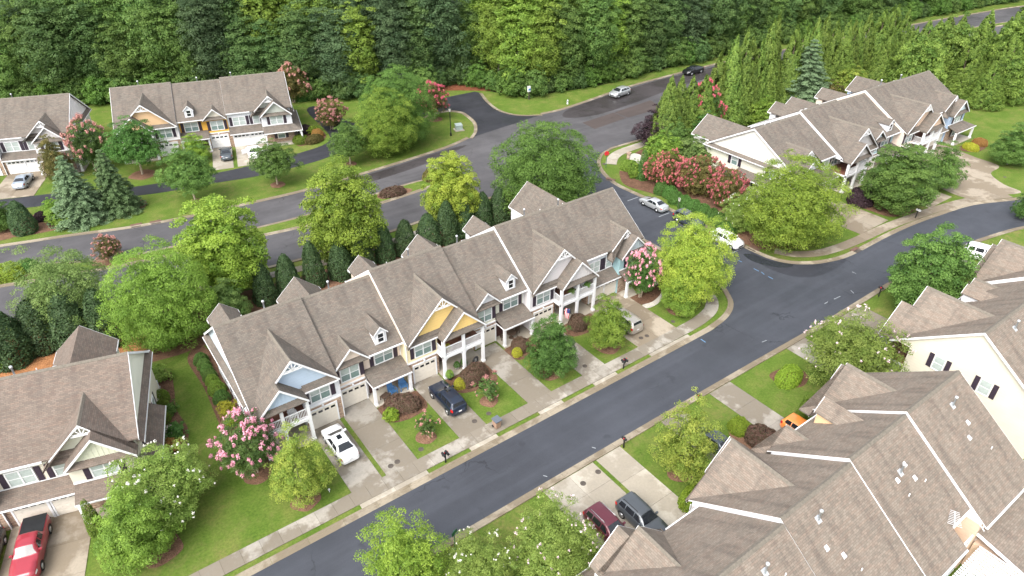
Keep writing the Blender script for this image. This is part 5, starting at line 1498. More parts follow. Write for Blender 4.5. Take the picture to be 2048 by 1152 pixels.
proto('pine', 'pine_tree', 'tree', crown_spruce(41, 4.2, 20, 24, 0.48, 'leaf_forest_c', droop=0.06), trunk_mesh(41, 0.24, 19, 1.5, 4))
proto('under', 'understory_tree', 'tree', crown_round(42, 2.8, 0.1, 5.4, 120, 0.72, 48, 0.31, 'leaf_forest_b', lobes=4, wide=0.42, ragged=0.30, inner=0.15), trunk_mesh(42, 0.1, 3.4, 1.6, 5))

def fit(key, r0, h0, r_, h_):
    return (r_ / r0, r_ / r0, h_ / h0)

# trees one can name
EXT = {}
def T(key, r0, h0, label, x, y, r_, h_, mat=None, bmat=None, group=None, tmat=None):
    me = PROTO[key][2]
    if key not in EXT:
        co = np.empty(len(me.vertices) * 3, np.float32); me.vertices.foreach_get('co', co); co = co.reshape(-1, 3)
        EXT[key] = (float(np.percentile(np.hypot(co[:, 0], co[:, 1]), 97.0)), float(np.percentile(co[:, 2], 99.7)))
    r0, h0 = EXT[key]
    return plant(key, label, x, y, (r_ / r0, r_ / r0, h_ / h0), None, mat, bmat, group, 0.0, tmat)
T('maple', 5.0, 12.9, 'yellow green maple on the boulevard verge above the blue gabled house', 13.1, 75.3, 5.2, 12.6, 'leaf_maple')
T('maple2', 5.0, 12.9, 'green maple on the boulevard verge above the peach and yellow houses', 28.0, 74.9, 5.3, 13.3, 'leaf_maple')
T('maple', 5.0, 12.9, 'golden maple between the dark hollies and the boulevard', 43.8, 74.6, 4.0, 10.9, 'leaf_yellow')
T('oak', 7.9, 13.9, 'large round dark green tree behind the teal end house', 57.2, 70.6, 7.7, 13.4, 'leaf_oak')
T('airy', 5.5, 11.2, 'pale grey green tree behind the lower left hollies', -3.3, 79.0, 5.0, 10.6, 'leaf_willow')
T('oak2', 5.7, 12.0, 'bright lime green tree between lower left and central rows', 4.7, 70.0, 5.3, 11.7, 'leaf_bright')
T('young', 2.9, 7.3, 'small yellowish dogwood at the back corner of the blue gabled house', 11.2, 69.6, 2.3, 5.9, 'leaf_willow')
T('oak', 7.9, 13.9, 'big rounded green tree behind, right of the pair on the far lawn', 53.0, 107.4, 6.2, 13.6, 'leaf_oak')
T('oak2', 5.7, 12.0, 'yellow green tree in front, left of the pair on the far lawn', 49.0, 104.4, 5.7, 11.4, 'leaf_zelkova')
T('lollipop', 2.9, 7.3, 'young grey green tree left of the big pair on the far lawn', 41.4, 103.8, 3.5, 7.9, 'leaf_young')
T('lollipop', 2.9, 7.3, 'young tree in a mulch ring in front of the white and sage house', 28.6, 103.1, 3.7, 7.9, 'leaf_young')
T('lollipop', 2.9, 7.3, 'young tree in front of the golden dormer house', 16.2, 104.2, 4.2, 9.6, 'leaf_young')
T('lollipop', 2.9, 7.3, 'full green tree in front of the tan gabled house', 12.0, 120.0, 4.5, 10.1, 'leaf_deep')
T('young', 2.9, 7.3, 'yellow green small tree beside the golden house garage', 20.9, 120.6, 2.4, 4.9, 'leaf_maple')
T('crape', 2.7, 7.2, 'tall salmon crape myrtle at the corner of the far left house', 6.2, 126.2, 3.3, 9.2, 'leaf_crape', 'bloom_coral')
T('young', 2.7, 7.2, 'narrow rust green tree by the far left garage', 0.9, 125.9, 2.3, 7.4, 'leaf_crape_rust', 'bloom_coral')
T('crape', 2.7, 7.2, 'coral crape myrtle at the back corner of the upper left row', 45.9, 141.1, 3.6, 8.0, 'leaf_crape_rust', 'bloom_coral')
T('crape', 2.7, 7.2, 'low coral crape myrtle over the parking bay by the upper left row', 45.9, 121.6, 3.0, 6.0, 'leaf_crape_rust', 'bloom_coral')
T('crape', 2.7, 7.2, 'crimson crape myrtle on the lawn by the lamp post', 64.5, 115.3, 3.2, 7.1, 'leaf_crape_rust', 'bloom_hot')
T('spruce', 3.3, 9.9, 'pale blue green spruce on the left of the two by the boulevard', 1.6, 108.0, 3.9, 9.6, 'leaf_bluespruce')
T('spruce', 3.3, 9.9, 'green spruce on the right of the two by the boulevard', 6.4, 108.0, 3.3, 9.4, 'leaf_spruce')
T('holly', 1.6, 5.7, 'dark cone holly by the boulevard at the left picture edge', -5.6, 108.6, 1.7, 4.7, 'leaf_holly')
T('young', 2.9, 7.3, 'loose green tree cut by the left picture edge above the boulevard', -8.6, 111.4, 2.6, 5.4, 'leaf_young')
T('crape', 2.7, 7.2, 'small reddish crape myrtle in the boulevard median', 2.7, 92.9, 1.8, 3.7, 'leaf_crape_rust', 'bloom_coral')
T('young', 2.9, 7.3, 'round green tree in front of the ivory dormer house', 35.2, 41.6, 2.8, 6.9, 'leaf_deep')
T('young2', 2.9, 7.3, 'yellowish green tree hiding the tan minivan', 42.9, 41.5, 2.7, 6.6, 'leaf_zelkova')
T('oak2', 5.7, 12.0, 'large yellow lime tree at the street corner', 56.6, 42.4, 4.6, 11.2, 'leaf_yellow')
T('young', 2.9, 7.3, 'small green tree below the yellow lime corner tree', 54.1, 41.2, 2.4, 5.8, 'leaf_zelkova')
T('crape', 2.7, 7.2, 'pink crape myrtle beside the teal end house', 52.5, 46.1, 2.0, 7.0, 'leaf_deep', 'bloom_pink')
T('crape', 2.7, 7.2, 'pink crape myrtle in front of the blue gabled house', 6.0, 46.1, 2.6, 6.7, 'leaf_crape', 'bloom_pink')
T('open', 3.6, 9.6, 'yellow orange young maple beside the white sedan', 8.4, 41.0, 2.6, 8.2, 'leaf_gold')
T('crape_white', 3.9, 8.5, 'white flowering crape myrtle by the lower left porch', -1.0, 46.2, 3.8, 6.7, 'leaf_crape_light', 'bloom_white')
T('young', 2.9, 7.3, 'fresh green tree beside the lower left double driveway', -3.6, 43.1, 2.9, 6.9, 'leaf_bright')
T('open', 3.6, 9.6, 'airy yellow green tree on the near verge at the bottom edge', 11.2, 28.4, 3.5, 8.4, 'leaf_maple')
T('crape_white', 3.9, 8.5, 'white flecked crape myrtle at the bottom edge, left of two', 15.6, 25.2, 2.7, 5.6, 'leaf_crape_light', 'bloom_white')
T('crape_white', 3.9, 8.5, 'blush flowering crape myrtle by the maroon SUV', 20.6, 23.4, 3.3, 7.2, 'leaf_crape_light', 'bloom_blush')
T('open', 3.6, 9.6, 'yellow tinged airy tree over the slate car', 36.0, 24.4, 3.0, 8.8, 'leaf_gold')
T('maple2', 5.0, 12.9, 'deep green tree at right beside the white SUV driveway', 76.6, 24.9, 4.3, 10.6, 'leaf_young')
T('crape_white', 3.9, 8.5, 'pale pink crape myrtle in front of the cream gable wall', 58.3, 22.8, 4.7, 7.8, 'leaf_crape_light', 'bloom_blush')
T('oak2', 5.7, 12.0, 'large yellow green tree in front of the upper right end house', 78.0, 44.0, 6.8, 12.2, 'leaf_maple')
T('maple', 5.0, 12.9, 'green tree in front of the white lilac house of the upper right row', 99.8, 41.0, 5.2, 9.6, 'leaf_young')
T('young2', 2.9, 7.3, 'smaller green tree beside the far parking court', 112.0, 40.6, 4.0, 7.8, 'leaf_young')
T('crape_white', 3.9, 8.5, 'white crape myrtle shrub tree at the end of the dark hedge', 75.9, 50.3, 2.6, 5.9, 'leaf_crape_light', 'bloom_white')
T('crape_bush', 3.5, 6.0, 'wide red crape myrtle nearest the monument sign', 79.0, 67.0, 3.2, 5.2, 'leaf_crape_rust', 'bloom_red')
T('crape_bush', 3.5, 6.0, 'wide red crape myrtle in the middle beside the white gable wall', 80.6, 61.8, 3.5, 5.8, 'leaf_crape_rust', 'bloom_red')
T('crape_bush', 3.5, 6.0, 'red crape myrtle nearest the white crape myrtle and hedge', 81.0, 56.6, 2.9, 5.6, 'leaf_crape_rust', 'bloom_red')
T('bigshrub', 2.6, 4.9, 'yellow olive shrub behind the red crape myrtles', 83.0, 71.8, 3.4, 6.4, 'leaf_zelkova')
T('bigshrub', 2.6, 4.9, 'olive shrub between red crape myrtles and white gable wall', 86.8, 68.0, 3.4, 6.0, 'leaf_willow')
T('bigshrub', 2.6, 4.9, 'rounded fresh green shrub under the purple leaved tree', 87.6, 73.2, 2.6, 7.2, 'leaf_young')
T('young2', 2.9, 7.3, 'purple leaved plum tree by the boulevard corner', 89.4, 79.6, 4.0, 7.2, 'leaf_plum')
T('crape', 2.7, 7.2, 'tall dark crape myrtle with red blooms among the cypresses', 101.2, 79.2, 3.2, 9.6, 'leaf_crape', 'bloom_hot')
T('young', 2.9, 7.3, 'young tree on the lawn at the right end of the upper right row', 131.8, 38.4, 3.6, 7.2, 'leaf_young')
T('young2', 2.9, 7.3, 'green tree cut by the right picture edge beside the street', 112.0, 28.0, 2.0, 5.4, 'leaf_deep')
T('spruce2', 3.8, 13.4, 'pale blue green spruce among the cypresses', 127.0, 75.6, 6.0, 13.8, 'leaf_bluespruce')
T('bigshrub', 2.6, 4.9, 'rust tipped shrub left of the cypress row gap behind the right row', 132, 72.6, 3.0, 6.0, 'leaf_crape_rust')
T('bigshrub', 2.6, 4.9, 'orange tinged tall shrub behind the roofs of the right row', 141, 74.0, 3.6, 7.4, 'leaf_gold')
T('bigshrub', 2.6, 4.9, 'dark green shrub at the back of the upper right end house', 97.0, 74.2, 3.2, 6.2, 'leaf_deep')
T('bigshrub', 2.6, 4.9, 'mixed green shrub behind the upper right row, by the spruce', 113.0, 74.0, 3.4, 6.2, 'leaf_zelkova')

ORD = ['first', 'second', 'third', 'fourth', 'fifth', 'sixth', 'seventh', 'eighth', 'ninth', 'tenth', 'eleventh', 'twelfth', 'thirteenth', 'fourteenth', 'fifteenth', 'sixteenth', 'seventeenth', 'eighteenth', 'nineteenth', 'twentieth'] + ['twenty ' + q for q in ('first', 'second', 'third', 'fourth', 'fifth', 'sixth', 'seventh', 'eighth', 'ninth')] + ['thirtieth', 'thirty first', 'thirty second', 'thirty third']
# hollies
for i, x in enumerate((15.8, 18.8, 22.0, 25.5, 28.5, 31.7, 34.7, 38.2, 41.0, 43.9, 47.0, 49.6)):
    plant('holly' if i % 2 else 'holly2', ORD[i] + ' dark cone holly from the left behind the central houses', x, 71.6 + random.uniform(-.2, .2), (random.uniform(0.85, 1.15), random.uniform(0.85, 1.15), random.uniform(0.78, 1.08)), None, None, None, 'hollies behind the central row')
for x, y, s, h, l in ((-6.5, 77.2, 1.45, 1.05, 'broad dark holly second from the left picture edge'), (-3.6, 74.8, 1.38, 1.22, 'broad dark holly under the pale grey green tree'), (-0.7, 74.0, 1.30, 1.18, 'dark holly beside the bright lime green tree'),
                      (-9.6, 76.4, 1.55, 1.12, 'broad dark holly above the lower left roof corner'), (-12.4, 79.2, 1.5, 1.25, 'dark holly cut by the left picture edge')):
    plant('holly', l, x, y, (s, s, h))
plant('loose', 'pale green sapling in front of the hollies at the left picture edge', -10.6, 75.4, (1.3, 1.3, 3.4), None, 'leaf_bright')
# cypress screen
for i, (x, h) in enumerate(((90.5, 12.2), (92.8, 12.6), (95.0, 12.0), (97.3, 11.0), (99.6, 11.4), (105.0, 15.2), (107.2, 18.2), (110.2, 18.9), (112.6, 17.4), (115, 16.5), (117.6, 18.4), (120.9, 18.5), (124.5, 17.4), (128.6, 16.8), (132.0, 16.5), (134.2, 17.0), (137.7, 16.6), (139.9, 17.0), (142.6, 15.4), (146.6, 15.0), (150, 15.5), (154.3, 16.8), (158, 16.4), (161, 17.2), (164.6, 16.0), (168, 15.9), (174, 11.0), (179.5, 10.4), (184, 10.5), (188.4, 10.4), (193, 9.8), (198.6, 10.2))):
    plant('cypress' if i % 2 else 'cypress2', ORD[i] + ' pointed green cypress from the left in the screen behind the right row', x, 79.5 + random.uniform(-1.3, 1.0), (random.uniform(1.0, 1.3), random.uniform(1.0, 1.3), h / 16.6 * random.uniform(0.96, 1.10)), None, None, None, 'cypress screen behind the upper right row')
for i, (x, y, r_, h) in enumerate(((152, 66, 4.6, 13), (157, 71, 4.5, 14), (162, 61, 5, 12.5), (166, 67, 5, 14), (172, 58, 5, 13), (174, 65, 5.2, 14), (181, 60, 5.2, 14), (183, 68, 5.2, 15), (160, 55.5, 4.2, 9.5), (168, 53, 4.2, 9.5), (176, 51, 4.4, 10), (190, 62, 5.4, 15), (192, 54, 5.4, 14), (150, 73, 4, 12.5), (200, 68, 5.4, 14), (186, 50, 5, 12))):
    plant('cypress' if i % 3 else 'bigshrub', ('pointed' if i % 3 else 'rounded') + ' broad evergreen in the thicket past the end of the right row', x, y, (r_ / 3.2, r_ / 3.2, h / 16.6) if i % 3 else (r_ / 2.6, r_ / 2.6, h / 4.9), None, 'leaf_cypress', None, 'evergreen thicket past the right row')

# shrubs
SH = [('mound', 20.25, 45.9, (1.12, 0.70, 0.95), 'leaf_burgundy', 'long burgundy shrub in front of the blue chairs porch', R(0)), ('mound', 28.1, 45.4, (1.12, 0.72, 1.0), 'leaf_burgundy', 'long burgundy shrub in front of the yellow gabled house', R(0)),
      ('mound', 34.9, 46.6, (0.62, 0.62, 0.85), 'leaf_burgundy', 'burgundy shrub at the patio porch corner', 0), ('mound', 42.6, 46.0, (0.75, 0.7, 0.95), 'leaf_burgundy', 'burgundy shrub in front of the flag porch', 0),
      ('ball', 26.35, 45.2, 0.95, 'leaf_gold_shrub', 'round yellow shrub by the navy SUV', 0), ('ball', 34.0, 45.9, 0.85, 'leaf_gold_shrub', 'round yellow shrub at the ivory house porch', 0), ('loose', 18.7, 45.2, (0.95, 0.95, 0.8), 'leaf_lime', 'spiky light green plant at the end of the burgundy shrub', 0),
      ('crape_small', 20.15, 41.3, 0.95, None, 'small coral crape myrtle on the lawn left of the navy SUV', 0), ('crape_small', 27.6, 41.9, 1.1, None, 'small coral crape myrtle on the lawn right of the navy SUV', 0),
      ('loose', 53.3, 47.3, 0.9, 'leaf_crape_light', 'pale flowering shrub under the pink crape myrtle by the teal house', 0),
      ('mound', 54.0, 26.4, (1.15, 0.72, 0.88), 'leaf_lime', 'long bright green clipped shrub on the near lawn', R(12)), ('mound', 44.1, 24.8, (0.62, 0.62, 0.85), 'leaf_lime', 'round bright green shrub beside the third near driveway', 0), ('mound', 44.6, 22.6, (1.05, 0.85, 0.95), 'leaf_burgundy', 'burgundy shrub below the orange car', 0),
      ('mound', 34.4, 21.8, (0.60, 1.0, 0.85), 'leaf_lime', 'bright clipped shrub at the pale driveway edge', 0), ('mound', 90.0, 24.0, (1.2, 0.9, 1.15), 'leaf_crape_rust', 'rust red shrub below the white SUV', R(50)), ('bigshrub', 88.6, 26.6, (0.6, 0.6, 0.45), 'leaf_crape', 'green shrub between deep green tree and white SUV', 0),
      ('mound', 41.8, 89.0, (1.35, 0.8, 0.8), 'leaf_burgundy', 'low burgundy shrub in the boulevard median', R(-5)), ('mound', 49.6, 90.4, (0.95, 0.95, 1.15), 'leaf_crape_rust', 'rust coloured shrub at the tip of the median', 0),
      ('mound', -9.2, 96.4, (1.75, 1.2, 1.1), 'leaf_lime', 'bright lime hedge block in the median at the left edge', R(-15)), ('mound', -6.4, 96.6, (0.8, 0.8, 0.9), 'leaf_deep', 'dark green shrub beside the lime hedge block', 0),
      ('mound', -3.3, 111.4, (0.6, 0.6, 0.8), 'leaf_plum', 'dark purple shrub behind the boulevard cone holly', 0), ('bigshrub', -1.6, 111.4, (0.55, 0.55, 0.55), 'leaf_bright', 'light green feathery shrub left of the blue green spruce', 0), ('bigshrub', -0.8, 108.2, (0.75, 0.75, 0.55), 'leaf_zelkova', 'olive green shrub in front of the blue green spruce', 0),
      ('mound', 97.6, 44.8, (1.15, 1.15, 1.6), 'leaf_plum', 'dark purple round shrub by the upper right porch', 0), ('mound', 133.8, 45.3, (0.9, 0.7, 0.7), 'leaf_gold_shrub', 'yellow green shrub by the denim house porch', 0), ('mound', 137.4, 45.4, (0.8, 0.7, 0.75), 'leaf_orange', 'orange shrub by the denim house porch', 0),
      ('mound', 78.4, 74.7, (0.95, 0.95, 0.95), 'leaf_zelkova', 'round olive shrub in front of the monument sign', 0), ('arbor', 77.4, 70.6, (2.0, 2.0, 1.35), 'leaf_deep', 'upright dark green shrub right of the monument sign', 0), ('bigshrub', 77.0, 72.0, (0.5, 0.5, 0.55), 'leaf_zelkova', 'yellow green shrub between monument sign and red crape myrtle', 0),
      ('arbor', 49.3, 22.0, (1.05, 1.05, 1.0), None, 'slim arborvitae by the orange car, left of two', 0), ('arbor', 50.1, 21.6, (1.1, 1.1, 1.1), None, 'slim arborvitae by the orange car, right of two', 0), ('arbor', -6.2, 47.6, (1.25, 1.25, 1.0), None, 'bright slim arborvitae beside the lower left garage', 0), ('arbor', 24.9, 21.6, (0.8, 0.8, 0.7), 'leaf_deep', 'small dark arborvitae beside the maroon SUV', 0),
      ('mound', 38.6, 118.6, (0.9, 0.9, 0.9), 'leaf_arbor', 'green conical shrub at the white house porch corner', 0), ('mound', 40.6, 117.4, (1.2, 0.8, 0.8), 'leaf_crape_rust', 'rust green shrub bed by the upper left lane', R(20)), ('mound', 42.2, 119.6, (0.7, 0.7, 0.9), 'leaf_orange', 'golden orange shrub by the parking bay', 0), ('mound', 41.2, 123.0, (0.8, 0.8, 0.9), 'leaf_plum', 'dark purple shrub at the side of the white and sage house', 0),
      ('loose', 42.0, 121.2, (1.1, 1.1, 1.2), 'leaf_lime', 'lime shrub beside the white and sage house', 0),
      ('mound', 49.0, 142.5, (2.0, 1.4, 1.4), 'leaf_deep', 'dark green thicket under the far coral crape myrtle', 0)]
for key, x, y, s, mat, lab, rz in SH:
    plant(key, lab, x, y, s, rz or None, mat)
for i, (y, m_) in enumerate(((64.4, 'leaf_deep'), (63.3, 'leaf_lime'), (62.3, 'leaf_lime'), (61.2, 'leaf_lime'), (60.3, 'leaf_zelkova'), (58.7, 'leaf_zelkova'), (57.1, 'leaf_deep'), (55.2, 'leaf_gold_shrub'), (53.6, 'leaf_lime'))):
    o = ('first', 'second', 'third', 'fourth', 'fifth', 'sixth', 'seventh', 'eighth', 'ninth')[i]
    plant('ball' if i != 7 else 'loose', o + ' shrub from the back along the blue house side wall', 6.35, y, random.uniform(0.95, 1.12) * (1.15 if i in (0, 5, 6) else 1), None, 'leaf_young' if m_ == 'leaf_lime' and i < 4 else m_)
for x, y, k, s, m_, lab in ((2.1, 63.9, 'loose', 1.35, 'leaf_crape_light', 'white flowering shrub at the back of the lower left house'), (1.6, 60.7, 'ball', 1.15, 'leaf_arbor', 'clipped ball shrub nearest the air conditioner'), (1.35, 59.0, 'ball', 1.15, 'leaf_arbor', 'clipped ball shrub in the middle beside the lower left house'), (1.9, 58.4, 'loose', 0.8, 'leaf_young', 'leafy plant between clipped balls beside the lower left house'), (1.0, 57.5, 'ball', 1.05, 'leaf_arbor', 'clipped ball shrub furthest from the air conditioner'), (1.5, 54.8, 'loose', 1.1, 'leaf_deep', 'dark leafy plant at the lower left porch corner'), (0.9, 53.3, 'loose', 0.9, 'leaf_orange', 'red and white flowers by the white crape myrtle')):
    plant(k, lab, x, y, s, None, m_)
for i in range(4):
    plant('loose', 'low pale flowering plant in the pine straw bed', -4.6 + i * 1.5, 66.5 + i * 0.5, 0.55, None, 'leaf_crape_light', None, 'plants in the pine straw bed')
# clipped dark hedge along the side street
for i in range(9):
    q = i / 8
    x, y = 74.9 + 0.4 * math.sin(q * 3) + (0.9 if i > 6 else 0), 50.8 + 14.2 * q
    plant('mound', 'dark green shrub of the clipped hedge along the side street', x, y, (0.72, 0.72, 1.15), None, 'leaf_deep', None, 'hedge along the side street')
# hedge at the foot of the wood behind the clay bank
for i in range(7):
    plant('mound', 'dark shrub at the foot of the wood behind the clay bank', 78 + i * 2.1, 134.6 - i * 0.9, (1.3, 1.1, 1.5), None, 'leaf_forest_b', None, 'shrubs behind the clay bank')

# the wood: every trunk and crown its own tree
rw = random.Random(11)
EDGE = [(-120, 230), (-60, 200), (-4, 174), (13, 166), (30, 156), (52, 142), (65, 133.5), (82, 134), (86, 124.5), (89, 117.5), (105, 114.5), (127, 115.5), (160, 114.2), (198, 111.5), (285, 102.5), (400, 82)]
def edge_pt(s):
    acc = 0
    for a, b in zip(EDGE[:-1], EDGE[1:]):
        L = math.hypot(b[0] - a[0], b[1] - a[1])
        if acc + L >= s:
            t_ = (s - acc) / L
            return a[0] + (b[0] - a[0]) * t_, a[1] + (b[1] - a[1]) * t_, -(b[1] - a[1]) / L, (b[0] - a[0]) / L
        acc += L
    return None
rows = [(1.5, 6.2), (8, 7.0), (16, 8.0), (26, 9.5), (38, 12), (54, 15), (74, 19)]
cnt = 0
FM = ['leaf_forest_a', 'leaf_forest_b', 'leaf_forest_c', 'leaf_forest_a', 'leaf_forest_b']
cr_ = cam.rotation_euler.to_matrix()
fw, rt_, up_ = cr_ @ Vector((0, 0, -1)), cr_ @ Vector((1, 0, 0)), cr_ @ Vector((0, 1, 0))
def in_view(x, y, z, m_=0.12):
    v = Vector((x, y, z - 46)); d = v.dot(fw)
    if d < 1: return False
    return abs(v.dot(rt_) / d) < 0.75 + m_ and abs(v.dot(up_) / d) < 0.422 + m_
front = {}
def zone_of(x, y):
    v = Vector((x, y, -46)); u = v.dot(rt_) / v.dot(fw) / 0.75
    return ('behind the far left house' if u < -0.80 else 'behind the upper left row' if u < -0.40 else 'behind the lone crimson crape myrtle' if u < -0.05 else 'behind the silver boulevard hatchback' if u < 0.35 else 'beyond the cypress screen')
for ri, (dd, step) in enumerate(rows):
    s = rw.uniform(0, step)
    while True:
        e = edge_pt(s)
        if e is None: break
        x = e[0] + e[2] * dd + rw.uniform(-1.6, 1.6); y = e[1] + e[3] * dd + rw.uniform(-1.6, 1.6)
        s += step * rw.uniform(0.8, 1.2)
        if not (in_view(x, y, 14, 0.06) or in_view(x, y, 3, 0.04)): continue
        k = rw.choice(['forest%d' % i for i in range(7)] + (['pine'] if ri > 0 else []))
        hs = rw.uniform(0.82, 1.12) * (0.80 if ri == 0 else 1.0)
        mat = rw.choice(FM) if k != 'pine' else 'leaf_forest_c'
        if 84 < x < 112 and ri <= 2: mat = rw.choice(['leaf_forest_d', 'leaf_forest_d', 'leaf_forest_b'])
        elif ri <= 1 and 40 < x < 84 and rw.random() < 0.35: mat = 'leaf_forest_d'
        lab = {'pine': 'dark layered pine standing in the wood'}.get(k) or ('yellow green tree at the wood edge' if mat == 'leaf_forest_d' else 'tall dark broadleaf tree in the wood at the top')
        grp = 'pines in the wood' if k == 'pine' else ('yellow green trees at the wood edge' if mat == 'leaf_forest_d' else 'broadleaf trees of the wood')
        zone = zone_of(x, y)
        lab, grp = lab.replace(' at the top', '') + ' ' + zone, grp + ' ' + zone
        if ri == 0:                       # the front rank can be counted off
            front[zone] = front.get(zone, -1) + 1
            lab = ORD[front[zone]] + (' yellow green tree' if mat == 'leaf_forest_d' else ' dark tree') + ' from left at the wood edge ' + zone
        plant(k, lab, x, y, (rw.uniform(0.9, 1.15) * (0.85 if ri == 0 else 1),) * 2 + (hs,), rw.uniform(0, 6.28), mat, None, grp)
        cnt += 1
s = 0
while True:
    e = edge_pt(s)
    if e is None: break
    s += rw.uniform(3.2, 5.0)
    x = e[0] + e[2] * -0.8 + rw.uniform(-.8, .8); y = e[1] + e[3] * -0.8 + rw.uniform(-.8, .8)
    if not in_view(x, y, 2, 0.02): continue
    plant('under', 'low leafy tree fringing the wood ' + zone_of(x, y), x, y, rw.uniform(0.65, 1.15), rw.uniform(0, 6.28), rw.choice(['leaf_forest_b', 'leaf_forest_a', 'leaf_forest_b', 'leaf_oak']), None, 'fringe trees ' + zone_of(x, y))


# ------------------------------------------------------------------ vehicles
def lerp1(tab, x):
    if x <= tab[0][0]: return tab[0][1]
    for (a, b), (c, d) in zip(tab[:-1], tab[1:]):
        if x <= c:
            t = (x - a) / (c - a)
            return b + (d - b) * t
    return tab[-1][1]

CARS = {  # front is +x: length, half width, top line, belt line, roof half width, windscreen foot/top, rear window top/foot, side glass spans, wheelbase, wheel radius
    'sedan': dict(L=4.85, w=0.91, top=[(-2.42, 0.62), (-2.38, 0.92), (-2.25, 1.06), (-1.72, 1.12), (-0.95, 1.40), (-0.45, 1.47), (0.15, 1.46), (0.45, 1.41), (1.22, 1.03), (1.75, 0.95), (2.2, 0.84), (2.38, 0.70), (2.42, 0.52)],
                  belt=0.98, ws=(0.42, 1.20), rw=(-1.68, -0.92), sides=[(-1.28, -0.42), (-0.36, 0.78)], wb=1.40, wr=0.335),
    'hatch': dict(L=4.3, w=0.88, top=[(-2.15, 0.60), (-2.12, 0.95), (-2.0, 1.12), (-1.62, 1.40), (-0.9, 1.49), (0.05, 1.50), (0.40, 1.44), (1.20, 1.05), (1.65, 0.97), (2.0, 0.84), (2.12, 0.70), (2.15, 0.5)],
                  belt=1.0, ws=(0.38, 1.18), rw=(-2.02, -1.60), sides=[(-1.72, -1.0), (-0.94, -0.1), (-0.04, 0.80)], wb=1.31, wr=0.325),
    'suv': dict(L=4.75, w=0.95, top=[(-2.37, 0.65), (-2.34, 1.05), (-2.24, 1.20), (-1.98, 1.64), (-1.3, 1.72), (-0.2, 1.73), (0.20, 1.66), (0.95, 1.18), (1.6, 1.08), (2.15, 0.98), (2.33, 0.80), (2.37, 0.55)],
                belt=1.12, ws=(0.18, 0.93), rw=(-2.26, -1.99), sides=[(-1.92, -1.25), (-1.18, -0.32), (-0.25, 0.62)], wb=1.41, wr=0.37),
    'van': dict(L=5.1, w=1.0, top=[(-2.55, 0.65), (-2.52, 1.10), (-2.45, 1.30), (-2.22, 1.70), (-1.4, 1.80), (-0.2, 1.78), (0.45, 1.68), (1.5, 1.15), (2.1, 1.00), (2.45, 0.86), (2.55, 0.55)],
                belt=1.10, ws=(0.5, 1.48), rw=(-2.46, -2.22), sides=[(-2.1, -1.2), (-1.12, -0.15), (-0.08, 1.02)], wb=1.52, wr=0.35),
    'pickup': dict(L=5.9, w=0.98, top=[(-2.95, 0.75), (-2.93, 1.13), (-2.9, 1.17), (-0.95, 1.17), (-0.9, 1.22), (-0.66, 1.76), (-0.1, 1.82), (0.62, 1.76), (1.25, 1.24), (1.9, 1.16), (2.7, 1.06), (2.9, 0.86), (2.95, 0.55)],
                   belt=1.17, ws=(0.58, 1.26), rw=(-0.92, -0.66), sides=[(-0.60, -0.02), (0.04, 0.92)], wb=1.78, wr=0.39),
}

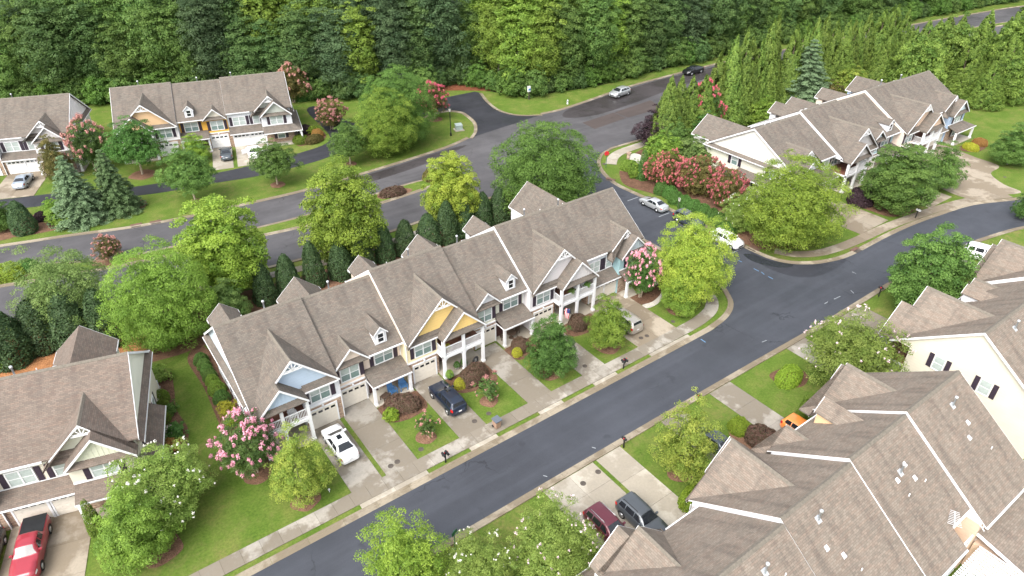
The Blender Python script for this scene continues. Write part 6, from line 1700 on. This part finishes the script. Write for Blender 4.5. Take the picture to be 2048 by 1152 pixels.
def car(kind, paint, label, x, y, heading, scale=1.0, rails=False, sunroof=False, group=None, spoiler=False, rack=False, open_doors=False):
    P = CARS[kind]
    t = thing('pickup_truck' if kind == 'pickup' else 'parked_car', label, 'pickup' if kind == 'pickup' else 'car', (x, y, 0.03), heading, group, scale)
    hl, w = P['L'] / 2, P['w']
    def sect(xx):
        zt = lerp1(P['top'], xx)
        u = abs(xx) / hl
        hw = w * (1 - 0.16 * max(0, (u - 0.72) / 0.28) ** 2.2)
        if u > 0.985: hw *= 0.94
        zb = min(P['belt'] - 0.04 * max(0, xx) / hl, zt - 0.03)
        cab = max(0.0, min(1.0, (zt - P['belt']) / 0.34))
        rwd = hw * (0.90 - 0.24 * cab)
        zlow = 0.24 + 0.12 * max(0, (u - 0.85) / 0.15)
        zsh = zb - 0.02
        pts = [(hw * 0.80, zlow - 0.02), (hw * 0.955, zlow + 0.03), (hw, 0.50), (hw * 1.0, min(0.78, zsh - 0.05)), (hw * 0.965, zsh), (hw * 0.955 * (1 - cab) + (hw * 0.93) * cab, zb + 0.01),
               (rwd + (0.05 if cab > 0.05 else 0.0) * cab, zb + (zt - zb) * 0.86), (rwd - 0.05 * cab, zb + (zt - zb) * 0.97), (rwd * 0.5, zt), (0.0, zt + 0.012)]
        return pts
    def surf(xx, tt, side, off=0.0):
        pts = sect(xx)
        i = min(int(tt), len(pts) - 2); f = tt - i
        yy = pts[i][0] + (pts[i + 1][0] - pts[i][0]) * f
        zz = pts[i][1] + (pts[i + 1][1] - pts[i][1]) * f
        return Vector((xx, side * yy, zz))
    key = ('carbody', kind)
    def body():
        xs = sorted(set([round(-hl + 2 * hl * i / 44, 3) for i in range(45)] + [p[0] for p in P['top']]))
        mb = MB(); n = None
        for xx in xs:
            h_ = sect(xx)
            ring_ = [(xx, yy, zz) for yy, zz in h_] + [(xx, -yy, zz) for yy, zz in h_[-2::-1]]
            n = len(ring_); mb.v += ring_
        for i in range(len(xs) - 1):
            for k in range(n - 1):
                a = i * n + k
                mb.f.append((a, a + n, a + n + 1, a + 1))
            mb.f.append((i * n + n - 1, (i + 1) * n + n - 1, (i + 1) * n, i * n))
        mb.f.append(tuple(range(n))); mb.f.append(tuple((len(xs) - 1) * n + k for k in range(n - 1, -1, -1)))
        me = mb.mesh('body', 'car_white', True)
        for q in me.polygons:
            if len(q.vertices) > 4: q.use_smooth = False
        return me
    o = link('body', cached(key, body), t)
    o.material_slots[0].link = 'OBJECT'; o.material_slots[0].material = MATS[paint]
    def patch(x0, x1, t0, t1, side, off=0.012, nu=6, nv=4, skew0=0.0, skew1=0.0):
        mb = MB()
        for i in range(nu + 1):
            for j in range(nv + 1):
                v_ = j / nv; tt = t0 + (t1 - t0) * v_
                xx = (x0 + skew0 * v_) + ((x1 + skew1 * v_) - (x0 + skew0 * v_)) * i / nu
                p = surf(xx, tt, side)
                n_ = (surf(xx + 0.02, tt, side) - surf(xx - 0.02, tt, side)).cross(surf(xx, min(tt + 0.05, 8.9), side) - surf(xx, max(tt - 0.05, 0), side))
                if n_.length > 1e-6:
                    n_.normalize()
                    if n_.dot(Vector((0, side, 0.25))) < 0: n_ = -n_
                    p = p + n_ * off
                mb.v.append(tuple(p))
        for i in range(nu):
            for j in range(nv):
                a = i * (nv + 1) + j
                mb.f.append((a, a + nv + 1, a + nv + 2, a + 1))
        return mb
    def across(x0, x1, m0, m1, off=0.014, nu=5, nv=8):
        """glass across the car between stations x0 and x1"""
        mb = MB()
        for i in range(nu + 1):
            xx = x0 + (x1 - x0) * i / nu
            ed = (m0 + (m1 - m0) * i / nu)
            for j in range(nv + 1):
                u_ = -1 + 2 * j / nv
                tt = 9.0 - abs(u_) * (9.0 - ed)
                p = surf(xx, min(tt, 8.999), 1 if u_ >= 0 else -1)
                dz = lerp1(P['top'], xx + 0.02) - lerp1(P['top'], xx - 0.02)
                nrm = Vector((-dz, 0, 0.04)).normalized()
                mb.v.append(tuple(p + nrm * off))
        for i in range(nu):
            for j in range(nv):
                a = i * (nv + 1) + j
                mb.f.append((a, a + nv + 1, a + nv + 2, a + 1))
        return mb
    C_ = lambda nm, fn, mat, sm=True: cached((nm, kind, mat), lambda: fn().mesh(nm.split('#')[0], mat, sm))
    ws = P['ws']; rwn = P['rw']
    link('windscreen', C_('windscreen', lambda: across(ws[0] + 0.06, ws[1] - 0.06, 7.15, 6.9), 'car_glass'), t)
    link('rear_window', C_('rear_window', lambda: across(rwn[0] + 0.05, rwn[1] - 0.05, 6.9, 7.15), 'car_glass'), t)
    for side in (1, -1):
        for k, (a, b) in enumerate(P['sides']):
            first = k == 0; last = k == len(P['sides']) - 1
            sk0 = 0.30 if first and kind in ('sedan', 'hatch') else (0.12 if first and kind != 'pickup' else 0.03)
            sk1 = -0.50 if last else 0.0
            link('side_window', C_('side_window#%d%d' % (k, side), lambda: patch(a, b, 5.08, 5.92, side, 0.012, 5, 3, sk0, sk1), 'car_glass'), t)
        link('headlight', C_('headlight#%d' % side, lambda: patch(hl - 0.42, hl - 0.10, 3.35, 4.5, side, 0.012, 3, 2), 'head_lamp'), t)
        link('tail_light', C_('tail_light#%d' % side, lambda: patch(-hl + 0.04, -hl + 0.30, 3.2, 4.7, side, 0.014, 3, 2), 'tail_red'), t)
        m_ = link('mirror', cached(('mirror', kind, side), lambda: MB().box(-0.05, 0.10, side * 0.0, side * 0.22, 0.0, 0.14).mesh('mirror', 'car_white') if side > 0 else MB().box(-0.05, 0.10, -0.22, 0.0, 0.0, 0.14).mesh('mirror', 'car_white')), t, (ws[1] - 0.42, side * w * 0.90, P['belt'] + 0.02))
        m_.material_slots[0].link = 'OBJECT'; m_.material_slots[0].material = MATS[paint]
        for xx in (P['wb'], -P['wb']):
            wr = P['wr']
            def arch():
                mb = MB(); n = 14
                for k in range(n + 1):
                    a_ = math.pi * k / n
                    for rr in (wr * 0.2, wr * 1.20):
                        mb.v.append((rr * math.cos(a_), 0.0, rr * math.sin(a_)))
                for k in range(n):
                    mb.f.append((2 * k, 2 * k + 1, 2 * k + 3, 2 * k + 2))
                return mb.mesh('wheel_arch', 'rubber')
            link('wheel_arch', cached(('arch', kind), arch), t, (xx, side * (w + 0.004), wr - 0.03))
            def tyre():
                q = MB().lathe([(wr * 0.62, -0.10), (wr * 0.93, -0.11), (wr, -0.07), (wr, 0.07), (wr * 0.93, 0.11), (wr * 0.62, 0.10)], 22)
                q.v = [(a_, c_, b_) for a_, b_, c_ in q.v]; q.f = [f_[::-1] for f_ in q.f]
                return q.mesh('wheel', 'rubber', True)
            def rim():
                q = MB().lathe([(wr * 0.63, -0.115), (wr * 0.60, -0.08), (0.05, -0.105), (0.05, 0.105), (wr * 0.60, 0.08), (wr * 0.63, 0.115)], 16)
                q.v = [(a_, c_, b_) for a_, b_, c_ in q.v]; q.f = [f_[::-1] for f_ in q.f]
                return q.mesh('rim', 'rim', True)
            wo = link('wheel', cached(('tyre', kind), tyre), t, (xx, side * (w - 0.09), wr - 0.03))
            link('rim', cached(('rim', kind), rim), wo)
    # bumpers, plate, grille
    zb_ = 0.42
    link('grille', cached(('grille', kind), lambda: MB().box(hl - 0.03, hl + 0.012, -w * 0.52, w * 0.52, 0.42, 0.60).mesh('grille', 'black_metal')), t)
    link('number_plate', cached(('plate', kind), lambda: MB().box(-hl - 0.018, -hl + 0.02, -0.16, 0.16, 0.66, 0.78).mesh('number_plate', 'plastic_white')), t)
    zr_ = max(p[1] for p in P['top'])
    if sunroof:
        link('sunroof', C_('sunroof', lambda: across(-0.42, 0.16, 8.3, 8.3, 0.016, 3, 4), 'car_glass'), t)
    if rails:
        for side in (1, -1):
            a = P['sides'][0][0] + 0.15; b = ws[0] - 0.25
            MB().tube([(a, side * w * 0.60, zr_ - 0.10), (a + 0.1, side * w * 0.60, zr_ + 0.03), (b - 0.1, side * w * 0.60, zr_ + 0.05), (b, side * w * 0.60, zr_ - 0.06)], [0.022] * 4, 6).build('roof_rail', 'black_metal' if rails == 'black' else 'chrome', t, True)
    if rack:
        mb = MB()
        for xx in (-1.5, -0.9, -0.3):
            mb.bar((xx, -w * 0.64, zr_ + 0.07), (xx, w * 0.64, zr_ + 0.07), 0.06, 0.04)
        for yy in (-0.45, -0.15, 0.15, 0.45):
            mb.bar((-1.55, yy, zr_ + 0.10), (-0.25, yy, zr_ + 0.10), 0.05, 0.03)
        mb.build('roof_rack', 'chrome', t)
    if kind == 'pickup':
        MB().box(-2.86, -0.98, -w * 0.86, w * 0.86, 1.165, 1.215).build('bed_cover', 'black_metal', t)
        MB().box(hl - 0.05, hl + 0.07, -w * 0.9, w * 0.9, 0.42, 0.62).build('front_bumper', 'chrome', t)
        MB().box(-hl - 0.07, -hl + 0.02, -w * 0.9, w * 0.9, 0.42, 0.60).build('rear_bumper', 'chrome', t)
    if spoiler:
        MB().box(-hl + 0.42, -hl + 0.70, -w * 0.58, w * 0.58, zr_ - 0.06, zr_ - 0.02).build('spoiler', paint, t)
    if open_doors:
        for side in (1, -1):
            q = MB().box(-1.0, 0.0, -0.05, 0.05, 0.28, 0.98).build('open_door', paint, t, False, (0.85, side * (w + 0.02), 0))
            q.rotation_euler = (0, 0, -side * R(58))
    return t

UPX = R(90)
car('sedan', 'car_white', 'white sedan with sunroof in front of the blue gabled house', 13.15, 44.5, R(90), 1.0, sunroof=True)
car('suv', 'car_navy', 'navy SUV in front of the cream and yellow house', 24.1, 43.9, R(90), 1.0, rails='black', sunroof=True)
car('van', 'car_tan', 'tan silver minivan half hidden by a tree on the tan driveway', 46.9, 43.4, R(90), 1.0)
ub = R(-14.9)
car('pickup', 'car_red', 'red pickup with black bed cover in the lower left driveway', -10.55, 48.15, ub - R(90), 0.98)
car('sedan', 'car_black', 'black car cut by the lower left picture edge', -13.4, 49.4, ub - R(90), 1.0)
car('sedan', 'car_silver', 'silver sedan parked along the side street', 71.25, 62.1, R(90), 0.98)
car('suv', 'car_slate', 'dark SUV with silver roof rack parked behind the yellow lime tree', 71.4, 55.4, R(-90), 1.0, rack=True)
car('hatch', 'car_white', 'white hatchback parked on the side street nearest the corner', 71.3, 48.6, R(-88), 1.10)
car('suv', 'car_white', 'white SUV in the driveway at the right picture edge', 95.2, 25.8, R(-75), 1.12)
car('suv', 'car_orange', 'orange car in the driveway below the arborvitae pair', 48.1, 20.6, R(-90), 0.92)
car('suv', 'car_maroon', 'maroon SUV on the pale double driveway', 26.5, 23.4, R(-90), 1.0, rails=True)
car('suv', 'car_grey', 'grey SUV beside the maroon one on the pale driveway', 29.3, 22.6, R(-90), 1.0, rails='black')
car('sedan', 'car_slate', 'slate car under the yellow tinged airy tree', 40.6, 24.4, R(-90), 1.0)
car('hatch', 'car_silver', 'silver hatchback driving on the far boulevard', 104.3, 104.2, R(188), 1.22)
car('sedan', 'car_black', 'black car behind the cypress tips on the far boulevard', 130.0, 106.4, R(182), 1.2)
car('sedan', 'car_bluesilver', 'blue silver sedan in the far left driveway', -4.1, 127.0, R(70), 1.05)
car('sedan', 'car_slate', 'dark grey sedan on the driveway of the golden house', 25.6, 119.6, R(75), 1.08)
car('sedan', 'car_white', 'white sedan with open doors by the white and sage house', 29.6, 117.4, R(75), 1.08, open_doors=True)
car('suv', 'car_slate', 'dark car under the low coral crape myrtle', 47.6, 125.5, R(85), 1.1)

# ------------------------------------------------------------------ street furniture
def mailbox(x, y, rz, label, n=2, scale=1.0, col='black_metal'):
    t = thing('mailbox', label, 'mailbox', (x, y, 0), rz, 'kerbside mailboxes', scale)
    MB().box(-0.05, 0.05, -0.05, 0.05, 0.0, 1.28).box(-0.07, 0.07, -0.07, 0.07, 1.28, 1.33).build('post', 'black_metal', t)
    MB().box(-0.32 if n > 1 else -0.12, 0.32 if n > 1 else 0.12, -0.05, 0.05, 0.96, 1.02).build('crossbar', 'black_metal', t)
    for i in range(n):
        cx = (i - (n - 1) / 2) * 0.36
        mb = MB()
        k = 8
        prof = [(-0.10, 0.0), (0.10, 0.0)] + [(0.10 * math.cos(a), 0.13 + 0.10 * math.sin(a)) for a in [math.pi * j / k for j in range(k + 1)]]
        m_ = len(prof)
        mb.v = [(cx + a, -0.30, 1.02 + b) for a, b in prof] + [(cx + a, 0.22, 1.02 + b) for a, b in prof]
        mb.f = [tuple(range(m_)), tuple(range(2 * m_ - 1, m_ - 1, -1))] + [(j, m_ + j, m_ + (j + 1) % m_, (j + 1) % m_) for j in range(m_)]
        o = mb.build('box', col, t)
        MB().box(cx + 0.105, cx + 0.12, -0.05, 0.06, 1.12, 1.26).build('flag', 'sign_red', o)
mailbox(19.95, 37.45, 0, 'double black mailbox at the kerb by the blue and peach houses')
mailbox(41.6, 37.55, 0, 'double black mailbox at the kerb before the lilac house')
mailbox(43.7, 29.4, math.pi, 'black mailbox beside the third near driveway', 1)
mailbox(33.9, 29.5, math.pi, 'black mailbox left of the yellow tinged airy tree', 1)
mailbox(75.9, 29.3, math.pi, 'black mailbox by the deep green tree across the street', 1, 1.1)
mailbox(99.6, 37.25, R(-5), 'white and black mailbox before the upper right row', 1, 1.2, 'plastic_white')
mailbox(-8.6, 83.4, R(-10), 'dark mailbox post at the far left boulevard verge', 1)

t = thing('stop_sign', 'red octagonal stop sign facing away at the side street corner', 'sign', (75.6, 77.3, 0), R(160), None, 1.15)
MB().box(-0.03, 0.03, -0.03, 0.03, 0, 2.1).build('post', 'sign_green', t)
mb = MB(); oc = [(0.38 * math.cos(R(22.5 + 45 * i)), 0.38 * math.sin(R(22.5 + 45 * i))) for i in range(8)]
mb.v = [(a, -0.05, 2.2 + b) for a, b in oc] + [(a, -0.035, 2.2 + b) for a, b in oc]
mb.f = [tuple(range(8)), tuple(range(15, 7, -1))] + [(j, 8 + j, 8 + (j + 1) % 8, (j + 1) % 8) for j in range(8)]
pl = mb.build('sign_plate', 'sign_red', t)
def letter_text(s, size, mat, parent, loc, rot):
    cu = bpy.data.curves.new('lettering', 'FONT'); cu.body = s; cu.size = size; cu.align_x = 'CENTER'; cu.align_y = 'CENTER'; cu.extrude = 0.002
    ob = bpy.data.objects.new('tmp', cu); COL.objects.link(ob)
    dg = bpy.context.evaluated_depsgraph_get()
    me = bpy.data.meshes.new_from_object(ob.evaluated_get(dg))
    bpy.data.objects.remove(ob)
    me.materials.clear(); me.materials.append(MATS[mat])
    o = link('lettering', me, parent, loc)
    o.rotation_euler = rot
    return o
letter_text('STOP', 0.26, 'plastic_white', pl, (0, -0.054, 2.2), (R(90), 0, 0))
MB().box(-0.30, 0.30, -0.34, 0.34, 0.052, 0.06).build('tactile_pad', 'iron', None, False, (76.4, 78.6, 0)); bpy.context.view_layer.update()
tag(bpy.data.objects['tactile_pad'], 'dark tactile paving pad on the kerb ramp beside the stop sign', 'paving pad')

t = thing('lamp_post', 'black lamp post on the far lawn', 'lamp post', (62.4, 105.3, 0), 0, None, 1.15)
MB().lathe([(0.14, 0), (0.14, 0.5), (0.07, 0.6), (0.06, 3.9), (0.10, 4.0)], 12).build('post', 'black_metal', t, True)
MB().lathe([(0.12, 4.0), (0.24, 4.5), (0.2, 4.55)], 10).build('lantern', 'lamp_glass', t)
MB().lathe([(0.30, 4.55), (0.12, 4.75), (0.02, 4.9)], 10).build('cap', 'black_metal', t)

t = thing('utility_box', 'pale green utility box on the far lawn right of the lamp post', 'utility box', (65.2, 107.0, 0), R(-15), None, 1.2)
MB().box(-0.75, 0.75, -0.7, 0.7, 0.0, 0.12).build('pad', 'concrete_pale', t)
MB().extrude([(-0.5, -0.45), (0.5, -0.45), (0.5, 0.45), (-0.5, 0.45)], 0.12, 0.85).build('cabinet', 'box_green', t)
MB().slab([(-0.55, -0.5, 0.86), (0.55, -0.5, 0.86), (0.55, 0.5, 0.98), (-0.55, 0.5, 0.98)], 0.05).build('lid', 'box_green', t)

t = thing('utility_pedestal', 'white and blue utility post at the edge of the wood', 'post', (86.9, 113.6, 0), 0, None, 1.15)
MB().box(-0.08, 0.08, -0.08, 0.08, 0, 1.5).build('post', 'iron', t)
MB().box(-0.28, 0.28, -0.15, 0.15, 1.5, 2.5).build('case', 'plastic_white', t)
MB().box(-0.24, 0.24, -0.18, -0.152, 1.75, 2.1).build('label_plate', 'chair_blue', t)

t = thing('fire_hydrant', 'white hydrant on the lawn along the far boulevard', 'hydrant', (91.7, 106.6, 0), 0, None, 1.15)
MB().lathe([(0.17, 0), (0.17, 0.06), (0.12, 0.08), (0.12, 0.55), (0.15, 0.57), (0.14, 0.68), (0.06, 0.78), (0.04, 0.84)], 14).build('barrel', 'plastic_white', t, True)
for s in (-1, 1):
    MB().tube([(s * 0.1, 0, 0.45), (s * 0.22, 0, 0.45)], [0.06, 0.06], 10).build('nozzle', 'metal_vent', t)

t = thing('parking_sign', 'small pale parking sign beside the silver sedan', 'sign', (73.6, 59.4, 0), R(90), None, 1.1)
MB().box(-0.025, 0.025, -0.025, 0.025, 0, 1.8).build('post', 'iron', t)
MB().box(-0.17, 0.17, -0.045, -0.03, 1.3, 1.8).build('sign_plate', 'lamp_glass', t)

t = thing('street_sign', 'green street sign on a post at the bottom verge', 'sign', (15.9, 29.4, 0), R(20))
MB().box(-0.03, 0.03, -0.03, 0.03, 0, 2.3).build('post', 'sign_green', t)
MB().box(-0.30, 0.30, -0.045, -0.03, 1.85, 2.3).build('sign_plate', 'sign_green', t)

t = thing('trash_cart', 'grey lidded tan wheeled trash cart on the sidewalk', 'trash can', (26.05, 38.3, 0.055), R(5))
mb = MB(); a, b_ = 0.24, 0.32
mb.add([(-a, -a, 0.06), (a, -a, 0.06), (a, a, 0.06), (-a, a, 0.06), (-b_, -b_, 0.95), (b_, -b_, 0.95), (b_, b_, 0.95), (-b_, b_, 0.95)], [(3, 2, 1, 0), (4, 5, 6, 7), (0, 1, 5, 4), (1, 2, 6, 5), (2, 3, 7, 6), (3, 0, 4, 7)])
mb.build('bin', 'bin_tan', t)
MB().slab([(-0.36, -0.38, 1.02), (0.36, -0.38, 1.02), (0.36, 0.36, 1.10), (-0.36, 0.36, 1.10)], 0.10).build('lid', 'bin_grey', t)
MB().tube([(-0.3, 0.40, 0.98), (0.3, 0.40, 0.98)], [0.025, 0.025], 6).build('handle', 'bin_grey', t)
for s in (-1, 1):
    q = MB().lathe([(0.13, -0.03), (0.13, 0.03)], 14); q.v = [(z_, x_, y_) for x_, y_, z_ in q.v]
    q.build('wheel', 'rubber', t, False, (s * 0.27, 0.26, 0.13))

# monument sign on the corner
t = thing('monument_sign', 'low stone monument sign with a pale oval plaque on the corner', 'sign', (81.2, 76.0, 0), R(120), None, 1.15)
MB().box(-1.3, -0.9, -0.3, 0.3, 0, 1.25).box(-1.4, -0.8, -0.38, 0.38, 1.25, 1.38).build('pier', 'stone_veneer', t)
MB().box(0.9, 1.3, -0.3, 0.3, 0, 1.25).box(0.8, 1.4, -0.38, 0.38, 1.25, 1.38).build('pier', 'stone_veneer', t)
mb = MB(); prof = [(-0.9, 0), (0.9, 0), (0.9, 0.95)] + [(0.9 * math.cos(q), 0.95 + 0.4 * math.sin(q)) for q in [math.pi * j / 12 for j in range(1, 12)]] + [(-0.9, 0.95)]
m_ = len(prof); mb.v = [(p, -0.14, q) for p, q in prof] + [(p, 0.14, q) for p, q in prof]
mb.f = [tuple(range(m_)), tuple(range(2 * m_ - 1, m_ - 1, -1))] + [(j, m_ + j, m_ + (j + 1) % m_, (j + 1) % m_) for j in range(m_)]
mb.build('panel', 'lamp_glass', t)
q = MB().lathe([(0.36, -0.02), (0.36, 0.02)], 20); q.v = [(x_, z_ - 0.16, y_ * 1.2 + 0.8) for x_, y_, z_ in q.v]; q.build('plaque', 'plastic_white', t)
q = MB().lathe([(0.22, -0.02), (0.22, 0.02)], 20); q.v = [(x_, z_ - 0.19, y_ * 1.2 + 0.8) for x_, y_, z_ in q.v]; q.build('emblem', 'black_metal', t)

# air conditioner
t = thing('air_conditioner', 'white air conditioner beside the lower left house wall', 'air conditioner', (1.35, 62.6, 0), R(-14.9))
MB().box(-0.5, 0.5, -0.5, 0.5, 0, 0.08).build('pad', 'concrete_pale', t)
MB().box(-0.4, 0.4, -0.4, 0.4, 0.08, 0.95).build('case', 'plastic_white', t)
q = MB()
for i in range(7): q.box(-0.34, 0.34, -0.415, -0.402, 0.18 + i * 0.10, 0.22 + i * 0.10)
q.build('louvre', 'metal_vent', t, kind='stuff')
MB().lathe([(0.33, 0.955), (0.33, 0.985), (0.05, 0.99)], 16).build('fan_guard', 'metal_vent', t)

# porch things
def chair(x, y, z, rz, label, mat, group, rocker=False, s=1.0):
    t = thing('rocking_chair' if rocker else 'porch_chair', label, 'chair', (x, y, z), rz, group, s)
    q = MB()
    for i in range(5): q.box(-0.27 + i * 0.11, -0.18 + i * 0.11, -0.28, 0.28, 0.40, 0.43)
    q.build('seat', mat, t)
    q = MB()
    for i in range(5): q.slab([(-0.27 + i * 0.11, 0.27, 0.43), (-0.18 + i * 0.11, 0.27, 0.43), (-0.18 + i * 0.11, 0.50, 1.10), (-0.27 + i * 0.11, 0.50, 1.10)], 0.03, (0, 1, 0))
    q.build('backrest', mat, t)
    for sx in (-1, 1):
        MB().box(sx * 0.31 - 0.035, sx * 0.31 + 0.035, -0.30, 0.36, 0.60, 0.63).build('armrest', mat, t)
        for yy in (-0.27, 0.25):
            MB().box(sx * 0.30 - 0.03, sx * 0.30 + 0.03, yy - 0.03, yy + 0.03, 0.05 if rocker else 0.0, 0.60).build('leg', mat, t)
        if rocker:
            MB().tube([(sx * 0.30, -0.45, 0.10), (sx * 0.30, -0.15, 0.035), (sx * 0.30, 0.2, 0.035), (sx * 0.30, 0.55, 0.10)], [0.03] * 4, 6).build('rocker', mat, t)
chair(20.3, 48.0, 0.11, R(10), 'left blue slatted chair on the peach house porch', 'chair_blue', None, False, 1.15)
chair(21.5, 48.1, 0.11, R(-8), 'right blue slatted chair on the peach house porch', 'chair_blue', None, False, 1.15)
chair(44.2, 48.2, 2.95, R(15), 'white rocking chair left on the lilac house balcony', 'plastic_white', None, True)
chair(45.2, 48.3, 2.95, R(-10), 'white rocking chair right on the lilac house balcony', 'plastic_white', None, True)
chair(43.0, 48.4, 0.12, R(15), 'dark blue chair behind the flag on the lilac house porch', 'car_slate', None, True)
chair(10.4, 47.4, 2.95, R(0), 'white chair on the blue house balcony', 'plastic_white', None, False, 1.1)
chair(29.2, 48.4, 2.95, R(5), 'wicker chair on the yellow gabled house balcony', 'wicker', None, False, 1.15)
t = thing('patio_table', 'dark round table on the ivory house porch', 'table', (35.2, 48.6, 0.11), 0)
MB().lathe([(0.55, 0.70), (0.55, 0.74)], 20).build('table_top', 'wicker', t)
MB().lathe([(0.30, 0), (0.06, 0.06), (0.06, 0.70)], 12).build('pedestal', 'wicker', t)
for a_, nm in ((20, 'right'), (160, 'left'), (270, 'front')):
    chair(35.2 + 0.95 * math.cos(R(a_)), 48.6 + 0.95 * math.sin(R(a_)), 0.11, R(a_ - 90), 'dark wicker chair at the %s of the ivory house porch table' % nm, 'wicker', 'wicker chairs round the porch table', False, 0.9)
t = thing('coffee_table', 'brown wicker coffee table on the peach house porch', 'table', (19.4, 47.9, 0.11), R(20))
MB().box(-0.45, 0.45, -0.3, 0.3, 0.38, 0.44).build('table_top', 'wicker', t)
for sx in (-1, 1):
    for sy in (-1, 1): MB().box(sx * 0.40 - 0.03, sx * 0.40 + 0.03, sy * 0.25 - 0.03, sy * 0.25 + 0.03, 0, 0.38).build('leg', 'wicker', t)
# flag
t = thing('flag', 'red and white striped flag with navy corner on the lilac house porch', 'flag', (41.35, 47.1, 1.5), R(0))
MB().tube([(0, 0, 0.6), (0.05, -0.9, 1.25)], [0.018, 0.014], 6).build('pole', 'trim_white', t)
for k in range(7):
    q = MB()
    n = 6
    for i in range(n + 1):
        zz = 1.2 - i * 0.22
        for s in (0, 1):
            u = (k + s) / 7 * 0.72
            q.v.append((0.06 * math.sin(i * 0.9 + u * 3) + 0.04, -0.88 + u, zz - 0.35 * u - 0.0))
    for i in range(n): q.f.append((2 * i, 2 * i + 1, 2 * i + 3, 2 * i + 2))
    q.build('stripe', 'flag_red' if k % 2 == 0 else 'plastic_white', t)
MB().slab([(0.015, -0.89, 1.22), (0.015, -0.52, 1.06), (0.015, -0.52, 0.52), (0.015, -0.89, 0.68)], 0.10, (1, 0, 0)).build('canton', 'flag_navy', t)
# tyre planter, pots, hanging ferns
def tor(r0, r1, n=20, m=10):
    q = MB()
    for i in range(n):
        a_ = 2 * math.pi * i / n
        for j in range(m):
            b2 = 2 * math.pi * j / m
            q.v.append(((r0 + r1 * math.cos(b2)) * math.cos(a_), r1 * 0.8 * math.sin(b2), (r0 + r1 * math.cos(b2)) * math.sin(a_)))
    for i in range(n):
        for j in range(m):
            q.f.append((i * m + j, i * m + (j + 1) % m, ((i + 1) % n) * m + (j + 1) % m, ((i + 1) % n) * m + j))
    return q
t = thing('black_wreath', 'black tyre like wreath leaning on the porch of the yellow gabled house', 'wreath', (29.55, 47.2, 0.55), R(15))
tor(0.34, 0.12).build('ring', 'rubber', t, True)
tor(0.12, 0.05).build('hub_ring', 'rim', t, True)
def potted(x, y, z, label, pot, leaf, s=1.0):
    t = thing('potted_plant', label, 'potted plant', (x, y, z), 0, None, s)
    MB().lathe([(0.16, 0), (0.25, 0.42), (0.27, 0.44), (0.22, 0.44)], 14).build('pot', pot, t, True)
    o = link('foliage', PROTO['ball'][2], t, (0, 0, 0.36)); o.scale = (0.5, 0.5, 0.55)
    o.material_slots[0].link = 'OBJECT'; o.material_slots[0].material = MATS[leaf]
potted(26.1, 46.75, 0.0, 'blue pot with green plant at the yellow house porch column', 'pot_blue', 'leaf_bright', 1.25)
potted(27.5, 47.6, 0.11, 'white pot on the yellow house porch', 'plastic_white', 'leaf_deep')
potted(28.3, 47.5, 0.11, 'dark pot with fern on the yellow house porch', 'black_metal', 'leaf_deep', 1.1)
potted(26.6, 47.6, 2.95, 'pot with yellow green plant on the yellow house balcony', 'bin_tan', 'leaf_gold_shrub', 0.9)
def fern(x, y, z, label):
    t = thing('hanging_fern', label, 'hanging plant', (x, y, z))
    MB().lathe([(0.12, 0), (0.18, 0.18), (0.16, 0.18)], 12).build('basket', 'wicker', t)
    for a_ in (0, 2.1, 4.2): MB().tube([(0.15 * math.cos(a_), 0.15 * math.sin(a_), 0.18), (0, 0, 0.75)], [0.008, 0.008], 5).build('cord', 'black_metal', t)
    o = link('fronds', PROTO['loose'][2], t, (0, 0, -0.18)); o.scale = (0.48, 0.48, 0.42)
fern(42.6, 47.4, 4.0, 'left hanging fern on the lilac house balcony')
fern(44.9, 47.4, 4.0, 'right hanging fern on the lilac house balcony')
# pergola behind the lower right row
t = thing('pergola', 'white slatted pergola behind the last lower right house', 'pergola', (44.0, 3.6, 0), 0)
for x_ in (-1.9, 1.9):
    for y_ in (-1.5, 1.3): MB().box(x_ - 0.09, x_ + 0.09, y_ - 0.09, y_ + 0.09, 0, 2.6).build('post', 'post_white', t)
for y_ in (-1.5, 1.3): MB().box(-2.2, 2.2, y_ - 0.06, y_ + 0.06, 2.6, 2.82).build('beam', 'post_white', t)
for i in range(15): MB().box(-2.0 + i * 0.285, -1.83 + i * 0.285, -1.9, 1.7, 2.823, 2.86).build('slat', 'post_white', t)
# lawn sprinkler stake
for x_, y_, l_ in ((10.3, 40.4, 'white lawn stake light beside the yellow orange young maple'), (60.4, 43.2, 'white pipe stub under the yellow lime tree')):
    t = thing('stake_light', l_, 'stake light', (x_, y_, 0))
    MB().lathe([(0.03, 0), (0.03, 0.28)], 8).build('stake', 'plastic_white', t)
    MB().lathe([(0.10, 0.28), (0.09, 0.36), (0.02, 0.40)], 10).build('cap', 'plastic_white', t, True)

# roof antenna near the rear eave of the peach house
t = thing('roof_antenna', 'white lattice television antenna at the rear eave of the peach roofed house', 'antenna', (43.3, 6.95, 5.3), R(25))
MB().tube([(0, 0, 0), (0, 0, 1.1)], [0.02, 0.02], 6).build('mast', 'plastic_white', t)
MB().bar((-0.7, 0, 1.05), (0.7, 0, 1.05), 0.04).build('boom', 'plastic_white', t)
for i in range(9):
    MB().bar((-0.66 + i * 0.165, -0.45 + 0.02 * i, 1.08), (-0.66 + i * 0.165, 0.45 - 0.02 * i, 1.08), 0.022).build('element', 'plastic_white', t)
